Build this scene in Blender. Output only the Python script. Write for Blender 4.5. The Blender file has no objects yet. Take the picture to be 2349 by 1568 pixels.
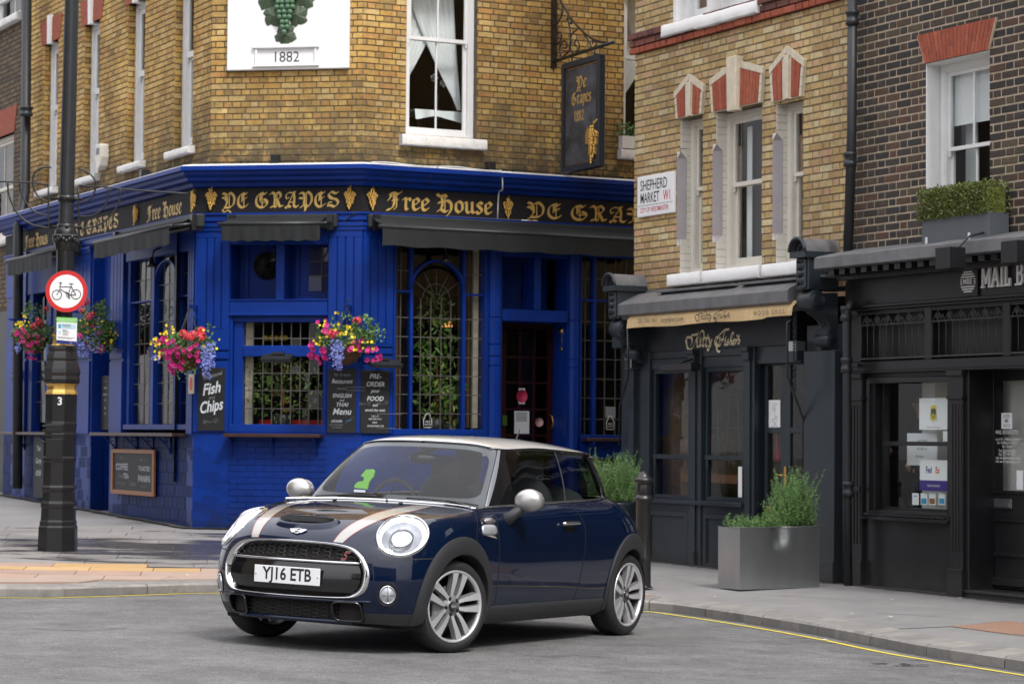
import bpy, bmesh, math, random
from mathutils import Vector, Matrix
from mathutils.bvhtree import BVHTree
random.seed(7)
R_=math.radians
scene=bpy.context.scene
COL=scene.collection
# --- camera
IW,IH,FPX=2349.0,1568.0,5400.0
PITCH,ROLL,EYE=R_(2.29),R_(.45),1.5
CM=Matrix.Rotation(math.pi/2+PITCH,4,'X')@Matrix.Rotation(ROLL,4,'Z')
camd=bpy.data.cameras.new('camera'); cam=bpy.data.objects.new('camera',camd); COL.objects.link(cam)
cam.matrix_world=Matrix.Translation((0,0,EYE))@CM
camd.sensor_width=36; camd.lens=36*FPX/IW; camd.clip_start=.1; camd.clip_end=900
camd.dof.use_dof=True; camd.dof.focus_distance=15.3; camd.dof.aperture_fstop=5.6
scene.camera=cam
# --- daylight, overcast
SUN_AZ,SUN_EL=R_(150),R_(52)      # azimuth clockwise from +Y
w=bpy.data.worlds.new('World'); scene.world=w; w.use_nodes=True
nt=w.node_tree; bg=nt.nodes['Background']
sky=nt.nodes.new('ShaderNodeTexSky'); sky.sky_type='NISHITA'; sky.sun_disc=False
sky.sun_elevation=SUN_EL; sky.sun_rotation=SUN_AZ; sky.dust_density=4; sky.air_density=1.0; sky.ozone_density=1.0
hs=nt.nodes.new('ShaderNodeHueSaturation'); hs.inputs['Saturation'].default_value=.22
nt.links.new(sky.outputs[0],hs.inputs['Color']); bg.inputs[1].default_value=.15
tcw=nt.nodes.new('ShaderNodeTexCoord'); nz=nt.nodes.new('ShaderNodeTexNoise'); nz.inputs['Scale'].default_value=2.2; nz.inputs['Detail'].default_value=6; nt.links.new(tcw.outputs['Generated'],nz.inputs['Vector'])
cr=nt.nodes.new('ShaderNodeValToRGB'); cr.color_ramp.elements[0].position=.30; cr.color_ramp.elements[1].position=.60; cr.color_ramp.elements[0].color=(.55,.55,.55,1); cr.color_ramp.elements[1].color=(.92,.92,.92,1); nt.links.new(nz.outputs[0],cr.inputs[0])
sxw=nt.nodes.new('ShaderNodeSeparateXYZ'); nt.links.new(tcw.outputs['Generated'],sxw.inputs[0]); mrw=nt.nodes.new('ShaderNodeMapRange'); mrw.inputs[1].default_value=0; mrw.inputs[2].default_value=1; mrw.inputs[3].default_value=3.2; mrw.inputs[4].default_value=8.5; nt.links.new(sxw.outputs[2],mrw.inputs[0])
cbw=nt.nodes.new('ShaderNodeCombineColor'); cm=nt.nodes.new('ShaderNodeMath'); cm.operation='MULTIPLY'; cm.inputs[1].default_value=1.07; nt.links.new(mrw.outputs[0],cm.inputs[0])
nt.links.new(mrw.outputs[0],cbw.inputs[0]); nt.links.new(mrw.outputs[0],cbw.inputs[1]); nt.links.new(cm.outputs[0],cbw.inputs[2])
mxw=nt.nodes.new('ShaderNodeMix'); mxw.data_type='RGBA'; nt.links.new(cr.outputs[0],mxw.inputs[0]); nt.links.new(hs.outputs[0],mxw.inputs[6]); nt.links.new(cbw.outputs[0],mxw.inputs[7]); nt.links.new(mxw.outputs[2],bg.inputs[0])
sd=bpy.data.lights.new('sun','SUN'); sd.energy=1.5; sd.angle=R_(13); sd.color=(1,.965,.92)
sun=bpy.data.objects.new('sun',sd); COL.objects.link(sun)
sdir=Vector((math.sin(SUN_AZ)*math.cos(SUN_EL),math.cos(SUN_AZ)*math.cos(SUN_EL),math.sin(SUN_EL)))
sun.rotation_euler=sdir.to_track_quat('Z','Y').to_euler(); sun.location=sdir*40
vs=scene.view_settings; scene.display_settings.display_device='sRGB'
vs.view_transform='Standard'; vs.look='None'; vs.gamma=1; vs.use_curve_mapping=False; vs.exposure=1.0
# --- projection helpers (measured picture points -> real planes)
def ray(px,py): return CM.to_3x3()@Vector(((px-IW/2)/FPX,-(py-IH/2)/FPX,-1))
EYEV=Vector((0,0,EYE))
class Facade:
 def __init__(s,o,ang):
  a=R_(ang); s.o=Vector((o[0],o[1],0)); s.u=Vector((math.cos(a),math.sin(a),0)); s.n=Vector((math.sin(a),-math.cos(a),0))
  s.M=Matrix(((s.u.x,-s.n.x,0,s.o.x),(s.u.y,-s.n.y,0,s.o.y),(0,0,1,0),(0,0,0,1)))
 def at(s,px,py,w=0):
  d=ray(px,py); t=((s.o+s.n*w-EYEV).dot(s.n))/d.dot(s.n); P=EYEV+d*t
  return (P-s.o).dot(s.u),P.z
 def U(s,px,py,w=0): return s.at(px,py,w)[0]
 def Z(s,px,py,w=0): return s.at(px,py,w)[1]
 def P(s,u,w,z): return s.o+s.u*u+s.n*w+Vector((0,0,z))
def on_z(px,py,z):
 d=ray(px,py); t=(z-EYE)/d.z; return EYEV+d*t
def at_y(px,py,Y):
 d=ray(px,py); return EYEV+d*(Y/d.y)
# --- mesh builder
WM={}
def lerp(a,b,t): return a+(b-a)*t
class MB:
 def __init__(s): s.v=[];s.f=[];s.m=[];s.r=[];s.sm=[];s.T=None
 def add(s,vs,fs,m=0,r=None,sm=False):
  b=len(s.v)
  if s.T is not None: vs=[s.T@Vector(p) for p in vs]
  s.v+= [tuple(p) for p in vs]
  for f in fs: s.f.append(tuple(b+i for i in f)); s.m.append(m); s.r.append(random.random() if r is None else r); s.sm.append(sm)
 def box(s,x0,y0,z0,x1,y1,z1,m=0,r=None):
  if x0>x1:x0,x1=x1,x0
  if y0>y1:y0,y1=y1,y0
  if z0>z1:z0,z1=z1,z0
  s.add([(x0,y0,z0),(x1,y0,z0),(x1,y1,z0),(x0,y1,z0),(x0,y0,z1),(x1,y0,z1),(x1,y1,z1),(x0,y1,z1)],
          [(0,3,2,1),(4,5,6,7),(0,1,5,4),(1,2,6,5),(2,3,7,6),(3,0,4,7)],m,r)
 def fb(s,u0,u1,z0,z1,w0,w1,m=0,r=None): s.box(u0,-w1,z0,u1,-w0,z1,m,r)      # facade box: w = outwards
 def fbb(s,u0,u1,z0,z1,w0,w1,b=.01,m=0):      # facade box with chamfered front edge
  if u0>u1:u0,u1=u1,u0
  s.add([(u0,-w0,z0),(u1,-w0,z0),(u1,-w0,z1),(u0,-w0,z1),(u0,-w1+b,z0),(u1,-w1+b,z0),(u1,-w1+b,z1),(u0,-w1+b,z1),
           (u0+b,-w1,z0+b),(u1-b,-w1,z0+b),(u1-b,-w1,z1-b),(u0+b,-w1,z1-b)],
           [(0,1,5,4),(1,2,6,5),(2,3,7,6),(3,0,4,7),(4,5,9,8),(5,6,10,9),(6,7,11,10),(7,4,8,11),(8,9,10,11),(0,3,2,1)],m)
 def quad(s,a,b,c,d,m=0,r=None): s.add([a,b,c,d],[(0,1,2,3)],m,r)
 def poly(s,pts,m=0,r=None): s.add(pts,[tuple(range(len(pts)))],m,r)
 def prism(s,pts,d,m=0,r=None,sm=False):      # closed outline of 3D points pushed along vector d
  n=len(pts); d=Vector(d); a=[Vector(p) for p in pts]; b=[p+d for p in a]
  s.add(a+b,[tuple(range(n-1,-1,-1)),tuple(range(n,2*n))],m,r)
  s.add(a+b,[(i,(i+1)%n,n+(i+1)%n,n+i) for i in range(n)],m,r,sm)
 def frame(s,u0,u1,z0,z1,t,w0,w1,m=0,tb=None):   # rectangular frame in facade coordinates
  tb=t if tb is None else tb
  s.fb(u0,u0+t,z0,z1,w0,w1,m); s.fb(u1-t,u1,z0,z1,w0,w1,m); s.fb(u0+t,u1-t,z0,z0+tb,w0,w1,m); s.fb(u0+t,u1-t,z1-t,z1,w0,w1,m)
 def tube(s,pts,r,n=8,m=0,cap=True,closed=False):
  pts=[Vector(p) for p in pts]; N=len(pts); rs=r if isinstance(r,(list,tuple)) else [r]*N
  rings=[]; prev=None
  for i,p in enumerate(pts):
   if closed: t=(pts[(i+1)%N]-pts[i-1])
   else: t=(pts[min(i+1,N-1)]-pts[max(i-1,0)])
   if t.length<1e-9: t=Vector((0,0,1))
   t.normalize()
   if prev is None:
    a=Vector((0,0,1)) if abs(t.z)<.9 else Vector((1,0,0)); x=t.cross(a).normalized()
   else:
    x=prev-t*prev.dot(t)
    if x.length<1e-6: x=t.orthogonal()
    x.normalize()
   prev=x; y=t.cross(x)
   rings.append([p+(x*math.cos(2*math.pi*k/n)+y*math.sin(2*math.pi*k/n))*rs[i] for k in range(n)])
  vs=[q for rg in rings for q in rg]; fs=[]
  for i in range(N if closed else N-1):
   j=(i+1)%N
   for k in range(n): fs.append((i*n+k,i*n+(k+1)%n,j*n+(k+1)%n,j*n+k))
  if cap and not closed: fs+= [tuple(range(n-1,-1,-1)),tuple((N-1)*n+k for k in range(n))]
  s.add(vs,fs,m,None,True)
 def lathe(s,prof,n=24,c=(0,0,0),ax='z',m=0,sm=True,ph=0,cap=True):   # prof: list of (r,h)
  c=Vector(c); vs=[];fs=[]
  for r,h in prof:
   for k in range(n):
    a=2*math.pi*k/n+ph; x,y=r*math.cos(a),r*math.sin(a)
    vs.append(c+Vector({'z':(x,y,h),'y':(x,h,y),'x':(h,x,y)}[ax]))
  N=len(prof)
  for i in range(N-1):
   for k in range(n):
    q=(i*n+k,i*n+(k+1)%n,(i+1)*n+(k+1)%n,(i+1)*n+k); fs.append(q if ax!='y' else q[::-1])
  if cap:
   fs.append(tuple(range(n-1,-1,-1))); fs.append(tuple((N-1)*n+k for k in range(n)))
  s.add(vs,fs,m,None,sm)
 def ball(s,c,r,m=0,n=10,k=6,sc=(1,1,1)):
  c=Vector(c); vs=[];fs=[]
  for i in range(k+1):
   a=math.pi*i/k-math.pi/2
   for j in range(n):
    b=2*math.pi*j/n; vs.append(c+Vector((r*sc[0]*math.cos(a)*math.cos(b),r*sc[1]*math.cos(a)*math.sin(b),r*sc[2]*math.sin(a))))
  for i in range(k):
   for j in range(n): fs.append((i*n+j,i*n+(j+1)%n,(i+1)*n+(j+1)%n,(i+1)*n+j))
  s.add(vs,fs,m,None,True)
 def grid(s,P,m=0,sm=True,closed=False,flip=False):     # P[i][j] points
  a=len(P);b=len(P[0]); vs=[q for row in P for q in row]; fs=[]
  for i in range(a-1):
   for j in range(b if closed else b-1):
    q=(i*b+j,i*b+(j+1)%b,(i+1)*b+(j+1)%b,(i+1)*b+j); fs.append(q[::-1] if flip else q)
  s.add(vs,fs,m,None,sm)
 def text(s,txt,M,size=.1,m=0,al='CENTER',shear=0,bold=0,xs=1,ex=0,sp=1,eps=0):
  c=bpy.data.curves.new('lettering','FONT'); c.body=txt; c.size=size; c.align_x=al; c.align_y='CENTER' if '\n' not in txt else 'TOP'
  c.shear=shear; c.offset=bold*size; c.extrude=ex; c.resolution_u=3; c.space_character=sp; c.fill_mode='FRONT' if ex==0 else 'BOTH'
  o=bpy.data.objects.new('lettering',c); me=o.to_mesh()
  S=M@Matrix.Diagonal((xs,1,1,1))
  s.add([S@v.co for v in me.vertices],[tuple(p.vertices) for p in me.polygons],m)
  o.to_mesh_clear(); bpy.data.objects.remove(o); bpy.data.curves.remove(c)
 def build(s,name,mats,parent=None,M=None,kind=None,label=None,cat=None,group=None,bevel=0,seg=1,weld=False,sub=0):
  me=bpy.data.meshes.new(name); me.from_pydata(s.v,[],s.f)
  if not isinstance(mats,(list,tuple)): mats=[mats]
  for x in mats: me.materials.append(x)
  me.polygons.foreach_set('material_index',s.m); me.polygons.foreach_set('use_smooth',s.sm)
  at=me.attributes.new('rnd','FLOAT','FACE'); at.data.foreach_set('value',s.r)
  if weld or bevel or sub:
   bm=bmesh.new(); bm.from_mesh(me); bmesh.ops.remove_doubles(bm,verts=bm.verts,dist=1e-5)
   if bevel:
    es=[e for e in bm.edges if e.is_manifold and e.calc_face_angle(0)>.6]
    bmesh.ops.bevel(bm,geom=es,offset=bevel,segments=seg,profile=.7,affect='EDGES',clamp_overlap=True)
   bm.to_mesh(me); bm.free()
  me.update()
  return link(name,me,parent,M,kind,label,cat,group)
def link(name,data,parent=None,M=None,kind=None,label=None,cat=None,group=None):
 o=bpy.data.objects.new(name,data); COL.objects.link(o)
 M=M.copy() if M is not None else (WM[parent].copy() if parent else Matrix.Identity(4))
 WM[o]=M
 if parent: o.parent=parent; o.matrix_basis=WM[parent].inverted()@M
 else: o.matrix_basis=M
 if kind: o['kind']=kind
 if label: o['label']=label
 if cat: o['category']=cat
 if group: o['group']=group
 return o
def thing(name,M,label,cat,group=None): return link(name,None,None,M,None,label,cat,group)
def smooth_by_angle(o,ang=40):
 try: o.data.set_sharp_from_angle(angle=R_(ang))
 except Exception: pass
def catmull(pts,k=6,closed=False):
 n=len(pts); out=[]; P=[Vector(p) for p in pts]
 for i in range(n if closed else n-1):
  a=P[(i-1)%n] if closed or i>0 else P[0]*2-P[1]; b=P[i]; c=P[(i+1)%n]; d=P[(i+2)%n] if closed or i+2<n else P[-1]*2-P[-2]
  for j in range(k):
   t=j/k; out.append(.5*((2*b)+(c-a)*t+(2*a-5*b+4*c-d)*t*t+(3*b-a-3*c+d)*t**3))
 if not closed: out.append(P[-1])
 return out
# --- materials
def mat(name,col,rough=.6,metal=0,big=0,coat=0,spec=.5,var=0,vscale=6,dirt=0,dcol=(.03,.028,.025),dscale=3,bump=0,bscale=60,rnd=0,cols=None,emit=None,es=0,grime=None,crough=.03,aniso=None,objrnd=False,stretch=None,rvar=0):
 m=bpy.data.materials.new(name); m.use_nodes=True; t=m.node_tree; N=t.nodes; L=t.links
 b=N['Principled BSDF']; b.inputs['Roughness'].default_value=rough; b.inputs['Metallic'].default_value=metal
 b.inputs['Specular IOR Level'].default_value=spec; b.inputs['Coat Weight'].default_value=coat; b.inputs['Coat Roughness'].default_value=crough
 b.inputs['Base Color'].default_value=(*col,1)
 if emit: b.inputs['Emission Color'].default_value=(*emit,1); b.inputs['Emission Strength'].default_value=es
 tc=N.new('ShaderNodeTexCoord'); geo=N.new('ShaderNodeNewGeometry')
 vec=geo.outputs['Position']
 if stretch:
  mp=N.new('ShaderNodeVectorMath'); mp.operation='MULTIPLY'; L.new(vec,mp.inputs[0]); mp.inputs[1].default_value=stretch; vec=mp.outputs[0]
 cur=None
 def noise(sc,det=5,rg=.6,v=None):
  n=N.new('ShaderNodeTexNoise'); n.inputs['Scale'].default_value=sc; n.inputs['Detail'].default_value=det; n.inputs['Roughness'].default_value=rg
  L.new(v or vec,n.inputs['Vector']); return n.outputs[0]
 def mix(a,bb,f,mode='MIX'):
  x=N.new('ShaderNodeMix'); x.data_type='RGBA'; x.blend_type=mode
  for i,q in ((6,a),(7,bb)):
   if isinstance(q,tuple): x.inputs[i].default_value=(*q[:3],1)
   else: L.new(q,x.inputs[i])
  if isinstance(f,(int,float)): x.inputs[0].default_value=f
  else: L.new(f,x.inputs[0])
  return x.outputs[2]
 def ramp(f,a,bb,c0=(0,0,0),c1=(1,1,1)):
  r=N.new('ShaderNodeValToRGB'); r.color_ramp.elements[0].position=a; r.color_ramp.elements[1].position=bb
  r.color_ramp.elements[0].color=(*c0,1); r.color_ramp.elements[1].color=(*c1,1); L.new(f,r.inputs[0]); return r.outputs[0]
 cur=tuple(col)
 if cols:
  at=N.new('ShaderNodeAttribute'); at.attribute_name='rnd'
  oi=N.new('ShaderNodeObjectInfo'); ad=N.new('ShaderNodeMath'); ad.operation='ADD'; L.new(at.outputs['Fac'],ad.inputs[0]); L.new(oi.outputs['Random'],ad.inputs[1])
  fr=N.new('ShaderNodeMath'); fr.operation='FRACT'; L.new(ad.outputs[0],fr.inputs[0])
  r=N.new('ShaderNodeValToRGB'); r.color_ramp.interpolation='CONSTANT' if len(cols)>5 else 'LINEAR'
  el=r.color_ramp.elements
  while len(el)<len(cols): el.new(.5)
  for i,c in enumerate(cols): el[i].position=i/len(cols); el[i].color=(*c,1)
  L.new(fr.outputs[0],r.inputs[0]); cur=r.outputs[0]
 if big:
  n=noise(.9,6,.65); k=ramp(n,.35,.62,(1-big*1.4,1-big*1.5,1-big*1.6),(1.06,1.04,1.0)); cur=mix(cur,k,1,'MULTIPLY')
 if var:
  n=noise(vscale); k=ramp(n,.3,.7,(1-var,)*3,(1+var*.6,)*3); cur=mix(cur,k,1,'MULTIPLY')
 if dirt:
  n=noise(dscale,8,.7); cur=mix(cur,dcol,ramp(n,.62-.25*dirt,.75,(0,0,0),(min(1,dirt*1.2),)*3))
 if grime:       # weathering low on the wall: z0..z1, colour
  z0,z1,gc,ga=grime
  sx=N.new('ShaderNodeSeparateXYZ'); L.new(geo.outputs['Position'],sx.inputs[0])
  mr=N.new('ShaderNodeMapRange'); mr.inputs[1].default_value=z0; mr.inputs[2].default_value=z1; mr.inputs[3].default_value=1; mr.inputs[4].default_value=0; L.new(sx.outputs[2],mr.inputs[0])
  mu=N.new('ShaderNodeMath'); mu.operation='MULTIPLY'; L.new(mr.outputs[0],mu.inputs[0]); L.new(ramp(noise(4.5,7,.7),.27,.52),mu.inputs[1])
  mu2=N.new('ShaderNodeMath'); mu2.operation='MULTIPLY'; L.new(mu.outputs[0],mu2.inputs[0]); mu2.inputs[1].default_value=ga
  cur=mix(cur,gc,mu2.outputs[0])
 if not isinstance(cur,tuple): L.new(cur,b.inputs['Base Color'])
 if rvar:
  L.new(ramp(noise(dscale*1.3,4),.35,.65,(max(0,rough-rvar),)*3,(min(1,rough+rvar),)*3),b.inputs['Roughness'])
 if bump:
  bp=N.new('ShaderNodeBump'); bp.inputs['Strength'].default_value=bump; bp.inputs['Distance'].default_value=.01; L.new(noise(bscale,4),bp.inputs['Height']); L.new(bp.outputs[0],b.inputs['Normal'])
 return m
def glassmat(name,tint=(1,1,1),refl=1.0,rough=0.0,dark=0):
 m=bpy.data.materials.new(name); m.use_nodes=True; t=m.node_tree; N=t.nodes; L=t.links; N.remove(N['Principled BSDF'])
 out=N['Material Output']; tr=N.new('ShaderNodeBsdfTransparent'); tr.inputs[0].default_value=(*tint,1)
 gl=N.new('ShaderNodeBsdfGlossy'); gl.inputs['Roughness'].default_value=rough
 g=N.new('ShaderNodeNewGeometry'); dt=N.new('ShaderNodeVectorMath'); dt.operation='DOT_PRODUCT'; L.new(g.outputs['Normal'],dt.inputs[0]); L.new(g.outputs['Incoming'],dt.inputs[1])
 def mth(op,a,b=None):
  x=N.new('ShaderNodeMath'); x.operation=op
  for i,q in enumerate((a,b)):
   if q is None: continue
   if isinstance(q,(int,float)): x.inputs[i].default_value=q
   else: L.new(q,x.inputs[i])
  return x
 ab=mth('ABSOLUTE',dt.outputs['Value']); om=mth('SUBTRACT',1.0,ab.outputs[0]); pw=mth('POWER',om.outputs[0],5.0); m1=mth('MULTIPLY',pw.outputs[0],.92); m2=mth('ADD',m1.outputs[0],.045); mu=mth('MULTIPLY',m2.outputs[0],refl); mu.use_clamp=True
 mx=N.new('ShaderNodeMixShader'); L.new(mu.outputs[0],mx.inputs[0]); L.new(tr.outputs[0],mx.inputs[1]); L.new(gl.outputs[0],mx.inputs[2]); L.new(mx.outputs[0],out.inputs[0])
 return m
YB=[(.64,.43,.13),(.60,.38,.11),(.67,.48,.19),(.50,.31,.095),(.64,.42,.125),(.58,.39,.14),(.60,.36,.095),(.64,.46,.20),(.40,.26,.09),(.56,.31,.10)]
KB=[(.53,.39,.18),(.49,.35,.15),(.58,.46,.25),(.44,.30,.13),(.55,.43,.21),(.51,.37,.18),(.54,.40,.23),(.42,.29,.14),(.59,.50,.30),(.52,.34,.20)]
DB=[(.040,.034,.030),(.058,.044,.034),(.030,.028,.026),(.078,.052,.036),(.038,.034,.031),(.095,.052,.034),(.046,.039,.034),(.034,.030,.028),(.064,.050,.040),(.095,.072,.045)]
LB=[(.13,.095,.055),(.10,.075,.048),(.16,.11,.06),(.08,.06,.045),(.14,.10,.06),(.11,.075,.04)]
M={}
M['pub_brick']=mat('yellow_stock_brick',YB[0],.85,cols=YB,var=.22,vscale=22,dirt=.35,dcol=(.09,.06,.03),dscale=9,bump=.35,bscale=90,grime=(4.75,6.0,(.060,.050,.026),1.0),big=.34)
M['pub_mortar']=mat('sooty_mortar',(.13,.10,.06),.95,var=.4,vscale=8,bump=.3,bscale=120)
M['kit_brick']=mat('pale_stock_brick',KB[0],.85,big=.2,cols=KB,var=.2,vscale=22,dirt=.25,dcol=(.14,.10,.06),dscale=10,bump=.35,bscale=90,grime=(2.9,3.7,(.14,.10,.05),.6))
M['kit_mortar']=mat('grey_mortar',(.17,.135,.09),.95,var=.3,vscale=8,bump=.3,bscale=120)
M['dark_brick']=mat('sooty_brown_brick',DB[0],.85,big=.2,cols=DB,var=.35,vscale=25,dirt=.35,dcol=(.025,.022,.022),dscale=12,bump=.4,bscale=90)
M['dark_mortar']=mat('buff_mortar',(.46,.37,.27),.95,var=.25,vscale=10,bump=.4,bscale=120)
M['left_brick']=mat('brown_stock_brick',LB[0],.9,cols=LB,var=.3,vscale=20,dirt=.4,dcol=(.04,.035,.03),bump=.3,bscale=90)
M['left_mortar']=mat('brown_mortar',(.07,.055,.04),.95,var=.3)
M['red_brick']=mat('red_rubbed_brick',(.33,.075,.035),.8,cols=[(.34,.08,.035),(.28,.06,.03),(.38,.10,.05),(.31,.07,.035)],var=.25,vscale=15,dirt=.25,dcol=(.07,.03,.02),dscale=7,bump=.2,bscale=100)
M['red_sooty']=mat('sooty_red_brick',(.17,.06,.045),.85,cols=[(.17,.06,.045),(.12,.05,.04),(.22,.07,.05),(.09,.045,.04)],var=.3,vscale=15,bump=.3)
M['stone']=mat('painted_stone',(.62,.55,.42),.7,var=.15,vscale=12,dirt=.25,dcol=(.30,.22,.13),dscale=6,bump=.15,bscale=50)
M['white']=mat('white_gloss_paint',(.74,.74,.73),.45,var=.06,vscale=5,dirt=.15,dcol=(.38,.36,.32),dscale=8,bump=.05,bscale=30)
M['cream']=mat('cream_paint',(.66,.63,.55),.5,var=.07,vscale=6,dirt=.18,dcol=(.36,.32,.25),dscale=7,bump=.06,bscale=30)
M['sill']=mat('weathered_sill_paint',(.66,.65,.62),.7,var=.12,vscale=10,dirt=.45,dcol=(.20,.18,.15),dscale=9,bump=.4,bscale=35)
M['plaque']=mat('white_render_paint',(.82,.82,.82),.6,var=.03,vscale=4,dirt=.12,dcol=(.5,.48,.42),dscale=7,bump=.05,bscale=30)
M['blue']=mat('royal_blue_gloss_paint',(.0007,.031,.25),.42,spec=.3,big=.18,grime=(.32,.62,(.012,.016,.03),.7),var=.16,vscale=2.4,dirt=.22,dcol=(.002,.018,.15),dscale=5,bump=.06,bscale=22,crough=.15)
M['blue_tile']=mat('blue_glazed_tile',(.002,.018,.11),.5,spec=.12,cols=[(.002,.018,.11),(.002,.014,.08),(.003,.021,.13),(.002,.016,.095)],bump=.08,bscale=25,crough=.08)
M['blue_brick']=mat('blue_painted_brick',(.0006,.026,.21),.42,spec=.3,big=.2,grime=(.32,.75,(.012,.016,.03),.8),dirt=.3,dcol=(.002,.014,.12),dscale=3,var=.12,vscale=4,bump=.15,bscale=40,crough=.15)
M['fascia']=mat('black_sign_board',(.013,.012,.014),.7,spec=.25,var=.3,vscale=4,dirt=.15,dcol=(.05,.045,.04),dscale=9,bump=.04)
M['gold']=mat('gilding',(.72,.46,.13),.34,metal=.75,var=.15,vscale=25,bump=.15,bscale=60)
M['goldpaint']=mat('gold_leaf_lettering',(.60,.40,.12),.42,metal=.25,var=.15,vscale=10)
M['olive']=mat('dull_olive_paint',(.055,.055,.035),.6)
M['awning']=mat('black_awning_canvas',(.008,.010,.011),.75,var=.25,vscale=5,dirt=.15,dcol=(.05,.055,.055),dscale=4,bump=.12,bscale=25)
M['awnbox']=mat('dark_green_grey_metal',(.022,.027,.027),.45,var=.15,vscale=5)
M['lead']=mat('weathered_lead',(.13,.13,.135),.55,var=.25,vscale=6,dirt=.4,dcol=(.05,.05,.052),dscale=7,bump=.15,bscale=15,stretch=(1,1,.6))
M['iron']=mat('black_iron_paint',(.010,.010,.011),.38,coat=.15,var=.2,vscale=9,dirt=.1,dcol=(.05,.045,.04),dscale=12,bump=.1,bscale=45)
M['pipe']=mat('grey_black_pipe_paint',(.017,.019,.022),.45,var=.2,vscale=9,dirt=.15,dcol=(.08,.08,.08),dscale=10,bump=.05)
M['kitty']=mat('slate_blue_shop_paint',(.018,.026,.032),.42,grime=(.08,.45,(.055,.05,.045),.6),var=.12,vscale=5,dirt=.12,dcol=(.05,.055,.058),dscale=7,bump=.04,bscale=25)
M['kittyfascia']=mat('slate_fascia_paint',(.013,.017,.024),.5,var=.08,vscale=4)
M['mbe']=mat('black_shop_paint',(.010,.0095,.011),.42,grime=(.05,.4,(.05,.046,.04),.6),var=.2,vscale=6,dirt=.15,dcol=(.045,.042,.04),dscale=9,bump=.04,bscale=25)
M['glass']=glassmat('window_glass',(.92,.95,.94),1.0)
M['glassdark']=glassmat('old_leaded_glass',(.75,.74,.68),1.1,.02)
M['came']=mat('grey_lead_cames',(.085,.08,.072),.5,var=.3,vscale=20)
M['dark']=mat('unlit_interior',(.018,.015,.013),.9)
M['maroon']=mat('maroon_door_paint',(.035,.006,.008),.35,var=.15)
M['brass']=mat('brass',(.55,.36,.12),.3,metal=1)
M['chrome']=mat('chrome',(.80,.80,.80),.06,metal=1)
M['steel']=mat('brushed_steel',(.40,.415,.42),.30,metal=.9,var=.12,vscale=3,dirt=.2,dcol=(.2,.2,.19),dscale=5,bump=.04,bscale=6,stretch=(1,1,.35))
M['curtain']=mat('sheer_white_curtain',(.80,.82,.83),.9,var=.06)
M['blind']=mat('white_roller_blind',(.70,.71,.72),.9)
M['paper']=mat('white_paper',(.78,.79,.80),.7)
M['ink']=mat('black_ink',(.012,.012,.014),.6)
M['chalkboard']=mat('chalkboard_black',(.012,.0125,.013),.6,var=.3,vscale=6,bump=.03)
M['chalk']=mat('white_chalk_paint',(.62,.66,.70),.8,var=.12,vscale=30)
M['chalkgrey']=mat('grey_chalk',(.20,.21,.22),.85)
M['red']=mat('signal_red',(.55,.02,.018),.4)
M['leaf']=mat('green_foliage',(.06,.13,.02),.5,cols=[(.04,.10,.015),(.07,.15,.02),(.10,.20,.035),(.05,.12,.02),(.12,.22,.05)])
M['leaf_in']=mat('indoor_plant_leaves',(.05,.14,.02),.4,cols=[(.08,.22,.04),(.13,.34,.06),(.24,.46,.11),(.07,.18,.03),(.36,.50,.14)])
M['box_leaf']=mat('box_hedge_leaves',(.07,.10,.015),.5,cols=[(.05,.075,.01),(.09,.13,.02),(.13,.165,.03),(.04,.06,.01),(.17,.19,.04)])
M['rosemary']=mat('rosemary_needles',(.10,.19,.06),.6,cols=[(.08,.17,.04),(.13,.24,.07),(.18,.30,.10),(.10,.20,.06)])
M['magenta']=mat('magenta_petals',(.50,.008,.16),.6,cols=[(.50,.008,.16),(.42,.006,.13),(.60,.015,.22)])
M['petal_dark']=mat('dark_petal_throat',(.08,.002,.03),.6)
M['yellow']=mat('yellow_petals',(.75,.50,.01),.6,cols=[(.75,.50,.01),(.80,.62,.03)])
M['coral']=mat('coral_red_petals',(.70,.05,.06),.6,cols=[(.72,.04,.08),(.65,.025,.03),(.80,.10,.14)])
M['lobelia']=mat('pale_blue_petals',(.20,.25,.62),.6,cols=[(.20,.25,.62),(.30,.34,.72),(.15,.19,.55)])
M['moss']=mat('moss_and_soil',(.05,.045,.02),.95,cols=[(.05,.05,.02),(.09,.08,.025),(.04,.03,.02)],bump=.6,bscale=40)
M['wood']=mat('orange_brown_wood',(.30,.115,.035),.45,var=.25,vscale=12,stretch=(1,1,6))
M['shelfwood']=mat('dark_red_brown_wood',(.05,.02,.014),.4,var=.3)
M['terra']=mat('coir_basket_lining',(.10,.045,.02),.95,bump=.6,bscale=50,var=.3,vscale=15)
# --- the places of the facades
C0=at_y(447,800,28.8); FC=Facade(C0,-10.3); u1=FC.U(831,450)
FR=Facade(FC.P(u1,0,0),27)
_d=Vector((math.sin(R_(28.1)),-math.cos(R_(28.1)),0))
FL=Facade(Vector((C0.x,C0.y,0))-_d*9.0,-61.9)          # u = 9 at the corner
FA=Facade(at_y(1455,500,26.3),-61.9)
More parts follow.
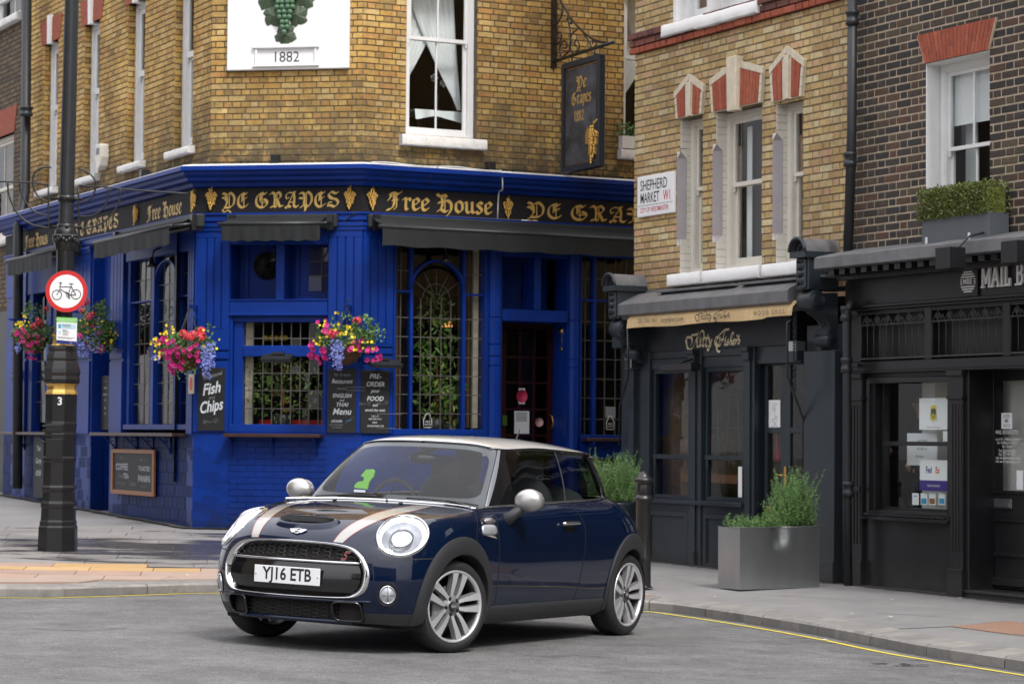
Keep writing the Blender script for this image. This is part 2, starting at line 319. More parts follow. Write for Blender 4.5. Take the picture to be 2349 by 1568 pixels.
# --- ground
def road_z(x,y):
 x=max(-9,min(x,6)); g=-.032*(x+1.075) if x>-2.2 else .036-.012*(x+2.2)
 return .081+g-.0078*(min(max(y,5),24)-16.09)
def road_pt(px,py):
 z=.1
 for _ in range(6): p=on_z(px,py,z); z=road_z(p.x,p.y)
 return Vector((p.x,p.y,z))
kp=[road_pt(*q) for q in [(0,1368.5),(170,1367),(330,1362),(480,1358)]]
kr=[road_pt(*q) for q in [(1480,1398),(1600,1411),(1778,1438),(1940,1466.7),(2110,1500.7),(2349,1538.6)]]
a,b=kp[-1],kr[0]
mid=[Vector((lerp(a.x,b.x,t),lerp(a.y,b.y,t)+.55*math.sin(math.pi*t)*.6,0)) for t in (.3,.62)]
dl=(kp[0]-kp[1]).normalized(); dr=(kr[-1]-kr[-2]).normalized()
dl=Vector((-1,-.10,0)).normalized()
KP=[Vector((q.x,q.y,0)) for q in [kp[0]+dl*14,kp[0]+dl*4]+kp+mid+kr+[kr[-1]+dr*3,kr[-1]+dr*9,kr[-1]+dr*24]]
KC=catmull(KP,10)
def kdist(p):
 best=(1e9,0,0)
 for i in range(len(KC)-1):
  a=KC[i];b=KC[i+1]; ab=b-a; t=max(0,min(1,((p-a).dot(ab))/max(1e-9,ab.dot(ab)))); q=a+ab*t; d=(p-q).length
  if d<best[0]: best=(d,(b-a).x*(p-a).y-(b-a).y*(p-a).x,q)
 return best
BASE=[(FL.P(u,0,0),lerp(.56,.34,u/9)) for u in range(-6,10)]+[(FC.P(u,0,0),.338) for u in (0,.7,1.4,2.08)]+[(FR.P(u,0,0),lerp(.335,.25,u/5)) for u in (.5,1.2,2,3,4,5)]+\
     [(FA.P(u,0,0),lerp(.15,.088,min(1,u/5.5))) for u in (0,.5,1,2,3,4,5,6,7,9,12,16,22)]
def pave_z(x,y):
 p=Vector((x,y,0)); d,s,q=kdist(p); zk=road_z(q.x,q.y)+.085
 sw=0;sz=0
 for b,z in BASE:
  w_=1/(((p-b).length+.15)**2.5); sw+=w_; sz+=w_*z
 dn=min((p-b).length for b,z in BASE)
 t=d/(d+max(0,dn-.4)+1e-6)
 return lerp(zk,sz/sw,min(1,t))
M['asphalt']=mat('worn_asphalt',(.138,.136,.134),.82,var=.20,vscale=1.2,dirt=.45,dcol=(.070,.069,.069),dscale=1.4,bump=.55,bscale=160,rvar=.1)
_t=M['asphalt'].node_tree
def add_grain(m,sc=420,lo=.72,hi=1.28):
 t=m.node_tree;N=t.nodes;L=t.links;b=N['Principled BSDF']; src=b.inputs['Base Color'].links[0].from_socket if b.inputs['Base Color'].links else None
 g=[n for n in N if n.type=='NEW_GEOMETRY'][0]
 n=N.new('ShaderNodeTexNoise'); n.inputs['Scale'].default_value=sc; n.inputs['Detail'].default_value=2; L.new(g.outputs['Position'],n.inputs['Vector'])
 r=N.new('ShaderNodeValToRGB'); r.color_ramp.elements[0].position=.34; r.color_ramp.elements[1].position=.66; r.color_ramp.elements[0].color=(lo,lo,lo,1); r.color_ramp.elements[1].color=(hi,hi,hi,1); L.new(n.outputs[0],r.inputs[0])
 x=N.new('ShaderNodeMix'); x.data_type='RGBA'; x.blend_type='MULTIPLY'; x.inputs[0].default_value=1
 if src: L.new(src,x.inputs[6])
 else: x.inputs[6].default_value=b.inputs['Base Color'].default_value
 L.new(r.outputs[0],x.inputs[7]); L.new(x.outputs[2],b.inputs['Base Color'])
add_grain(M['asphalt'],95,.50,1.45); add_grain(M['asphalt'],38,.86,1.12); add_grain(M['asphalt'],9,.88,1.10); add_grain(M['asphalt'],2.1,.86,1.12)
def wetten(m,scale,lo,hi,dark,ang=0,st=(1,1,1)):
 t=m.node_tree;N=t.nodes;L=t.links;b=N['Principled BSDF']; src=b.inputs['Base Color'].links[0].from_socket
 g=[n for n in N if n.type=='NEW_GEOMETRY'][0]
 v=N.new('ShaderNodeVectorMath'); v.operation='MULTIPLY'; v.inputs[1].default_value=st; L.new(g.outputs['Position'],v.inputs[0])
 n=N.new('ShaderNodeTexNoise'); n.inputs['Scale'].default_value=scale; n.inputs['Detail'].default_value=4; n.inputs['Roughness'].default_value=.55; L.new(v.outputs[0],n.inputs['Vector'])
 d=N.new('ShaderNodeVectorMath'); d.operation='DISTANCE'; d.inputs[1].default_value=(-3.9,26.2,.25)
 sc=N.new('ShaderNodeVectorMath'); sc.operation='MULTIPLY'; sc.inputs[1].default_value=(.55,1,1); L.new(g.outputs['Position'],sc.inputs[0]); L.new(sc.outputs[0],d.inputs[0]); d.inputs[1].default_value=(-3.0*.55,25.1,.25)
 mr=N.new('ShaderNodeMapRange'); mr.inputs[1].default_value=.4; mr.inputs[2].default_value=2.9; mr.inputs[3].default_value=.15; mr.inputs[4].default_value=-.10; L.new(d.outputs['Value'],mr.inputs[0])
 ad=N.new('ShaderNodeMath'); ad.operation='ADD'; L.new(n.outputs[0],ad.inputs[0]); L.new(mr.outputs[0],ad.inputs[1])
 r=N.new('ShaderNodeMapRange'); r.inputs[1].default_value=lo; r.inputs[2].default_value=hi; L.new(ad.outputs[0],r.inputs[0])
 x=N.new('ShaderNodeMix'); x.data_type='RGBA'; x.blend_type='MULTIPLY'; L.new(r.outputs[0],x.inputs[0]); L.new(src,x.inputs[6]); x.inputs[7].default_value=(dark,dark,dark,1); L.new(x.outputs[2],b.inputs['Base Color'])
 rr=N.new('ShaderNodeMapRange'); rr.inputs[3].default_value=.75; rr.inputs[4].default_value=.22; L.new(r.outputs[0],rr.inputs[0]); L.new(rr.outputs[0],b.inputs['Roughness'])
road=MB()
xs=[-120,-60,-30,-16]+[-12+i*.5 for i in range(49)]+[16,30,60,120]; ys=[-80,-40,-15,-5,0]+[4+i*.5 for i in range(50)]+[34,45,60,100,200]
P=[[(x,y,road_z(x,y)) for x in xs] for y in ys]
road.grid(P,0,True); road_o=road.build('road',M['asphalt'],kind='structure',weld=False)
M['pave']=mat('grey_pavement',(.225,.222,.225),.75,var=.15,vscale=2.2,dirt=.55,dcol=(.12,.118,.115),dscale=2.2,big=.12,bump=.25,bscale=90); add_grain(M['pave'],120,.88,1.1)
M['slab']=mat('grey_paving_stone',(.20,.19,.18),.75,cols=[(.205,.197,.19),(.235,.225,.215),(.175,.168,.162),(.22,.205,.19)],var=.15,vscale=3,dirt=.3,dcol=(.11,.105,.10),dscale=2,bump=.25,bscale=80); wetten(M['slab'],1.9,.50,.60,.33,st=(.45,1.5,1))
M['slabpink']=mat('pink_paving_stone',(.34,.225,.17),.75,cols=[(.35,.235,.18),(.31,.21,.165),(.37,.26,.205),(.33,.25,.20)],var=.1,vscale=3,dirt=.3,dcol=(.24,.18,.15),dscale=2.5,bump=.2,bscale=80)
M['slaborange']=mat('buff_orange_tactile_paving',(.50,.28,.09),.75,cols=[(.44,.28,.12),(.41,.255,.11),(.47,.31,.14)],var=.08,vscale=3,dirt=.2,dcol=(.36,.2,.08),dscale=2.5,bump=.2,bscale=80)
M['kerb']=mat('granite_kerb',(.21,.20,.185),.75,cols=[(.22,.21,.195),(.19,.18,.17),(.25,.235,.215)],var=.15,vscale=8,dirt=.5,dcol=(.085,.08,.07),dscale=6,bump=.4,bscale=70)
M['yline']=mat('worn_yellow_line_paint',(.62,.50,.06),.7,var=.15,vscale=14,dirt=.3,dcol=(.30,.26,.10),dscale=12)
M['aggregate']=mat('red_brown_aggregate',(.27,.16,.11),.85,var=.35,vscale=60,bump=.6,bscale=110)
g=MB(); n=.4
X0,X1,Y0,Y1=-20,26,-14,60
cache={}
def pv(i,j):
 if (i,j) not in cache: x=X0+i*n;y=Y0+j*n; cache[(i,j)]=pave_z(x,y) if -12<x<12 and 8<y<48 else pave_z(max(-12,min(12,x)),max(8,min(48,y)))
 return (X0+i*n,Y0+j*n,cache[(i,j)])
for i in range(int((X1-X0)/n)):
 for j in range(int((Y1-Y0)/n)):
  c=Vector((X0+(i+.5)*n,Y0+(j+.5)*n,0))
  if c.y<kr[-1].y-12 and c.x<6: continue
  if c.y<18 and c.x<0: continue
  d,s,q=kdist(c)
  if s>0 and d>.33: g.add([pv(i,j),pv(i+1,j),pv(i+1,j+1),pv(i,j+1)],[(0,1,2,3)],0,0,True)
pav=g.build('pavement',M['pave'],kind='structure',weld=True)
arc=[0]
for i in range(1,len(KC)): arc.append(arc[-1]+(KC[i]-KC[i-1]).length)
def kat(s):
 s=max(0,min(arc[-1]-1e-4,s)); i=0
 while arc[i+1]<s: i+=1
 t=(s-arc[i])/(arc[i+1]-arc[i]); p=KC[i].lerp(KC[i+1],t); d=(KC[min(i+2,len(KC)-1)]-KC[max(0,i-1)]).normalized()
 return p,Vector((-d.y,d.x,0))
g=MB(); rows=[]
for i in range(260):
 p,nn=kat(4+(arc[-1]-14)*i/259); rows.append([Vector((*(p+nn*d).xy,pave_z(*(p+nn*d).xy)-(.004 if d<.3 else 0))) for d in (.20,.40,.62)])
g.grid(rows,0,True,flip=True); g.build('pavement_edge',M['pave'],pav)
s=6.0
while s<arc[-1]-12:
 L_=random.choice((.75,.9,1.05)); k=MB(); rows=[]
 for t in (0,.33,.67,1):
  p,nn=kat(s+.006+(L_-.012)*t); zr=road_z(p.x,p.y)
  zo=.085
  zt=zr+zo; zb=pave_z(*(p+nn*.3).xy)+.006
  rows.append([p+Vector((0,0,zr-.12)),p+Vector((0,0,zt-.018)),p+nn*.022+Vector((0,0,zt)),p+nn*.30+Vector((0,0,zb)),p+nn*.302+Vector((0,0,zr-.1))])
 k.grid(rows,0,False,flip=True)
 k.add(rows[0],[(0,1,2,3,4)]); k.add(rows[-1],[(4,3,2,1,0)])
 k.build('kerb_stone',M['kerb'],pav); s+=L_
yl=MB(); rows=[]
for i in range(140):
 p,nn=kat(6+(arc[-1]-18)*i/139); off=.19 if i<200 else .2
 off=lerp(.10,.2,max(0,min(1,(p.x+2)/3)))
 rows.append([p-nn*off+Vector((0,0,road_z(*(p-nn*off).xy)+.004)),p-nn*(off+.055)+Vector((0,0,road_z(*(p-nn*(off+.055)).xy)+.004))])
yl.grid(rows,0,False); gd=MB(); r2=[]
for i in range(400):
 p,nn=kat(6+(arc[-1]-18)*i/399); d=.05+.05*random.random(); r2.append([Vector((*(p+nn*.02).xy,road_z(*p.xy)+.0025)),Vector((*(p-nn*d).xy,road_z(*p.xy)+.0025))])
gd.grid(r2,0,False); gd.build('gutter_dirt',mat('gutter_dirt',(.045,.042,.038),.95,var=.5,vscale=20),road_o,kind='stuff')
yl.build('yellow_line',M['yline'],road_o)
def slab(pts,m,up=.016):
 k=MB(); t=[Vector((p.x,p.y,pave_z(p.x,p.y)+up)) for p in pts]
 k.add([q-Vector((0,0,.04)) for q in t]+t,[(4,5,6,7),(0,1,5,4),(1,2,6,5),(2,3,7,6),(3,0,4,7)],0)
 k.build('paving_slab',m,pav)
RW=[-1.6,-.9,-.25,.35,.95,1.45,1.95,2.6,3.25,3.9,4.55,5.2,5.85,6.5,7.15,7.8]
th=R_(7); ex=Vector((math.cos(th),math.sin(th),0)); ey=Vector((-ex.y,ex.x,0)); so=Vector((-3.0,21.35,0))
def inside_pub(p):
 return all((p-F.o).dot(F.n)<.02 for F in (FL,FC,FR))
def clampk(p):
 d,s_,q=kdist(p)
 if s_<0 or d<.305:
  n_=(p-q).normalized()*(1 if s_>0 else -1) if d>1e-6 else ey
  return q+n_*.305,True
 return p,False
for r in range(len(RW)-1):
 s=-7.5+random.random()*.3
 while s<3.6:
  L_=random.choice((.6,.75,.9)) if r>5 else random.choice((.45,.6,.9)); e=.004
  q=[so+ex*(s+e)+ey*(RW[r]+e),so+ex*(s+L_-e)+ey*(RW[r]+e),so+ex*(s+L_-e)+ey*(RW[r+1]-e),so+ex*(s+e)+ey*(RW[r+1]-e)]
  s+=L_
  cl=[clampk(p) for p in q]
  if sum(c[1] for c in cl)>2: continue
  q=[c[0] for c in cl]; c=(q[0]+q[1]+q[2]+q[3])/4
  if inside_pub(c) or (c-FL.o).dot(FL.n)<.3 and c.y>28 or c.y>33 or (q[0]-q[1]).length<.1 or (q[3]-q[0]).length<.05: continue
  px_=1174+5400*c.x/c.y
  if r<4: m='slabpink'
  elif r==4 : m='slaborange' if px_<430 else 'slabpink'
  elif r==5: m='slaborange' if 60<px_<380 else ('slabpink' if px_<60 else 'slab')
  else: m='slab'
  slab(q,M[m])
def pave_pt(px,py):
 z=.05
 for _ in range(8): p=on_z(px,py,z); z=pave_z(p.x,p.y)
 return Vector((p.x,p.y,0))
q=[pave_pt(*p) for p in [(2182,1437),(2312,1425),(2420,1437),(2372,1458),(2310,1454)]]
k=MB(); k.prism([Vector((p.x,p.y,pave_z(p.x,p.y)+.001)) for p in q],(0,0,.006)); k.build('aggregate_inset',M['aggregate'],pav)
M['joint']=mat('dark_pavement_joint',(.05,.05,.048),.9)
for pl in ([(1440+620,1442),(2182,1436),(2310,1424)],[(2182,1439),(2310,1456),(2390,1460)],[(2010,1405),(2200,1418),(2349,1433)],[(1500,1318),(1700,1358),(1900,1372),(2200,1402),(2349,1420)]):
 w_=[pave_pt(*p) for p in pl]; k=MB(); rows=[]
 for i,p in enumerate(catmull(w_,6)):
  d=Vector((.5,-1,0)).normalized() if i else Vector((.5,-1,0)).normalized(); z=pave_z(p.x,p.y)+.003
  jit=random.uniform(-.004,.004); rows.append([Vector((p.x-.005,p.y+.012+jit,z)),Vector((p.x+.005,p.y-.012+jit,z))])
 k.grid(rows,0,False); k.build('joint_line',M['joint'],pav)
# --- shared builders
def TM(F,u,w,z,rot=0): return F.M@Matrix.Translation((u,-w,z))@Matrix.Rotation(math.pi/2,4,'X')@Matrix.Rotation(rot,4,'Z')
def TL(u,w,z,rot=0): return Matrix.Translation((u,-w,z))@Matrix.Rotation(math.pi/2,4,'X')@Matrix.Rotation(rot,4,'Z')
def nib(mb,T,strokes,size,wd,ang=42,m=0,smooth=True,eps=4e-5,tw=None):
 n0=0
 for st in strokes:
  thin=1.0
  if isinstance(st[0],(int,float)): thin=st[0]; st=st[1]
  pts=catmull([(p[0],p[1],0) for p in st],5) if smooth and len(st)>2 else [Vector((p[0],p[1],0)) for p in st]
  a=R_(ang); h=Vector((math.cos(a),math.sin(a),0))*wd*.5*thin; k=Vector((-math.sin(a),math.cos(a),0))*wd*.10
  for i in range(len(pts)-1):
   p,q=pts[i],pts[i+1]
   if (q-p).length<1e-6: continue
   c=[p+h+k,p-h+k,p-h-k,p+h-k,q+h+k,q-h+k,q-h-k,q+h-k]; c=[(v.x,v.y) for v in c]; c=sorted(set(c))
   def half(c):
    o=[]
    for v in c:
     while len(o)>1 and (o[-1][0]-o[-2][0])*(v[1]-o[-2][1])-(o[-1][1]-o[-2][1])*(v[0]-o[-2][0])<=1e-12: o.pop()
     o.append(v)
    return o
   hull=half(c)[:-1]+half(c[::-1])[:-1]
   n0+=1; mb.poly([T@Vector((x*size,y*size,(n0%36)*eps)) for x,y in hull],m)
def add_brick(mb,a,b,z0,z1,w=0,d=.011,ins=.005,m=0):
 j=lambda s:random.uniform(-s,s); w=w+j(.002)
 o=[(a,-w+d,z0),(b,-w+d,z0),(b,-w+d,z1),(a,-w+d,z1)]
 i=[(a+ins+j(.002),-w+j(.001),z0+ins+j(.002)),(b-ins+j(.002),-w+j(.001),z0+ins+j(.002)),(b-ins+j(.002),-w+j(.001),z1-ins+j(.002)),(a+ins+j(.002),-w+j(.001),z1-ins+j(.002))]
 mb.add(o+i,[(4,5,6,7),(0,1,5,4),(1,2,6,5),(2,3,7,6),(3,0,4,7)],m)
def wall_cells(mb,u0,u1,z0,z1,ops,w0,w1,m=0):
 us=sorted({u0,u1}|{min(max(x,u0),u1) for o in ops for x in o[:2]})
 for a,b in zip(us,us[1:]):
  if b-a<1e-5: continue
  c=(a+b)/2; hs=sorted([(max(z0,o[2]),min(z1,o[3])) for o in ops if o[0]<c<o[1]]); z=z0
  for h0,h1 in hs:
   if h0>z+1e-5: mb.fb(a,b,z,h0,w0,w1,m)
   z=max(z,h1)
  if z<z1-1e-5: mb.fb(a,b,z,z1,w0,w1,m)
def brick_wall(F,root,name,u0,u1,z0,z1,ops,bm,mm,w=0,bond='F',nind=0,thick=.24,course=.075,wallname='wall',jt=.010):
 mb=MB(); wall_cells(mb,u0,u1,z0,z1,ops,w-thick,w-.008); wo=mb.build(wallname,mm,root,F.M)
 J=MB(); full=[]; hgt=course-jt; k=0; z=z0
 while z<z1-.02:
  ztop=min(z+hgt,z1); zc=(z+ztop)/2
  if bond=='E':
   pitch=[.225] if k%2==0 else [.1125]; start=u0-(0 if k%2==0 else .056)
  else: pitch=[.225,.1125]; start=u0-(0 if k%2==0 else .169)
  u=start+random.uniform(-.006,.006); q=0
  while u<u1:
   p=pitch[q%len(pitch)]; q+=1; a,b=u+jt/2,u+p-jt/2+random.uniform(-.003,.003); u+=p
   A,B=max(a,u0),min(b,u1)
   segs=[(A,B)] if B-A>.025 else []
   for o in ops:
    if o[2]<zc<o[3]:
     ns=[]
     for (x,y) in segs:
      if o[1]<=x or o[0]>=y: ns.append((x,y)); continue
      if o[0]-x>.025: ns.append((x,o[0]))
      if y-o[1]>.025: ns.append((o[1],y))
     segs=ns
   for (x,y) in segs:
    if nind and abs((y-x)-(p-jt))<.004 and ztop-z>hgt-.001: full.append((x,y,z,p))
    else: add_brick(J,x,y,z,ztop,w)
  z+=course; k+=1
 if full:
  def vis(f):
   P=F.P((f[0]+f[1])/2,w,f[2]); d=P-EYEV; c=CM.to_3x3().transposed()@d; X=c.x/-c.z;Y=c.y/-c.z
   return (0 if abs(X)<.22 and abs(Y)<.15 else 100)+d.length/(2 if f[3]>.2 else 1)
  full.sort(key=vis)
  for f in full[nind:]: add_brick(J,f[0],f[1],f[2],f[2]+hgt,w)
  pool={}
  for f in full[:nind]:
   key=(f[3],random.randrange(5))
   if key not in pool:
    b=MB(); add_brick(b,0,f[3]-jt,0,hgt,0); me=b.build('brick',bm,None); d=me.data; d.attributes['rnd'].data.foreach_set('value',[0.0]*len(d.polygons)); bpy.data.objects.remove(me); pool[key]=d
   link('brick',pool[key],wo,F.M@Matrix.Translation((f[0],-w,f[2])))
 if J.f: J.build('brickwork',bm,wo,F.M,kind='stuff')
 return wo
def leaded(F,root,us,zs,w,bar=.011,skip=None,gm='glassdark',label=None,tilt=.012,frame=None,name='window',diag=None):
 """a leaded light: separate panes, each set at its own slight angle, in a net of lead"""
 L=MB()
 for u in us[1:-1]: L.fb(u-bar/2,u+bar/2,zs[0],zs[-1],w-.006,w+.006)
 for z in zs[1:-1]: L.fb(us[0],us[-1],z-bar/2,z+bar/2,w-.0055,w+.0055)
 if frame: L.frame(us[0]-.004,us[-1]+.004,zs[0]-.004,zs[-1]+.004,.012,w-.007,w+.007)
 wo=L.build(name,M['came'],root,F.M,label=label)
 for i in range(len(us)-1):
  for j in range(len(zs)-1):
   if skip and skip(i,j): continue
   a,b,c,d=us[i],us[i+1],zs[j],zs[j+1]; t=random.uniform(-tilt,tilt)*(b-a); s=random.uniform(-tilt,tilt)*(d-c)
   p=MB(); y=-w
   p.quad((a,y+t+s,c),(b,y-t+s,c),(b,y-t-s,d),(a,y+t-s,d)); p.build('pane',M[gm],wo,F.M)
 return wo
def sash(F,root,u0,u1,z0,z1,zr,w,mn='white',mull=1,gm='glass',label=None,sf=.05,name='window'):
 """box sash window: frame, upper sash in front, lower sash behind, glazing bars, panes"""
 f=MB(); f.frame(u0,u1,z0,z1,.06,w-.10,w,0,.05); f.frame(u0+.06,u1-.06,z0+.05,z1-.06,.012,w-.10,w-.012,0)
 wo=f.build(name,M[mn],root,F.M,label=label)
 for k,(a,b,ww) in enumerate(((zr-.02,z1-.072,w-.03),(z0+.062,zr+.02,w-.065))):
  s=MB(); x0,x1=u0+.072,u1-.072; s.frame(x0,x1,a,b,sf,ww-.028,ww,0,sf if k==0 else sf*1.5)
  gx0,gx1,gz0,gz1=x0+sf,x1-sf,a+(sf if k==0 else sf*1.5),b-sf
  if k==0:
   for q in (x0+.005,x1-.03): s.fb(q,q+.025,a-.05,a,ww-.024,ww-.004)
  for i in range(mull): uc=lerp(gx0,gx1,(i+1)/(mull+1)); s.fb(uc-.011,uc+.011,gz0,gz1,ww-.022,ww-.004)
  so=s.build('sash',M[mn],wo,F.M)
  g_=MB()
  for i in range(mull+1):
   a0=lerp(gx0,gx1,i/(mull+1)); a1=lerp(gx0,gx1,(i+1)/(mull+1)); y=-(ww-.014); t=random.uniform(-.002,.002)
   g_.quad((a0,y+t,gz0),(a1,y-t,gz0),(a1,y-t,gz1),(a0,y+t,gz1))
  g_.build('pane',M[gm],wo,F.M)
 return wo
def sill(F,root,u0,u1,z0,z1,w0,w1,mn='sill',name='sill'):
 s=MB(); N=14; rows=[]
 for i in range(N+1):
  u=lerp(u0,u1,i/N); j=lambda a:random.uniform(-a,a)
  rows.append([Vector((u,-w0,z0)),Vector((u,-w1,z0+j(.004))),Vector((u,-w1-.004+j(.004),z0+.012)),Vector((u,-w1+j(.003),z1-.012+j(.003))),Vector((u,-w1+.012,z1+j(.002))),Vector((u,-w0,z1+.012))])
 s.grid(rows,0,True,flip=True); s.add(rows[0],[(0,1,2,3,4,5)]); s.add(rows[-1],[(5,4,3,2,1,0)])
 return s.build(name,M[mn],root,F.M)
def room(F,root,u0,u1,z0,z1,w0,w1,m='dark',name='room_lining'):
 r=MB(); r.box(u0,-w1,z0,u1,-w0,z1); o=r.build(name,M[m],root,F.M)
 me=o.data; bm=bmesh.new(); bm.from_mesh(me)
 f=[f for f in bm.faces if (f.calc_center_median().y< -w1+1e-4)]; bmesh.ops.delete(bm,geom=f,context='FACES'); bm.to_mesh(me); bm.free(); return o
def leafy(mb,c,r,n,size,m=0,asp=1.8,sq=(1,1,1),shell=.35,up=.3):
 c=Vector(c)
 for _ in range(n):
  while True:
   d=Vector((random.uniform(-1,1),random.uniform(-1,1),random.uniform(-1,1)))
   if .02<d.length<1: break
  d=d.normalized()*(d.length**shell); p=c+Vector((d.x*r*sq[0],d.y*r*sq[1],d.z*r*sq[2]))
  leaf(mb,p,size*random.uniform(.6,1.3),m,asp,up)
def leaf(mb,p,s,m=0,asp=1.8,up=.3,dr=None):
 a=Vector((random.gauss(0,1),random.gauss(0,1),random.gauss(up,1))).normalized() if dr is None else dr
 b=a.orthogonal().normalized(); b=Matrix.Rotation(random.uniform(0,6.28),3,a)@b; L=a*s; W=b*s/asp*.5; n=a.cross(b)*s*.12
 mb.add([p,p+L*.45+W+n,p+L,p+L*.45-W+n],[(0,1,2),(0,2,3)],m)
def grapes(mb,T,h,m=0,n=46,seed=3,bs=.045):
 rr=random.Random(seed); R0=h*bs; rows=int(.95*h/(R0*1.45)); prof=[2,4,5,5,4,4,3,3,3,2,2,1,1]
 for r in range(rows):
  k=prof[min(len(prof)-1,int(r*len(prof)/rows))]
  for i in range(k):
   x=(i-(k-1)/2)*R0*2.25+rr.uniform(-.3,.3)*R0; z=-R0-r*R0*1.45+rr.uniform(-.25,.25)*R0; e=abs(i-(k-1)/2)/max(1,k/2)
   mb.ball(T@Vector((x,-h*.02-(1-e*e)*R0*1.8,z)),R0*rr.uniform(.88,1.12),m,8,6)
   if k>2: mb.ball(T@Vector((x+R0*.8,-h*.01,z-R0*.5)),R0*.9,m,6,4)
 mb.tube([T@Vector((0,-h*.03,-h*.05)),T@Vector((h*.02,-h*.05,h*.06)),T@Vector((h*.09,-h*.04,h*.09))],h*.018,6,m)
BL={ # blackletter capitals and small letters, drawn with a broad nib; (advance, strokes)
'Y':(.98,[[(.08,.92),(.25,.84),(.34,.6),(.34,.3),(.22,.1),(.42,.06),(.62,.12)],[(.05,.66),(.2,.62),(.3,.5)],[(.36,.84),(.58,.94),(.80,.74),(.84,.5),(.76,.22),(.56,.06)],(.35,[(.50,.86),(.50,.16)]),(.5,[(.50,.06),(.2,.02),(.06,-.08),(.16,-.2),(.36,-.12),(.5,-.14),(.62,-.24)])]),
'E':(.84,[[(.50,.92),(.22,.78),(.12,.5),(.16,.22),(.36,.06),(.58,.10),(.74,.22)],[(.44,.9),(.6,.84),(.7,.92)],[(.40,.9),(.40,.5),(.36,.42)],[(.4,.54),(.55,.56),(.66,.64)],(.35,[(.50,.84),(.50,.14)])]),
'G':(.98,[[(.52,.92),(.24,.80),(.10,.5),(.16,.20),(.40,.05),(.64,.08),(.82,.26),(.80,.44),(.62,.54)],[(.46,.9),(.66,.84),(.76,.92)],[(.38,.86),(.38,.44)],(.35,[(.50,.84),(.50,.12)]),(.35,[(.4,.34),(.76,.36)])]),
'R':(1.0,[[(.06,.84),(.2,.92),(.34,.8),(.36,.4),(.30,.14),(.10,.06)],[(.38,.84),(.60,.94),(.76,.76),(.62,.54),(.44,.50)],[(.5,.52),(.62,.3),(.70,.10),(.88,.14)],(.35,[(.50,.86),(.50,.14)]),[(.30,.14),(.44,.06)]]),
'A':(.96,[(.5,[(.20,.14),(.06,.05),(.18,.02),(.40,.5),(.62,.9)]),(.5,[(.30,.62),(.14,.56),(.12,.78),(.34,.92),(.58,.88)]),[(.56,.92),(.70,.94)],[(.62,.94),(.66,.5),(.64,.14),(.82,.06),(.9,.14)],(.45,[(.28,.34),(.64,.36)]),[(.24,.16),(.4,.05)]]),
'P':(.98,[[(.06,.86),(.22,.90),(.36,.76),(.36,.3),(.28,.12),(.12,.04)],[(.38,.82),(.60,.94),(.82,.74),(.84,.4),(.62,.08),(.46,.16)],(.35,[(.50,.84),(.50,.2)]),[(.42,.2),(.44,-.16)],[(.04,.6),(.26,.56)]]),
'S':(.90,[[(.76,.90),(.58,.84),(.34,.94),(.16,.76),(.30,.56),(.62,.50),(.78,.30),(.56,.06),(.28,.14),(.10,.12)],(.35,[(.26,.72),(.66,.40)]),(.5,[(.1,.12),(.16,.3),(.36,.32)])]),
'F':(.86,[[(.10,.52),(.24,.72),(.20,.86),(.40,.92),(.62,.86),(.80,.98)],[(.40,.90),(.42,.5),(.36,.2),(.22,.04),(.02,-.02)],(.6,[(.3,.5),(.62,.56)]),(.35,[(.54,.84),(.54,.2),(.40,.02)])]),
'H':(1.0,[[(.04,.98),(.2,.88),(.44,.96),(.58,.86)],[(.30,.90),(.34,.5),(.26,.2),(.08,.06)],[(.12,.52),(.26,.56)],[(.36,.54),(.60,.66),(.82,.52),(.84,.2),(.70,-.06),(.62,-.14)],(.35,[(.48,.88),(.48,.1)]),[(.26,.16),(.5,.04),(.64,.10)]]),
'r':(.50,[[(.06,.60),(.20,.64),(.20,.12),(.30,.06)],[(.22,.56),(.38,.66),(.46,.56)]]),
'e':(.52,[[(.12,.58),(.12,.18),(.26,.06),(.44,.16)],[(.14,.56),(.30,.68),(.44,.52),(.16,.30)]]),
'o':(.58,[[(.12,.56),(.12,.18),(.28,.06)],[(.26,.66),(.46,.54),(.46,.18),(.26,.04)],[(.12,.56),(.28,.66)]]),
'u':(.62,[[(.06,.62),(.14,.56),(.14,.18),(.26,.06),(.42,.16)],[(.42,.64),(.46,.56),(.46,.14),(.58,.08)]]),
's':(.50,[[(.42,.58),(.28,.66),(.14,.52),(.38,.28),(.36,.12),(.20,.05),(.08,.14)]]),
'a':(.56,[[(.12,.56),(.28,.66),(.42,.56),(.42,.14),(.52,.08)],[(.40,.40),(.16,.32),(.12,.16),(.24,.06),(.40,.16)]]),
'p':(.58,[[(.06,.62),(.16,.58),(.16,-.18)],[(.18,.56),(.34,.66),(.46,.52),(.44,.18),(.22,.06)]]),
'y':(.6,[[(.06,.62),(.14,.56),(.14,.2),(.26,.06),(.42,.16)],[(.44,.66),(.46,.3),(.36,-.05),(.14,-.2)]]),
'1':(.40,[[(.06,.8),(.2,.92),(.2,.08)]]),'8':(.5,[[(.42,.82),(.24,.92),(.10,.76),(.40,.36),(.38,.12),(.20,.06),(.08,.22),(.42,.66),(.38,.86)]]),'2':(.5,[[(.08,.76),(.24,.92),(.42,.72),(.10,.10)],[(.10,.12),(.3,.12),(.46,.08)]]),
' ':(.38,[])}
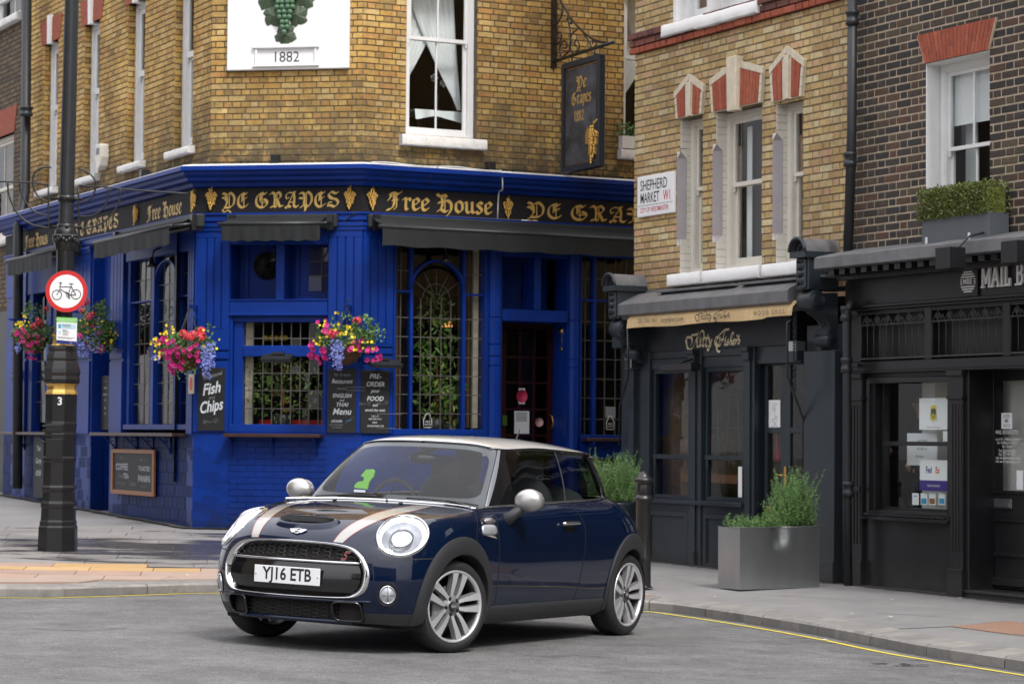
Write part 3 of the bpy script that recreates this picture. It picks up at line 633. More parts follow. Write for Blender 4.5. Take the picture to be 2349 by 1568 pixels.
def blackletter(mb,T,txt,size,wd=.15,m=0,xs=1,align=.5,sp=0,each=None):
 tot=sum(BL[c][0]+sp for c in txt)*xs; x=-tot*align
 for c in txt:
  a,st=BL[c]; st2=[]
  for s in st:
   if isinstance(s[0],(int,float)): st2.append((s[0],[(x+p[0]*xs,p[1]) for p in s[1]]))
   else: st2.append([(x+p[0]*xs,p[1]) for p in s])
  if each: mb=MB()
  nib(mb,T,st2,size,wd*min(1.15,xs+.1),40,m); x+=(a+sp)*xs
  if each and mb.f: each(mb)
 return tot*size
# --- the corner pub
I4=Matrix.Identity(4)
pub=thing('corner_pub',Matrix.Translation(FC.P(1,-2,.3)),'yellow brick corner pub with royal blue ground floor and gilt lettering','pub')
UW=-.20; T1,T2=.483,.3375
UE=.72                                   # left end of the pub along the left facade
def ring(prof,name,mn,uL=UE,uR=5.6,parent=None,m=None,smooth=False):
 mb=MB(); rows=[]
 for w,z in prof:
  rows.append([FL.P(uL,w,z),FC.P(-T1*w,w,z),FC.P(u1+T2*w,w,z),FR.P(uR,w,z)])
 for i in range(len(rows)-1):
  for j in range(3): mb.quad(rows[i][j],rows[i][j+1],rows[i+1][j+1],rows[i+1][j])
 return mb.build(name,M[mn],parent or pub,I4)
ZT=8.4
LW=[]
for (a,b,yb,yr,yt) in ((97,137,432,251,87),(189.5,231.7,398,210,36),(290,338,366,167,None),(398,456,325,119,None)):
 w=UW; ua=FL.U(a,yb,w); ub=FL.U(b,yb,w); zb=FL.Z(b,yb,w); zr=FL.Z(b,yr,w-.15)
 LW.append((ua,ub,zb,zr))
zbL=sum(x[2] for x in LW)/4; zrL=sum(x[3] for x in LW)/4; zt0=FL.Z(138,87,UW)
wL=.68
opsL=[(x[0],x[0]+wL,zbL,zt0) for x in LW]
brick_wall(FL,pub,'wl',UE,9+T1*UW,4.70,8.5,opsL,M['pub_brick'],M['pub_mortar'],UW,'E',90,.3)
for (a,b,c,d) in opsL:
 J=MB(); z=c+.02; k=0
 while z<d-.03:
  for q in ((0,.13),(.14,.24)) if k%2 else ((0,.07),(.08,.24)):
   y0=-UW+q[0]+.004; y1=-UW+q[1]; J.add([(a+.010,y0,z),(a+.010,y1,z),(a+.010,y1,z+.063),(a+.010,y0,z+.063),(a,y0,z),(a,y1,z),(a,y1,z+.063),(a,y0,z+.063)],[(0,3,2,1),(4,0,1,5),(5,1,2,6),(6,2,3,7),(7,3,0,4)])
  z+=.075;k+=1
 J.build('reveal_brickwork',M['pub_brick'],pub,FL.M,kind='stuff')
 sash(FL,pub,a+.02,b-.005,c,d,zrL,UW-.10,'white',0,sf=.075)
 sill(FL,pub,a-.12,b+.10,c-.09,c-.001,UW-.2,UW+.09)
 v=MB(); v.fb(a+.1,b-.1,c,d-.1,UW-.6,UW-.59); v.build('net_curtain',M['curtain'],pub,FL.M)
 h=MB(); h.prism([(a-.10,-UW-.012,d),(b+.10,-UW-.012,d),(b+.2,-UW-.012,d+.36),(a-.2,-UW-.012,d+.36)],(0,.2,0)); h.build('red_lintel',M['red_brick'],pub,FL.M)
 h=MB(); h.prism([((a+b)/2-.055,-UW-.05,d-.03),((a+b)/2+.055,-UW-.05,d-.03),((a+b)/2+.075,-UW-.05,d+.40),((a+b)/2-.075,-UW-.05,d+.40)],(0,.2,0)); h.build('keystone',M['white'],pub,FL.M)
brick_wall(FC,pub,'wc',-T1*UW,u1+T2*UW,4.70,7.3,[],M['pub_brick'],M['pub_mortar'],UW,'E',110,.3)
w=UW
r0,r1=FR.U(932,200,w),FR.U(1094,200,w); rz0=FR.Z(1010,318,w-.1); rz1=7.6; rrail=FR.Z(1010,92,w-.12)
q0=FR.U(1431,250,w);
opsR=[(r0,r1,rz0,7.3),(q0,q0+1.15,FR.Z(1431,343,w),7.3)]
brick_wall(FR,pub,'wr',-T2*UW,5.6,4.70,7.3,opsR,M['pub_brick'],M['pub_mortar'],UW,'E',100,.3)
top=MB();
for F,a,b in ((FL,UE,9+T1*UW),(FC,-T1*UW,u1+T2*UW),(FR,-T2*UW,5.6)):
 z_=8.5 if F is FL else 7.3; P=[F.P(a,UW,z_),F.P(b,UW,z_),F.P(b,UW,12.5),F.P(a,UW,12.5)]; top.prism(P,-F.n*.4)
top.build('upper_storey',M['pub_brick'],pub,I4)
for (a,b,c,d) in opsR:
 sash(FR,pub,a,b,c,rz1 if a==r0 else 7.6,rrail,UW-.10,'white',1,sf=.045)
 sill(FR,pub,a-.09,b+.10,c-.13,c-.002,UW-.2,UW+.10)
 cu=MB(); cw=UW-.42; H=7.7;
 for s in (0,1):
  xt0,xt1=(a+.05,b-.15) if s==0 else (b-.05,a+.15); xb=(b-.02) if s==0 else (a+.02)
  rows=[]
  for i in range(15):
   t=i/14; z=lerp(H,c+.42+.05*s,t); row=[]
   for j in range(25):
    q=j/24; x0=lerp(xt0,xt1,q); x1=lerp(xb+(.05 if s else -.05),xb,q)
    x=lerp(x0,x1,min(1,max(0,t*1.02))**1.5); row.append(Vector((x,-cw+.05*s+.018*math.sin(j*2.1+t*3)*(1-.6*t),z)))
   rows.append(row)
  cu.grid(rows,0,True)
 cu.build('sheer_curtain',M['curtain'],pub,FR.M)
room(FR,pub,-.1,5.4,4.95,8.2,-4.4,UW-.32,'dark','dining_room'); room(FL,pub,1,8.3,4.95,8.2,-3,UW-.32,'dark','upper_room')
ring([(-.25,4.80),(.02,4.775),(.24,4.755),(.26,4.745),(.26,4.70),(.22,4.685),(.205,4.65),(.16,4.62),(.15,4.585),(.08,4.56),(.06,4.52),(.02,4.505)],'cornice','blue')
fl_=ring([(-.02,4.805),(.10,4.79),(.23,4.765),(.243,4.756)],'cornice_flashing','white')
ring([(.018,4.50),(.018,4.205)],'fascia_board','fascia')
ring([(.02,4.20),(.05,4.195),(.05,4.175),(.03,4.16),(.03,4.10),(.0,4.09)],'fascia_moulding','blue')
ms=MB()
for _ in range(700):
 t=random.random(); F,ulo,uhi=random.choice(((FC,0,u1),(FR,0,5),(FL,3,9))); u=random.uniform(ulo,uhi)
 if F is FC and random.random()<.5: continue
 p=F.P(u,random.uniform(-.19,.0),4.80); leaf(ms,p,random.uniform(.02,.06),0,1.5,1)
ms.build('moss_tuft',M['moss'],pub,I4,kind='stuff')
def gilt(F,pxl,pxr,pyc,txt,size,wd=.15,name='fascia_lettering',mn='goldpaint',ws=.02):
 ua,ub=F.U(pxl,pyc,ws),F.U(pxr,pyc,ws); z=F.Z((pxl+pxr)/2,pyc,ws)
 adv=sum(BL[c][0] for c in txt); xs=(ub-ua)/(adv*size)
 blackletter(None,TL((ua+ub)/2,ws+.002,z-size*.45),txt,size,wd,0,xs,each=lambda q:q.build('gilt_letter',M[mn],pub,F.M))
gilt(FC,509,780,460,'YE GRAPES',.205)
gilt(FR,887,1130,468,'Free House',.225)
gilt(FR,1208,1555,492,'YE GRAPES',.21)
gilt(FL,338,417,483,'Free House',.20); gilt(FL,172,272,518,'YE GRAPES',.20); gilt(FL,58,112,551,'Free House',.2)
k=0
for F,px,py in ((FC,484,437),(FC,802,435),(FR,854,437),(FR,1165,458),(FL,443,442),(FL,311,475),(FL,37,545)):
 k+=1; u,z=F.at(px,py,.04); mb=MB(); grapes(mb,Matrix.Translation((u,-.03,z+.02)),.285,0,40,k); mb.build('gilded_grapes',M['gold'],pub,F.M)
vl=MB()
for F,px,py in ((FC,510,472),(FC,783,445),(FC,795,462),(FR,880,475),(FR,866,447),(FR,1150,472),(FR,1203,475),(FL,420,475),(FL,325,490)):
 u,z=F.at(px,py,.02)
 vl.T=F.M@Matrix.Translation((u,-.0205,z))@Matrix.Rotation(random.uniform(0,6),4,'Y')
 pts=[]
 for i in range(15): a=2*math.pi*i/15; r=.035*(1.25 if i%3==0 else .75 if i%3==1 else 1.0); pts.append((r*math.cos(a),0,r*math.sin(a)))
 vl.poly(pts[::-1])
vl.T=None; vl.build('painted_vine_leaves',M['olive'],pub)
# --- ground floor joinery
def fluted(mb_,F,pa,pb,yt,yb,yz,gr,m=0,zb=.30,y0=504,bands=((803,807),(823,827))):
 """pilaster between two picture columns: flutes gr, joints bands"""
 u0,u1_=F.U(pa,700),F.U(pb,700); xm=(pa+pb)/2; mb=MB()
 mb.fb(u0,u1_,zb,4.09,-.16,0)
 zt,zl,zz=min(3.98,F.Z(xm,y0)),min(3.90,F.Z(xm,yt)),F.Z(xm,yb)
 us=[u0]+[F.U(g_,700) for g_ in gr]+[u1_]
 mb.fb(u0+.004,u1_-.004,zl,zt,0,.02)
 for a,b in zip(us,us[1:]): mb.fbb(a+.006,b-.006,zz,zl,0,.02,.006)
 z=zz
 for (p,q) in bands:
  mb.fbb(u0+.004,u1_-.004,F.Z(xm,p),z-.001,0,.022,.006); z=F.Z(xm,q)
 mb.fbb(u0+.004,u1_-.004,yz,z-.012,0,.022,.006)
 mb.fb(u0-.01,u1_+.01,zt,zt+.05,0,.035); mb.fb(u0-.02,u1_+.02,zt+.05,zt+.09,0,.05); mb.build('pilaster',M['blue'],pub,F.M)
ZS=1.52      # underside of the sill shelf
pc=MB()
fluted(pc,FC,447,528,532,756,ZS,[474,491,508])
fluted(pc,FC,752,831,532,756,ZS,[773,792,811])
pr=MB()
fluted(pr,FR,831,902,532,790,ZS,[848,866,884],bands=((795,799),(812,816),(832,836)))
pl=MB()
fluted(pl,FL,433,447,535,756,1.48,[437,442]); fluted(pl,FL,256,285,560,780,1.48,[263,271,278]); fluted(pl,FL,174,210,600,790,1.48,[183,192,201]); fluted(pl,FL,30,62,640,800,1.48,[40,51])
def riser(F,u0,u1_,z0,z1,bm,hgt=.075,pitch=.225,w=0,name='stall_riser'):
 mb=MB(); mb.fb(u0,u1_,z0,z1,w-.2,w-.006); wo=mb.build(name,bm,pub,F.M)
 J=MB(); z=z0+.02; k=0
 while z<z1-.02:
  u=u0-(pitch/2 if k%2 else 0)
  while u<u1_:
   a,b=max(u0,u+.0025),min(u1_,u+pitch-.0025)
   if b-a>.02: add_brick(J,a,b,z,min(z+hgt-.005,z1),w,.007,.003)
   u+=pitch
  z+=hgt;k+=1
 J.build('brickwork',bm,wo,F.M,kind='stuff')
riser(FC,0,u1,.28,ZS,M['blue_brick']); riser(FR,0,FR.U(1150,900),.25,ZS,M['blue_brick']); riser(FR,FR.U(1332,900),5.6,.2,ZS,M['blue_brick'])
uD0,uD1=FL.U(210,900),FL.U(253,900)
riser(FL,FL.U(256,1000),9,.25,1.48,M['blue_tile'],.15,.15); riser(FL,UE,uD0,.4,1.48,M['blue_tile'],.15,.15)
ucm=lambda px,py=650:FC.U(px,py); zcm=lambda py:FC.Z(640,py)
b=MB()
ua,ub=ucm(528),ucm(752)
b.fb(ua,ub,zcm(719),zcm(690),-.16,0)                       # transom
b.fb(ua,ub,zcm(690),zcm(688)+.01,-.3,.012)
b.fb(ua,ub,zcm(560),4.09,-.16,0)                            # head under awning
b.fb(ucm(632),ucm(652),zcm(688),zcm(560),-.16,-.002)
b.fb(ua-.01,ub+.01,zcm(724),zcm(718),-.02,.03)
b.fb(ua,ua+.035,zcm(990),zcm(724),-.16,-.01); b.fb(ub-.012,ub,zcm(990),zcm(724),-.16,-.01)
b.fb(ua,ub,zcm(992),zcm(973),-.16,-.004); b.fb(ua+.035,ub-.012,zcm(738),zcm(724),-.16,-.03)
b.fb(ucm(535),ucm(556),zcm(973),zcm(738),-.14,-.055); b.fb(ucm(740),ub-.013,zcm(973),zcm(738),-.14,-.055)
b.fb(ucm(556),ucm(740),zcm(817),zcm(792),-.13,-.045)
b.build('window_surround',M['blue'],pub,FC.M,bevel=.006)
rp=MB()      # upper recess: back panels and reveals
wr=-.42
rp.fb(ua,ub,zcm(690),zcm(556),wr-.02,wr)
for x0,x1 in ((ucm(540),ucm(632)),(ucm(658),ucm(752))): rp.frame(x0,x1,zcm(684),zcm(548),.05,wr,wr+.04)
rp.fb(ucm(632),ucm(650),zcm(688),zcm(560),wr,-.16); rp.fb(ua-.02,ua,zcm(690),zcm(556),wr,-.16); rp.fb(ub,ub+.02,zcm(690),zcm(556),wr,-.16); rp.fb(ua,ub,zcm(692),zcm(690),wr,-.16)
rp.build('recess_panel',M['blue'],pub,FC.M,bevel=.004)
u_=[ucm(p,600) for p in (690,719,745)]; leaded(FC,pub,u_,[zcm(p) for p in (663,628,595,560)],wr+.03,.012)
fn=MB(); cu_,cz_=FC.at(612,610,wr+.02); fn.lathe([(.17,0),(.17,.05),(.155,.055),(.155,.02)],24,(cu_,-(wr+.02),cz_),'y');
fn2=MB()
for r in (.03,.06,.09,.12,.15): fn2.tube([(cu_+r*math.cos(a*.2618),-(wr+.07),cz_+r*math.sin(a*.2618)) for a in range(24)],.004,4,closed=True)
for a in range(12): fn2.tube([(cu_,-(wr+.07),cz_),(cu_+.155*math.cos(a*.5236),-(wr+.07),cz_+.155*math.sin(a*.5236))],.004,4)
fo=fn.build('fan_housing',M['iron'],pub,FC.M); fn2.build('fan_grille',M['iron'],fo,FC.M)
ug=[ucm(p,850) for p in (556,575,598,619,641,662.5,683.5,704.5,726,740)]
leaded(FC,pub,ug,[zcm(p) for p in (792,775,738)],-.10,.012,name='leaded_window')
leaded(FC,pub,ug,[zcm(p) for p in (973,936.6,895,855,817)],-.10,.012,name='leaded_window')
ur=lambda px,py=850:FR.U(px,py); zr=lambda py,px=1000:FR.Z(px,py)
b=MB()
b.fb(ur(902),ur(908),zr(985),4.09,-.16,-.004); b.fb(ur(902),ur(1116),zr(996),zr(984),-.16,0); b.fb(ur(902),ur(1116),zr(560),4.09,-.16,0)
b.fb(ur(943),ur(950),zr(985),zr(560),-.15,-.04); b.fb(ur(1064),ur(1071),zr(985),zr(560),-.15,-.04)
b.fb(ur(908),ur(943),zr(670,925),zr(665,925),-.13,-.045); b.fb(ur(1071),ur(1112),zr(678,1090),zr(673,1090),-.13,-.045)
b.fb(ur(1112),ur(1116),zr(985),zr(560),-.16,-.004)
ac=((ur(950)+ur(1064))/2); ar=(ur(1064)-ur(950))/2; az=zr(663); N=20
rows=[[],[],[],[]]
for i in range(N+1):
 a=math.pi*i/N;
 for r_,q in ((ar,0),(ar+.035,1),(ar+.035,2),(ar,3)):
  y=.04 if q<2 else .13; rows[q].append(Vector((ac-r_*math.cos(a),y,az+1.0*r_*math.sin(a))))
b.grid([rows[3],rows[0],rows[1],rows[2]],0,False)
b.build('window_surround',M['blue'],pub,FR.M,bevel=.004)
zrow=[985,950,906.4,862,819,774,731,682.5]
def zrl(px): return [FR.Z(px,py) for py in zrow]
zz=[zr(p,1000) for p in (984,948,904.5,861,817.5,773,729,684)]
leaded(FR,pub,[ur(908),ur(925),ur(943)],zz[:-1]+[zr(672,925)],-.10,.012,name='leaded_window')
leaded(FR,pub,[ur(908),ur(925),ur(943)],[zr(665,925),zr(619,925),zr(570,925)],-.10,.012,name='leaded_window')
leaded(FR,pub,[ur(950),ur(971.5),ur(994.6),ur(1018.5),ur(1041),ur(1064)],zz,-.10,.012,name='leaded_window')
leaded(FR,pub,[ur(1071),ur(1091),ur(1112)],zz[:-1]+[zr(680,1090)],-.10,.012,name='leaded_window')
leaded(FR,pub,[ur(1071),ur(1091),ur(1112)],[zr(674,1090),zr(629,1090),zr(575,1090)],-.10,.012,name='leaded_window')
fan=MB(); zf=zz[-1]
for k in range(1,6):
 a=math.pi*k/6; fan.tube([(ac+.06*math.cos(a),.10,zf+.06*math.sin(a)),(ac+(ar+.0)*math.cos(a),.10,zf+.05+(ar-.02)*math.sin(a))],.0065,4)
for r_ in (.06,.185): fan.tube([(ac+r_*math.cos(math.pi*i/14),.10,zf+r_*math.sin(math.pi*i/14)) for i in range(15)],.0065,4)
fo=fan.build('fanlight',M['came'],pub,FR.M)
p=MB(); p.poly([(ac+ar*math.cos(math.pi*i/20),.105,zf+.04+ar*math.sin(math.pi*i/20)) for i in range(21)][::-1]+[(ac-ar,.105,zf),(ac+ar,.105,zf)][::1]); p.build('pane',M['glassdark'],fo,FR.M)
sp_=MB();
for s in (-1,1):
 pts=[(ac+s*(ar+.03),.104,zf+.05)]+[(ac+s*(ar+.03)*math.cos(math.pi*i/20),.104,zf+.04+(ar+.03)*math.sin(math.pi*i/20)) for i in range(0,11)]+[(ac,.104,zr(562)),(ac+s*(ar+.03),.104,zr(562))]
 sp_.poly(pts)
sp_.build('spandrel_pane',M['glassdark'],fo,FR.M)
def column(F,pa,pb,zb,rings,parent=pub):
 c=MB(); u0,u1_=F.U(pa,850),F.U(pb,850); c.fb(u0,u1_,zb,4.09,-.3,-.03)
 r=(u1_-u0)*.40; cu=(u0+u1_)/2; prof=[(r*1.15,zb),(r*1.15,zb+.2),(r,zb+.22)]; xm=(pa+pb)/2
 for p_ in sorted(rings,reverse=True):
  z=F.Z(xm,p_); prof+=[(r,z-.02),(r*.86,z-.012),(r*.86,z+.004),(r,z+.012)]
 prof+=[(r,3.98),(r*1.2,4.02),(r*1.2,4.09)]
 c.lathe(prof,8,(cu,.03,0),'z',0,False,math.pi/8); c.build('column',M['blue'],parent,F.M)
column(FR,1118,1153,.25,(738-10,790,817,839)); column(FR,1303,1331,.2,(825,843,735))
b=MB(); DW=-.62
b.fb(ur(1153),ur(1303),zr(738,1240),zr(711,1240),-.5,0); b.fb(ur(1153),ur(1303),zr(590,1240),4.09,-.3,0)
b.fb(ur(1227,650),ur(1242,650),zr(711,1240),zr(590,1240),-.3,-.004)
b.fb(ur(1116),ur(1153),.3,4.09,-.6,-.30); b.fb(ur(1305),ur(1332),.3,4.09,-.4,-.3)
b.fb(ur(1153),ur(1303),zr(711,1240),4.09,-.62,-.58)
for x0,x1 in ((1153,1200),(1245,1285)):
 b.frame(ur(x0,650),ur(x1,650),zr(706,1200),zr(590,1200),.04,-.58,-.55)
b.build('door_surround',M['blue'],pub,FR.M,bevel=.005)
for x0,x1 in ((1160,1194),(1250,1280)): leaded(FR,pub,[ur(x0,650),ur((x0+x1)/2,650),ur(x1,650)],[zr(p_,1200) for p_ in (702,665,628,592)],-.54,.012)
dz0=.30; dz1=FR.Z(1220,742,DW); du0,du1=FR.U(1150,850,DW),FR.U(1268,850,DW)
d=MB(); d.frame(du0,du1,dz0,dz1,.07,DW-.05,DW,0,.35)
cols_=[lerp(du0+.07,du1-.07,i/3) for i in range(4)]; rws=[FR.Z(1200,py,DW) for py in (1130,1045,998,938,877,819,762)]
for x in cols_[1:-1]: d.fb(x-.014,x+.014,dz0+.35,dz1-.07,DW-.04,DW-.003)
for z in rws[1:-1]: d.fb(du0+.07,du1-.07,z-.014,z+.014,DW-.041,DW-.004)
do=d.build('door',M['maroon'],pub,FR.M)
for i in range(3):
 for j in range(6):
  g_=MB(); g_.quad((cols_[i],-DW+.02,rws[j]),(cols_[i+1],-DW+.02,rws[j]),(cols_[i+1],-DW+.02,rws[j+1]),(cols_[i],-DW+.02,rws[j+1])); g_.build('pane',M['glassdark'],do,FR.M)
h=MB(); hu,hz=FR.at(1262,968,DW); h.tube([(hu,-DW,hz+.10),(hu,-DW-.05,hz+.08),(hu+.01,-DW-.07,hz),(hu,-DW-.05,hz-.08),(hu,-DW,hz-.10)],.013,8); h.build('handle',M['brass'],do,FR.M)
jb=MB(); jb.fb(du1,du1+.03,.3,dz1,DW,-.3); jb.build('door_jamb',M['blue'],pub,FR.M)
zz2=[zr(p_,1400) for p_ in (997,961,913,869,824,781,738)]
b=MB(); b.fb(ur(1332),5.6,zr(1010,1400),zr(997,1400),-.16,.02); b.fb(ur(1364),ur(1371),zr(997,1400),4.09,-.15,-.04); b.fb(ur(1332),ur(1336),zr(997,1400),4.09,-.15,-.02)
b.fb(ur(1336),5.6,zr(692,1400),zr(687,1400),-.14,-.045); b.fb(ur(1332),5.6,zr(590,1400),4.09,-.16,0); b.fb(5.3,5.6,.2,4.09,-.16,0)
b.build('window_surround',M['blue'],pub,FR.M,bevel=.004)
leaded(FR,pub,[ur(1336),ur(1350),ur(1364)],zz2+[zr(692,1400)],-.10,.012,name='leaded_window'); leaded(FR,pub,[ur(1336),ur(1350),ur(1364)],[zr(687,1400),zr(640,1400),zr(592,1400)],-.10,.012,name='leaded_window')
uu=[ur(1371)+i*.155 for i in range(11)]; leaded(FR,pub,uu,zz2+[zr(692,1400)],-.10,.012,name='leaded_window'); leaded(FR,pub,uu,[zr(687,1400),zr(640,1400),zr(592,1400)],-.10,.012,name='leaded_window')
ul=lambda px,py=850,w=0:FL.U(px,py,w); zl=lambda py,px=350:FL.Z(px,py)
b=MB()
b.fb(ul(285),ul(433),zl(985),zl(973),-.16,.01); b.fb(ul(285),ul(433),zl(580,400),4.09,-.16,0)
for x0,x1 in ((285,291),(339,346),(393,400),(430,433)): b.fb(ul(x0),ul(x1),1.55,zl(580,400),-.15,-.03)
b.fb(ul(291),ul(339),zl(694,315),zl(690,315),-.14,-.04); b.fb(ul(400),ul(430),zl(680,415),zl(676,415),-.14,-.04)
ac2=(ul(346)+ul(393))/2; ar2=(ul(393)-ul(346))/2; az2=zl(640,370); rows=[[],[],[],[]]
for i in range(N+1):
 a=math.pi*i/N
 for r_,q in ((ar2,0),(ar2+.035,1),(ar2+.035,2),(ar2,3)):
  y=.04 if q<2 else .13; rows[q].append(Vector((ac2-r_*math.cos(a),y,az2+.6*r_*math.sin(a))))
b.grid([rows[3],rows[0],rows[1],rows[2]],0,False)
b.build('window_surround',M['blue'],pub,FL.M,bevel=.004)
zz3=[1.62+i*.262 for i in range(6)]
def split(a,b_,n): return [lerp(a,b_,i/n) for i in range(n+1)]
leaded(FL,pub,split(ul(291),ul(339),4),zz3+[zl(694,315)],-.10,.012,name='leaded_window'); leaded(FL,pub,split(ul(291),ul(339),4),[zl(690,315),3.5,3.8],-.10,.012,name='leaded_window')
leaded(FL,pub,split(ul(346),ul(393),4),zz3+[zl(694,315),3.4,3.8],-.10,.012,name='leaded_window')
leaded(FL,pub,split(ul(400),ul(430),2),zz3+[zl(680,415)],-.10,.012,name='leaded_window'); leaded(FL,pub,split(ul(400),ul(430),2),[zl(676,415),3.5,3.8],-.10,.012,name='leaded_window')
b=MB()
b.fb(uD0-.02,uD1+.08,3.0,4.09,-.3,-.14); b.fb(uD0,uD1+.08,.4,3.0,-.62,-.58); b.fb(uD0-.03,uD0,.4,4.0,-.6,0); b.fb(uD1,uD1+.1,.4,4.09,-.6,-.16)
b.fb(UE,ul(174),3.55,4.09,-.16,0)
b.fb(ul(62),ul(70),1.5,3.6,-.16,-.02); b.fb(ul(102),ul(112),1.5,3.6,-.16,-.02); b.fb(ul(112),ul(174),1.48,3.6,-.16,-.04); b.fb(UE,ul(30),.4,3.6,-.16,-.02)
b.build('side_door_surround',M['blue'],pub,FL.M)
d=MB(); d.fb(uD0,uD1,.45,3.0,-.58,-.54); d.frame(uD0,uD1,.45,3.0,.05,-.54,-.52); d.build('side_door',M['maroon'],pub,FL.M)
leaded(FL,pub,split(ul(70),ul(102),3),[1.65,1.95,2.25,2.55,2.85,3.15,3.5],-.10,.012,name='leaded_window')
def shelf(F,u0,u1_,z,dep,brs,mn='shelfwood'):
 s=MB(); s.fb(u0,u1_,z-.035,z,0,dep); s.fb(u0,u1_,z,z+.006,0,dep); so=s.build('shelf',M[mn],pub,F.M,bevel=.004)
 for b_ in brs:
  k=MB(); k.tube(catmull([(b_,-.01,z-.24),(b_,-.05,z-.16),(b_,-.16,z-.06),(b_,-dep+.04,z-.036)],5),.011,6); k.tube([(b_,-.008,z-.26),(b_,-.008,z-.03)],.011,6)
  k.tube(catmull([(b_,-.03,z-.06),(b_,-.08,z-.05),(b_,-.08,z-.10),(b_,-.04,z-.10)],4),.008,6); k.build('bracket',M['blue'],so,F.M)
shelf(FC,ucm(523,997),ucm(744,997),1.50,.20,[ucm(p_) for p_ in (537,632,731)])
shelf(FL,ul(237,990),ul(430,990),1.50,.20,[ul(p_) for p_ in (270,318,355,395)]); shelf(FL,ul(25,990),ul(170,990),1.50,.2,[ul(60),ul(120)])
shelf(FR,ur(1335),5.4,1.48,.16,[ur(1350)])
def awning(F,pa,pb,yrail,yval,proj,ref,zc=4.13,name='awning'):
 """pa..pb picture columns at the front rail"""
 u0,u1_=F.U(pa,yrail[0],proj),F.U(pb,yrail[1],proj); zr_=(F.Z(pa,yrail[0],proj)+F.Z(pb,yrail[1],proj))/2; zv=(F.Z(pa,yval[0],proj)+F.Z(pb,yval[1],proj))/2
 c=MB(); c.fb(u0-.02,u1_+.12,zc-.13,zc+.04,.0,.11); co=c.build(name,M['awnbox'],pub,F.M,bevel=.02)
 s=MB(); n=24; rows=[]
 for i in range(n+1):
  u=lerp(u0+.02,u1_-.02,i/n); rows.append([Vector((u,-.08,zc+.02)),Vector((u,-proj*.55,lerp(zc+.02,zr_+.025,.52)-.012)),Vector((u,-proj,zr_+.025))])
 s.grid(rows,0,True); s.build('canvas',M['awning'],co,F.M)
 v=MB(); rows=[]
 for i in range(n*2+1):
  u=lerp(u0+.015,u1_-.015,i/(n*2)); q=.012*math.sin(i*.9)*math.sin(i*.37+1); rows.append([Vector((u,-proj-.014,zr_-.02)),Vector((u+.004,-proj-.012-q*.5,(zr_+zv)/2)),Vector((u,-proj-.01-q,zv+.008*math.sin(i*.8)))])
 v.grid(rows,0,True); v.build('valance',M['awning'],co,F.M)
 r=MB(); r.tube([(u0-.03,-proj,zr_),(u1_+.03,-proj,zr_)],.026,8); r.build('front_rail',M['pipe'],co,F.M)
 for uu_ in (u0+.06,u1_+.03):
  a=MB(); a.tube([(uu_,-.05,zc-.08),(uu_+.02,-proj*.5,zr_+.03),(uu_,-proj+.02,zr_)],.022,6); a.box(uu_-.03,-.16,zc-.16,uu_+.05,-.02,zc+.03); a.build('folding_arm',M['iron'],co,F.M)
awning(FC,506,737,(513,513),(552,552),.38,0)
awning(FR,874,1520,(515,556),(559,597),.42,0)
awning(FL,217,392,(563,512),(594,560),.40,0)
awning(FL,18,122,(597,576),(633,614),.40,0)
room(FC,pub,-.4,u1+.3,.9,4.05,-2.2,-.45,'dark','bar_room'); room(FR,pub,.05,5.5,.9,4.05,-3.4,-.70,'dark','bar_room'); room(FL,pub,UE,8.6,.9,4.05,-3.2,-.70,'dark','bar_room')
sh=MB(); sh.fb(ucm(556),ucm(572),1.6,2.95,-.2,-.17); sh.build('shutter',M['cream'],pub,FC.M)
sh=MB(); sh.fb(ur(1100),ur(1113),1.6,3.85,-.25,-.2); sh.build('shutter',M['cream'],pub,FR.M)
sh=MB();
for x in (355,365,378,386): sh.fb(ul(x),ul(x+6),1.62,2.25,-.3,-.28)
sh.build('pale_bottles',M['cream'],pub,FL.M)
M['redcurtain']=mat('red_brown_curtain',(.13,.05,.035),.9,cols=[(.13,.05,.035),(.20,.13,.09),(.07,.03,.03)],var=.2)
for F,xs_ in ((FR,(909,914,919,924,929,934,1074,1079,1084,1090,1096)),(FR,(1338,1343,1349,1355)),(FL,(294,300,306,404,410,416))):
 c=MB()
 for x in xs_: u=F.U(x,850); rows=[[Vector((u,.30,1.6)),Vector((u+.015,.27,1.6)),Vector((u+.035,.30,1.6))],[Vector((u,.30,3.9)),Vector((u+.015,.27,3.9)),Vector((u+.035,.30,3.9))]]; c.grid(rows,0,True)
 c.build('curtain',M['redcurtain'],pub,F.M)
st=MB(); st.fb(ucm(575),ucm(735),1.60,1.68,-.6,-.42); st.build('red_seat',M['red'],pub,FC.M)
M['lampglow']=mat('lit_lamp_shade',(.8,.35,.1),.6,emit=(1,.42,.12),es=.8)
lg=MB(); u,z=FR.at(1026,742,-1.3); lg.lathe([(.03,.06),(.07,-.04)],12,(u,1.3,z)); lg.build('lit_lamp',M['lampglow'],pub,FR.M)
for F,px,py in ((FC,630,370),(FR,1128,390),(FL,325,405)):
 s=MB(); u=F.U(px,py,.1); s.fb(u-.05,u+.05,4.80,4.90,.0,.12); s.fb(u-.06,u+.06,4.78,4.80,-.02,.14); s.tube([(u,-.02,4.72),(u,-.02,4.8)],.012,6); s.build('spotlight',M['iron'],pub,F.M,bevel=.006)
cb=MB(); cb.tube(catmull([FR.P(u,.255,4.775+.01*math.sin(u*7)) for u in split(0,1.7,9)]+[FR.P(1.76,.25,4.76),FR.P(1.80,.20,4.55),FR.P(1.82,.06,4.52),FR.P(1.82,.03,4.2)],3),.008,6)
cb.build('white_cable',M['white'],pub,I4)
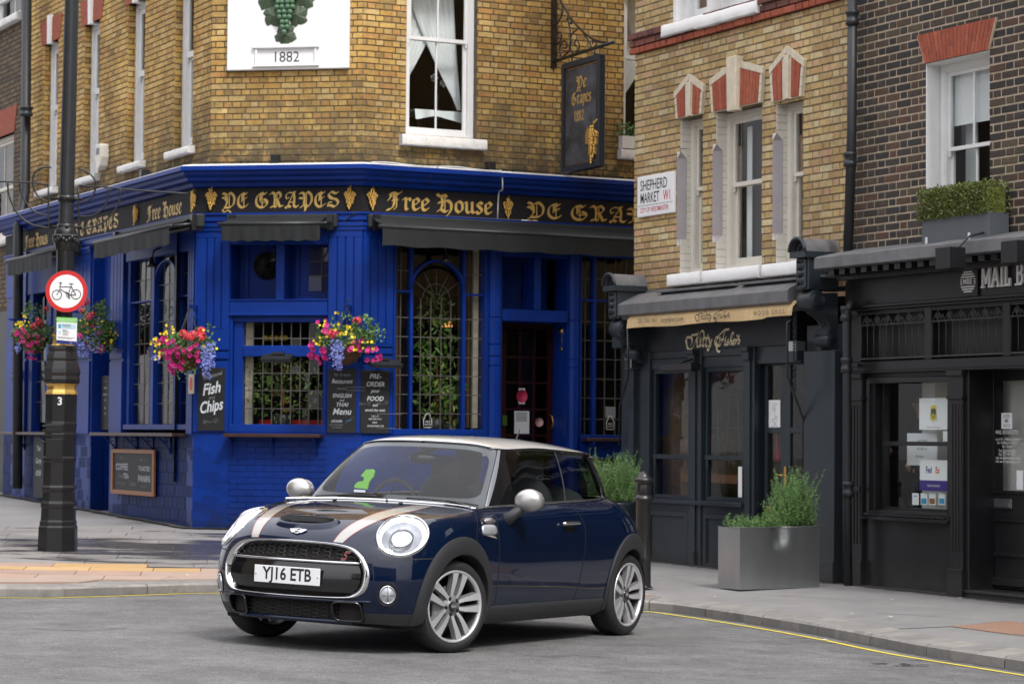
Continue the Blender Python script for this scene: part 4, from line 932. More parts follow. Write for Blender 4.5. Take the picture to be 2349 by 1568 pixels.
cb=MB(); cb.tube(catmull([FC.P(u1-.05,.05,4.20),FC.P(u1-.25,.04,4.06),FC.P(u1-.4,.03,3.98),FC.P(u1-.55,.02,3.9)],4),.006,5); cb.tube([FR.P(FR.U(1000,320,0),.02,4.78),FR.P(FR.U(985,320),.27,4.78),FR.P(FR.U(960,380),.20,4.55)],.004,4); cb.build('black_cable',M['ink'],pub,I4)
roof=MB(); roof.prism([FL.P(-.2,-.4,12.4),FC.P(.2,-.4,12.4),FC.P(u1,-.4,12.4),FR.P(6,-.4,12.4),FR.P(6,-9,12.4),FL.P(-.2,-9,12.4)],(0,0,.3)); roof.build('roof',M['lead'],pub,I4)
sw=MB(); sw.prism([FR.P(5.6,-.17,.1),FR.P(5.6,-6,.1),FR.P(5.5,-6,.1),FR.P(5.5,-.17,.1)],(0,0,12.3)); sw.build('side_wall',M['pub_brick'],pub,I4)
# --- pale brick building with the slate-blue restaurant front
kb=thing('yellow_brick_building',Matrix.Translation(FA.P(2,-3,.1)),'pale yellow brick building with slate blue restaurant front and three narrow windows','building')
db=thing('dark_brick_building',Matrix.Translation(FA.P(6,-3,.05)),'sooty dark brick building with black shop front on the right','building')
ua_=lambda px,py,w=0:FA.U(px,py,w); za=lambda px,py,w=0:FA.Z(px,py,w)
KU=ua_(1953,300)       # joint between the two buildings
KW=[(1560,1611,262,628,430),(1642,1747,236,604,413),(1780,1841,222,600,396)]
kw=[]
for a,b,yt,yb,yr in KW: kw.append((ua_(a,400),ua_(b,400),za(b,yb),za(b,yt),za(b,yr,-.12)))
zk0=za(1600,636); zk0=sum(x[2] for x in kw)/3
opsK=[(a,b,zk0,d-(0 if i!=1 else .0)) for i,(a,b,c,d,e) in enumerate(kw)]
opsK+=[(kw[i][0]-.06,kw[i][0],za(KW[i][0],(573,565,560)[i]-10),za(KW[i][0],(323,305,280)[i]+25)) for i in range(3)]
topw=[(ua_(1545,40),ua_(1620,40),za(1590,45),8.6),(ua_(1622,25),ua_(1745,10),za(1660,28),8.6)]
zc0,zc1=za(1453,128),za(1453,82)
brick_wall(FA,kb,'kw',-.01,KU,2.98,zc0,opsK,M['kit_brick'],M['kit_mortar'],0,'F',299,.32,.0762)
brick_wall(FA,kb,'kw',-.01,KU,zc1,7.6,topw,M['kit_brick'],M['kit_mortar'],0,'F',0,.32,.0762)
w_=MB(); w_.fb(0,KU,7.6,12.0,-.3,0); w_.fb(0,.3,.1,12,-8,-.33); w_.fb(0,KU,11.8,12,-8,-.31); w_.build('upper_storey',M['kit_brick'],kb,FA.M)
w_=MB(); w_.fb(.0,.1,.1,3.05,-8,-.02); w_.build('side_wall',M['kitty'],kb,FA.M)
sc=MB(); sc.fb(-.03,KU,zc0+.01,zc1-.01,-.1,.03); so_=sc.build('string_course',M['red_sooty'],kb,FA.M)
J=MB();
for k,(za0,za1,ww) in enumerate(((zc0,zc0+.07,.055),(zc0+.078,zc0+.148,.055),(zc0+.156,zc1-.0,.085))):
 u=-.04
 while u<KU:
  L_=random.choice((.105,.215)); add_brick(J,u,min(u+L_,KU),za0,za1,ww,.03,.005,0 if k<1 else 1); u+=L_+.008
J.build('string_course_bricks',[M['red_brick'],M['red_sooty']],so_,FA.M,kind='stuff')
for i,(a,b,c,d) in enumerate(topw):
 sash(FA,kb,a+.06,b-.01,c+.02,d,7.6,-.12,'white',0); sill(FA,kb,a-.10,b+.06,c-.13,c,-.2,.10,'white')
 w_=MB(); w_.fb(a+.001,a+.06,c,d,-.3,.004); w_.build('white_reveal',M['white'],kb,FA.M)
M['lilac']=mat('grey_lilac_reveal_paint',(.31,.285,.29),.7,var=.08,dirt=.15)
for i,((a,b,c,d,zr_),(pa,pb,yt,yb,yr)) in enumerate(zip(kw,KW)):
 s_=FA
 J=MB(); z=zk0
 while z<d-.01:
  h=min(.0762,d-z)-.004; J.box(a,.08 if za(pa,{0:573,1:565,2:560}[i]-10)<z<za(pa,{0:323,1:305,2:280}[i]+25) else .005,z,a+.011,.15,z+h); z+=.0762
 J.build('white_reveal',M['cream'],kb,FA.M)
 g0=za(pa,{0:323,1:305,2:280}[i]+25); g1=za(pa,{0:573,1:565,2:560}[i]-10); ch=.06
 J=MB(); J.quad((a-ch,-.001,g1+.07),(a+.0125,.075,g1+.07),(a+.0125,.075,g0-.07),(a-ch,-.001,g0-.07)); J.add([(a-ch,-.001,g0-.07),(a+.0125,.075,g0-.07),(a+.0125,-.001,g0)],[(0,1,2)]); J.add([(a-ch,-.001,g0-.07),(a+.0125,-.001,g0),(a-ch,-.001,g0)],[(0,1,2)],1); J.add([(a-ch,-.001,g1+.07),(a+.0125,-.001,g1),(a+.0125,.075,g1+.07)],[(0,1,2)]); J.add([(a-ch,-.001,g1+.07),(a-ch,-.001,g1),(a+.0125,-.001,g1)],[(0,1,2)],1)
 for zz_,sg in ((g0,-1),(g1,1)): J.add([(a+.0128,.09,zz_-sg*.03),(a+.0128,.09,zz_+sg*.09),(a+.0128,.074,zz_+sg*.07),(a+.0128,-.001,zz_),(a+.0128,-.001,zz_-sg*.03)],[(0,1,2,3,4)],1)
 J.build('chamfer_strip',[M['lilac'],M['cream']],kb,FA.M)
 sash(FA,kb,a+.012,b-.004,zk0,d-.01,zr_,-.13,'cream',0,sf=.04 if i!=1 else .045)
 sill(FA,kb,a-.10,b+.10,zk0-.13,zk0-.001,-.2,.10,'white')
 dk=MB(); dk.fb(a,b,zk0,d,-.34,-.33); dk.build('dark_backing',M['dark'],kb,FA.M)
 rf=MB(); rf.fb(a+.16,a+.19+(.06 if i==1 else 0),zk0+.1,d-.15,-.30,-.29); rf.build('inner_shutter',M['blind'],kb,FA.M)
 zt=za(pa,{0:158,1:115,2:107}[i],0) ; c=(a+b)/2; hw=(b-a)/2+.03; zh=d
 zt=d+{0:.46,1:.50,2:.54}[i]; zs=d+{0:.30,1:.36,2:.36}[i]; fl=.04
 hd=MB(); hd.prism([(c-hw,-.03,zh),(c+hw,-.03,zh),(c+hw+fl,-.03,zs),(c,-.03,zt),(c-hw-fl,-.03,zs)],(0,.03,0)); ho=hd.build('window_head',M['stone'],kb,FA.M)
 vs=[]; nb={0:1,1:3,2:1}[i]; kt={0:.075,1:.085,2:.08}[i]
 for sgn in (-1,1):
  for q in range(nb*2):
   t0=q/(nb*2); t1=(q+1)/(nb*2)
   x0,x1=lerp(kt,hw-.045,t0)+.003,lerp(kt,hw-.045,t1)-.003; X0_,X1_=lerp(kt+.01,hw+fl-.055,t0)+.003,lerp(kt+.01,hw+fl-.055,t1)-.003
   zt0=lerp(zt,zs,X0_/(hw+fl))-.075; zt1=lerp(zt,zs,X1_/(hw+fl))-.075
   m_=MB(); m_.prism([(c+sgn*x0,-.044,zh+.01),(c+sgn*x1,-.044,zh+.01),(c+sgn*X1_,-.044,zt1),(c+sgn*X0_,-.044,zt0)][::sgn],(0,.02,0)); m_.build('rubbed_brick',M['red_brick'],ho,FA.M)
 st=MB(); n_=3
 for sgn in (-1,1):
  for q in range(n_+1):
   p0=(c+sgn*lerp(hw+fl,.0,q/(n_+1)),lerp(zs,zt,q/(n_+1))); p1=(c+sgn*lerp(hw+fl,0,(q+1)/(n_+1)),lerp(zs,zt,(q+1)/(n_+1)))
   st.prism([(p0[0],-.042,p0[1]-.07),(p1[0]+sgn*.004,-.042,p1[1]-.07),(p1[0]+sgn*.004,-.042,p1[1]),(p0[0],-.042,p0[1])][::sgn],(0,.02,0))
  for q in range(3):
   a0,a1=zh+lerp(0,zs-zh-.075,q/3)+.003,zh+lerp(0,zs-zh-.075,(q+1)/3)-.003; x_=lambda z:c+sgn*(hw+fl*(z-zh)/(zs-zh))
   st.prism([(x_(a0)-sgn*.04,-.042,a0),(x_(a0),-.042,a0),(x_(a1),-.042,a1),(x_(a1)-sgn*.04,-.042,a1)][::sgn],(0,.02,0))
 st.build('stone_border',M['stone'],ho,FA.M,kind='stuff')
 ks=MB()
 if i==1: ks.prism([(c-.075,-.10,zh-.04),(c+.075,-.10,zh-.04),(c+.095,-.10,zt+.03),(c-.095,-.10,zt+.03)],(0,.1,0))
 else: ks.prism([(c-.035,-.05,zh),(c+.035,-.05,zh),(c+.045,-.05,zt-.09),(c-.045,-.05,zt-.09)],(0,.05,0))
 ks.build('keystone',M['stone'],ho,FA.M,bevel=.006)
K0_,K1_=ua_(1425,1000),ua_(1930,1000)
k=MB(); zb_=.05; zfb=2.44; zft=2.78
k.fb(ua_(1440,790),ua_(1812,790),zfb,2.98,-.2,0);
fb_=k.build('fascia_board',M['kittyfascia'],kb,FA.M)
k=MB();
prof=[(0,3.10),(.10,3.08),(.34,2.97),(.36,2.95),(.36,2.84),(.31,2.81),(.30,2.79),(.02,2.77)]
u0,u1_=ua_(1417,700,.36),ua_(1818,700,.3)
k.grid([[Vector((u0,-w,z)) for w,z in prof],[Vector((u1_,-w,z)) for w,z in prof]],0,False,flip=True); k.poly([(u0,-w,z) for w,z in prof]); k.poly([(u1_,-w,z) for w,z in prof][::-1])
k.build('cornice',M['lead'],kb,FA.M)
k=MB(); k.fb(.02,u1_,2.98,3.12,-.02,.012);
for a_ in (.0,1.6): k.fb(ua_(1545,690)+a_,ua_(1545,690)+a_+1.5,3.06,3.085,.02,.22)
k.build('lead_flashing',M['lead'],kb,FA.M,bevel=.004)
def uk(px,py=1000,w=0): return FA.U(px,py,w)
zs1,zs0=za(1540,1144),za(1540,846); zm=za(1540,1046)
k=MB()
for a_,b_ in ((1425,1488),(1578,1607),(1706,1729)): k.fb(uk(a_),uk(b_),.1,zfb,-.14,.0)
k.fb(uk(1488),uk(1578),2.36,zfb,-.12,-.01); k.fb(uk(1607),uk(1706),2.36,zfb,-.12,-.01)
k.fb(uk(1488),uk(1578),zs0,2.36,-.10,-.03); k.fb(uk(1607),uk(1706),zs0,2.36,-.10,-.03)
k.build('shopfront_frame',M['kitty'],kb,FA.M,bevel=.005)
for px in (1592,1717):
 k=MB(); c=uk(px); k.fb(c-.06,c+.06,zfb-.14,zfb,0,.05); k.fb(c-.07,c+.07,zfb-.05,zfb,0,.075); k.fb(c-.045,c+.045,.12,zfb-.14,0,.022); k.fb(c-.055,c+.055,.1,.30,0,.04); k.build('slender_pilaster',M['kitty'],kb,FA.M,bevel=.005)
for a_,b_ in ((1488,1578),(1607,1706)):
 u0,u1_=uk(a_)+.02,uk(b_)-.02
 f=MB(); f.frame(u0,u1_,zs1,zs0,.045,-.09,-.045); f.fb(u0,u1_,zm-.03,zm+.02,-.09,-.035)
 for q in (u0+.03,u1_-.06): f.fb(q,q+.03,zm-.13,zm-.03,-.06,-.035)
 fo=f.build('sash_window',M['kitty'],kb,FA.M,bevel=.004)
 for z0,z1 in ((zs1+.045,zm-.03),(zm+.02,zs0-.045)):
  g_=MB(); g_.quad((u0+.04,.07,z0),(u1_-.04,.071,z0),(u1_-.04,.069,z1),(u0+.04,.07,z1)); g_.build('pane',M['glass'],fo,FA.M)
k=MB(); k.fb(uk(1488)-.02,uk(1706)+.02,zs1-.05,zs1,-.1,.05); k.build('sill',M['kitty'],kb,FA.M,bevel=.006)
zpl=za(1600,1350)+.17
k=MB(); k.fb(uk(1425),uk(1729),.02,zs1-.05,-.14,-.02)
for a_,b_ in ((1484,1576),(1612,1708)): k.frame(uk(a_,1200),uk(b_,1200),zpl+.06,zs1-.14,.05,-.02,.0)
k.fb(uk(1440),uk(1729),.02,zpl-.02,-.02,.03); k.build('stall_riser',M['kitty'],kb,FA.M,bevel=.006)
DWK=-.10; e0,e1=uk(1745,1000,DWK),uk(1850,1000,DWK)
k=MB(); k.fb(uk(1729),e0,.1,zfb,-.2,-.06); k.fb(e0-.01,e1,2.26,zfb,-.2,-.03); k.build('door_frame',M['kitty'],kb,FA.M,bevel=.004)
f=MB(); st_=[uk(p_,1000,DWK) for p_ in (1753,1759,1791,1812,1841,1848)]
f.fb(st_[0],st_[1],.14,2.26,DWK-.05,DWK); f.fb(st_[2],st_[3],.14,2.26,DWK-.05,DWK); f.fb(st_[4],st_[5]+.05,.14,2.26,DWK-.05,DWK)
zd=[.14,za(1775,1141,DWK),za(1775,993,DWK),za(1775,984,DWK),za(1775,838,DWK),2.26]
for a_,b_ in ((st_[1],st_[2]),(st_[3],st_[4])):
 f.fb(a_,b_,zd[0],zd[1],DWK-.045,DWK-.004); f.fb(a_,b_,zd[2]-.0,zd[3]+.02,DWK-.045,DWK-.004); f.fb(a_,b_,zd[4],zd[5],DWK-.045,DWK-.004)
dk=f.build('glazed_door',M['kitty'],kb,FA.M,bevel=.004)
for a_,b_ in ((st_[1],st_[2]),(st_[3],st_[4])):
 for z0,z1 in ((zd[1],zd[2]),(zd[3]+.02,zd[4])): g_=MB(); g_.quad((a_,-DWK+.02,z0),(b_,-DWK+.02,z0),(b_,-DWK+.02,z1),(a_,-DWK+.02,z1)); g_.build('pane',M['glass'],dk,FA.M)
h=MB(); hu,hz=FA.at(1803,1090,DWK); h.fb(hu-.02,hu+.02,hz-.11,hz+.09,DWK,DWK+.012); h.tube([(hu,-DWK-.01,hz),(hu,-DWK-.05,hz),(hu-.09,-DWK-.055,hz+.01)],.010,8); h.tube([(hu,-DWK-.01,hz),(hu,-DWK-.05,hz),(hu+.10,-DWK-.06,hz+.0)],.008,8); h.build('handle',M['brass'],dk,FA.M)
h=MB(); hu,hz=FA.at(1771,1168,DWK); h.frame(hu-.10,hu+.10,hz-.035,hz+.035,.014,DWK,DWK+.014); h.fb(hu-.09,hu+.09,hz-.02,hz+.02,DWK,DWK+.006); h.build('letter_plate',M['brass'],dk,FA.M)
p=MB(); u0,u1_,z0,z1=FA.U(1761,950,DWK),FA.U(1787,950,DWK),za(1774,985,DWK),za(1774,917,DWK); p.fb(u0,u1_,z0,z1,DWK-.018,DWK-.014)
for i in range(16):
 q=lerp(z1-.03,z0+.02,i/15); p.fb(lerp(u0,u1_,.5-.3*random.random()),lerp(u0,u1_,.5+.3*random.random()),q,q+.004,DWK-.014,DWK-.0125,1)
p.build('menu_sheet',[M['paper'],M['chalkgrey']],dk,FA.M)
def console(F,root,px,zb0,zt0,wd,mn,ub=None,proj=.42):
 u=F.U(px,640,proj) if ub is None else ub
 c=MB(); c.fb(u,u+wd,zt0-.34,zt0-.02,-.1,proj-.06); c.frame(u+.02,u+wd-.02,zt0-.32,zt0-.04,.025,proj-.06,proj-.04)
 co=c.build('console_block',M[mn],root,F.M,bevel=.008)
 h=MB(); rows=[]
 for i in range(13):
  a=math.pi*i/12; rows.append([Vector((u+wd/2-(wd/2+.03)*math.cos(a),-proj,zt0+.03+(wd/2+.03)*1.0*math.sin(a))),Vector((u+wd/2-(wd/2+.03)*math.cos(a),.05,zt0+.03+(wd/2+.03)*math.sin(a)))])
 h.grid(rows,0,True);
 f_=[(u-.03,-proj,zt0-.0)]+[tuple(r[0]) for r in rows]+[(u+wd+.03,-proj,zt0)]
 rim=MB(); rim.tube([Vector(p_)+Vector((0,-.005,0)) for p_ in f_[1:-1]],.018,6); rim.fb(u-.03,u+wd+.03,zt0-.03,zt0+.03,-.1,proj)
 h.poly([tuple(Vector(p_)+Vector((0,.06,0))) for p_ in f_[1:-1]],1); h.build('hood',[M['lead'] if mn=='kitty' else M['lead'],M[mn]],co,F.M); rim.build('hood_rim',M[mn],co,F.M)
 cv=MB(); cx=u+wd/2; cz=zt0-.18
 for a in range(8):
  t=a*math.pi/4; r=.075 if a%2 else .055; p=Vector((cx+r*math.cos(t)*.8,-(proj-.045),cz+r*1.3*math.sin(t))); cv.ball(p,.026,0,8,5,(1.1,.5,1.3))
 cv.ball((cx,-(proj-.04),cz),.03,0,8,5)
 for a in range(7): t=math.pi*a/6; cv.ball((cx-.055*math.cos(t),-proj+.05,zt0+.05+.055*math.sin(t)),.02,0,6,4,(1,.6,1.2))
 cv.build('carving',M[mn],co,F.M)
 s=MB(); zt1=zt0-.36;
 s.lathe([(.10,0),(.105,.01),(.105,wd-.01),(.10,wd)],20,(u,-(proj-.16),zt1-.08),'x')
 s.lathe([(.05,-.014),(.06,-.010),(.06,0)],16,(u,-(proj-.16),zt1-.08),'x'); s.lathe([(.06,wd),(.06,wd+.010),(.05,wd+.014)],16,(u,-(proj-.16),zt1-.08),'x')
 s.lathe([(.055,-.01),(.06,0),(.06,wd),(.055,wd+.01)],16,(u,-.10,zb0+.10),'x')
 pts=catmull([(0,-(proj-.10),zt1-.02),(0,-(proj-.13),zt1-.16),(0,-.14,zt1-.26),(0,-.09,lerp(zt1,zb0,.6)),(0,-.13,zb0+.10),(0,-.06,zb0)],5)
 out=[(p.x,p.y,p.z) for p in pts]+[(0,0,zb0),(0,0,zt1)]
 s.prism([(u+.012,p[1],p[2]) for p in out],(wd-.024,0,0))
 for q in (.3,.5,.7): s.tube([(u+wd*q,p[1]-.004,p[2]) for p in out[2:-3]],.012,5)
 s.build('scroll',M[mn],co,F.M)
zb1=.06
k=MB(); a_,b_=uk(1868),uk(1933); k.fb(uk(1850),b_,zb1,2.62,-.2,.0); k.fb(uk(1862),b_,zb1,2.36,0,.10); k.fb(uk(1862),b_,zb1,.32,.10,.115); k.build('end_pilaster',M['kitty'],kb,FA.M,bevel=.006)
k=MB(); k.fb(-.02,uk(1462),zb1,2.60,-.14,.06); k.fb(uk(1430)-.1,uk(1440),2.5,3.0,-.1,.1); k.build('end_pilaster',M['kitty'],kb,FA.M,bevel=.006)
console(FA,kb,0,2.36,3.28,.20,'kitty',FA.U(1815,600,.42),.42); console(FA,kb,0,2.32,3.14,.20,'kitty',FA.U(1386,650,.42),.42)
bx=MB(); bx.fb(FA.U(1386,650,.42)-.02+.0,FA.U(1386,650,.42)+.22,2.98,3.0,-.2,.3);
pf=MB(); pf.fb(-.02,.16,2.98,3.28,-.1,.06); pf.build('lead_upstand',M['lead'],kb,FA.M)
cu0,cu1=FA.U(1440,745,.34),FA.U(1819,715,.34); bw=.34; zt2,zb2=2.80,2.62
k=MB(); rows=[]
for i in range(31):
 u=lerp(cu0,cu1,i/30); j=.006*math.sin(i*1.7)+.004*math.sin(i*.6); rows.append([Vector((u+.01,-.29,2.85)),Vector((u,-bw-.005-j*.4,2.78)),Vector((u,-bw-.015-j,2.685+.006*math.sin(i*.5)+(.012 if i>25 else 0)))])
k.grid(rows,0,True)
M['canvas']=mat('cream_canvas',(.52,.37,.19),.85,var=.12,vscale=3,stretch=(6,6,.5),bump=.08,bscale=90)
co=k.build('canvas_blind',M['canvas'],kb,FA.M)
def bt(px,py): return FA.at(px,py,bw+.03)
k=MB()
for txt,px,py,sz,sh in (('020 3302 1661',1486,734,.07,.0),('kittyfishers.com',1543,732,.075,0),('W O O D   G R I L L',1765,716,.066,0)):
 u,z=bt(px,py); k.text(txt,TL(u,bw+.036,z-.002),sz,0,'CENTER',sh,0,.95)
k.build('blind_lettering',M['kittyfascia'],co,FA.M)
KS=[[(225,820),(205,760),(222,700),(262,692),(300,708),(325,745),(322,800),(305,840)],
 [(300,845),(318,810),(330,765),(322,715),(305,690),(318,660),(370,650),(420,640),(440,600)],
 [(440,600),(428,650),(400,740),(370,820),(335,890),(300,925),(260,920),(232,880),(225,830),(222,780),(240,715),(270,695)],
 [(545,665),(548,610),(520,575),(490,590),(470,650),(445,705),(400,745)],[(395,745),(420,790),(420,860),(440,880),(465,860)],
 [(460,770),(485,735),(478,790),(470,850),(490,862),(505,840)],[(487,700),(489,708)],
 [(515,760),(560,660),(540,750),(522,840),(540,865),(560,840)],[(525,718),(580,712)],[(575,760),(625,650),(600,750),(582,840),(600,865),(615,840)],[(590,715),(645,708)],
 [(640,745),(655,735),(655,790),(668,805),(690,745)],[(700,740),(680,820),(660,900),(635,940),(612,920),(625,880),(670,840)],
 [(845,690),(850,750),(830,820),(800,840),(780,800),(795,720),(815,690),(790,690),(758,730),(755,800),(780,860),(815,865),(860,830),(890,760),(915,680),(940,590)],
 [(1020,548),(960,555),(920,575),(860,630),(825,670),(815,720)],[(870,745),(920,730)],[(780,860),(790,920),(815,960),(850,968)],
 [(930,770),(955,735),(945,790),(935,830),(955,835),(970,810)],[(958,700),(960,708)],
 [(975,800),(1005,740),(1000,770),(1010,810),(985,838),(970,820)],
 [(1025,830),(1060,740),(1095,660),(1100,620),(1078,615),(1062,650),(1045,740),(1028,830)],[(1035,800),(1060,765),(1072,775),(1062,825),(1085,815)],
 [(1085,790),(1115,775),(1125,750),(1108,740),(1092,770),(1092,820),(1115,825),(1130,805)],
 [(1140,745),(1155,740),(1150,780),(1142,825)],[(1152,775),(1172,740),(1182,755)],[(1172,655),(1185,685)],
 [(1220,670),(1200,690),(1208,740),(1225,780),(1205,818),(1185,800)]]
def script(T,scale,wd,tilt,mn,par,name):
 k=MB(); nib(k,T,[[((x-720)*scale,-(y-760)*scale+tilt*(x-720)*scale) for x,y in s] for s in KS],1,wd,50,0,True,6e-5); return k.build(name,M[mn],par,FA.M)
M['creamgold']=mat('cream_gilt_lettering',(.85,.76,.50),.6)
def sc_pt(x,y,w): # crop point -> facade
 return FA.at((2700+x/4.698)/1.7437,(1200+y/4.698)/1.7437,w)
k=MB()
def script_px(name,mn,par,w,f,wd,st=KS,ang=50):
 k=MB(); S=[]
 for s in st: S.append([sc_pt(*f(x,y),w) for x,y in s])
 c=S[0][0]; nib(k,TL(0,w+.002,0),[[(p[0],p[1]) for p in s] for s in S],1,wd,ang,0,True,6e-5); return k.build(name,M[mn],par,FA.M)
script_px('restaurant_sign_lettering','creamgold',kb,.0,lambda x,y:(x,y),.026)
script_px('blind_script','kittyfascia',co,bw+.034,lambda x,y:(390+(x-225)*.64,200+(y-545)*.5-(x-225)*.02-0+((x-225)*.0)),.011)
for px,pts in ((1440,[(1440,742,.33),(1441,862,.33),(1422,930,.1),(1420,1020,.05)]),(1806,[(1816,732,.30),(1806,740,.33),(1806,863,.33),(1843,962,.1),(1843,1075,.05)])):
 k=MB(); q=[FA.P(*(lambda uz:(uz[0],w,uz[1]))(FA.at(x,y,w))) for x,y,w in pts]; k.tube(q,.013,6); k.build('blind_arm',M['iron'] if px<1500 else M['pipe'],kb,I4)
for px in (1452,1830):
 k=MB(); u,z=FA.at(px,805 if px>1500 else 825,.05); k.fb(u-.07,u+.07,z,z+.10,0,.12,0); k.fb(u-.07,u+.07,z-.10,z,0,.12,1); k.build('wall_light',[M['steel'],M['kitty']],kb,FA.M,bevel=.006)
M['chain']=mat('dark_chain',(.03,.035,.04),.45,metal=.6)
for px,y0,y1,w in ((1428,742,905,.30),(1823,715,895,.30)):
 k=MB(); u,zt_=FA.at(px,y0,w); z0=FA.Z(px,y1,w); z=zt_; i=0
 for du in (-.012,.014):
  z=zt_;
  while z>z0:
   a=i%2; pts=[(u+du+(.012*math.cos(t) if a else 0),-w+(0 if a else .012*math.cos(t)),z-.018+.02*math.sin(t)) for t in [j*math.pi/4 for j in range(8)]]
   k.tube(pts,.004,4,closed=True); z-=.030; i+=1
 k.build('pull_chain',M['chain'],kb,FA.M)
M['mirrorglass']=mat('heater_dark',(.05,.045,.04),.3)
k=MB(); u0,u1_=FA.U(1525,843,.2),FA.U(1597,843,.2); z=FA.Z(1560,845,.2); k.fb(u0,u1_,z-.02,z+.05,.14,.27); k.fb(u0+.02,u1_-.02,z-.03,z-.02,.16,.25,1); k.tube([((u0+u1_)/2,0,z+.12),((u0+u1_)/2,-.2,z+.06)],.012,6); k.build('heater',[M['iron'],M['brass']],kb,FA.M,bevel=.015)
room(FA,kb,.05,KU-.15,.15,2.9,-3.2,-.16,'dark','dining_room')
M['greenframe']=mat('pale_green_chair_frame',(.07,.14,.12),.4,coat=.3)
for i,(pa,y) in enumerate(((1500,930),(1540,932),(1622,930),(1668,930))):
 k=MB(); u,z=FA.at(pa,y,-.7); k.tube(catmull([(u,.7,z-.55),(u+.05,.7,z),(u+.13,.7,z+.08),(u+.22,.7,z),(u+.25,.7,z-.55)],5),.011,6); k.tube([(u+.02,.7,z-.25),(u+.24,.7,z-.25)],.008,6); k.build('chair_frame',M['greenframe'],kb,FA.M)
k=MB(); u0,u1_=FA.U(1500,1092,-.5),FA.U(1700,1092,-.5); z=FA.Z(1600,1086,-.5); k.fb(u0,u1_,z-.09,z,-.9,-.45); k.build('bench_back',M['wood'],kb,FA.M)
k=MB(); u,z=FA.at(1780,1035,-.3); k.prism([(u-.05,.3,z-.1),(u+.05,.3,z-.09),(u+.01,.3,z+.22)],(0,.03,0)); k.build('red_napkin',M['red'],kb,FA.M)
k=MB();
for py in (1085,1120): u,z=FA.at(1700,py,-.07); k.fb(u-.05,u+.02,z-.09,z+.07,-.069,-.067)
k.build('window_card',M['paper'],kb,FA.M)
# --- dark brick building
o0,o1=ua_(2121,300),ua_(2265.5,300); oz0=za(2122,470); oz0=min(oz0,za(2200,500)); oz1=za(2121,146); mr=za(2200,335,-.12)
U2=20.0
gz=3.225     # top of the shop gutter
ops=[(o0,o1,oz0,oz1)]
brick_wall(FA,db,'dw',KU+.0,8.2,gz+.02,7.4,ops,M['dark_brick'],M['dark_mortar'],-.02,'F',299,.32,.0765,jt=.0135)
w_=MB();
wall_cells(w_,8.2,U2,gz,7.4,[(10.2,11.2,oz0,oz1),(14,15,oz0,oz1),(17.5,18.5,oz0,oz1)],-.32,-.02); w_.fb(KU,U2,7.4,13,-.32,-.02); w_.build('plain_wall',M['dark_brick'],db,FA.M)
for q in (10.2,14,17.5): sash(FA,db,q,q+1,oz0,oz1,mr,-.12,'white',1)
r=MB(); r.fb(o0+.001,o0+.012,oz0,oz1,-.3,-.015); r.fb(o0,o1,oz1-.012,oz1-.001,-.3,-.015); r.build('white_reveal',M['white'],db,FA.M)
sash(FA,db,o0+.02,o1-.003,oz0,oz1-.012,mr,-.17,'white',1,sf=.035)
r=MB(); r.fb(o0+.1,o1-.02,za(2200,290,-.3),oz1-.05,-.27,-.265); r.build('roller_blind',M['blind'],db,FA.M)
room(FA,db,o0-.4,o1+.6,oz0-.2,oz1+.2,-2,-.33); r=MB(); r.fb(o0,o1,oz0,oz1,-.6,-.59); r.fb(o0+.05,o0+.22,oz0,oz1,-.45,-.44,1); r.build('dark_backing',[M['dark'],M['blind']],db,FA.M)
n_=19; hb0,hb1=o0,o1; ht0,ht1=ua_(2104,82),ua_(2283,37); hz1=za(2104,82)
for i in range(n_):
 a0,a1=lerp(hb0,hb1,i/n_)+.003,lerp(hb0,hb1,(i+1)/n_)-.003; b0,b1=lerp(ht0,ht1,i/n_)+.003,lerp(ht0,ht1,(i+1)/n_)-.003; s=.55 if i%2 else .35
 for (t0,t1) in ((0,s-.01),(s+.01,1)):
  m_=MB(); z0,z1=lerp(oz1,hz1,t0),lerp(oz1,hz1,t1); q=-.012+random.uniform(-.003,.003)
  m_.prism([(lerp(a0,b0,t0),-.0-.0+q*0-.004,z0),(lerp(a1,b1,t0),-.004,z0),(lerp(a1,b1,t1),-.004,z1),(lerp(a0,b0,t1),-.004,z1)],(0,.03,0)); m_.build('rubbed_brick',M['red_brick'],db,FA.M)
m_=MB(); m_.prism([(hb0-.01,.001,oz1),(hb1+.01,.001,oz1),(ht1+.01,.001,hz1),(ht0-.01,.001,hz1)],(0,.05,0)); m_.build('arch_mortar',M['dark_mortar'],db,FA.M)
g0=ua_(1868,605,.42)
k=MB(); rows=[]
for i in range(60):
 u=lerp(g0,U2,i/59); j=lambda a:random.uniform(-a,a); rows.append([Vector((u,.0,gz+.10)),Vector((u,-.20,gz+.06+j(.006))),Vector((u,-.38,gz+.02+j(.006))),Vector((u,-.42,gz+j(.006))),Vector((u,-.425,gz-.10)),Vector((u,-.40,gz-.11)),Vector((u,-.2,gz-.115))])
k.grid(rows,0,False,flip=True); k.poly([tuple(p) for p in rows[0]]); k.build('lead_gutter',M['lead'],db,FA.M)
k=MB(); k.fb(KU,U2,gz-.205,gz-.11,-.2,.18);
ko=k.build('cornice_soffit',M['mbe'],db,FA.M)
u=g0+.15
while u<9.5: k=MB(); k.fb(u,u+.085,gz-.17,gz-.115,.185,.36); k.build('dentil',M['mbe'],ko,FA.M); u+=.17
zfb2=za(1945,702,.05)
k=MB(); k.fb(ua_(1945,650),U2,zfb2,gz-.207,-.3,.03); k.build('fascia_board',M['mbe'],db,FA.M)
k=MB(); k.fb(ua_(1940,705,.08),U2,zfb2-.03,zfb2,-.1,.075); k.fb(ua_(1945,705,.08),U2,zfb2-.055,zfb2-.03,-.1,.05); k.build('fascia_moulding',M['mbe'],db,FA.M,bevel=.006)
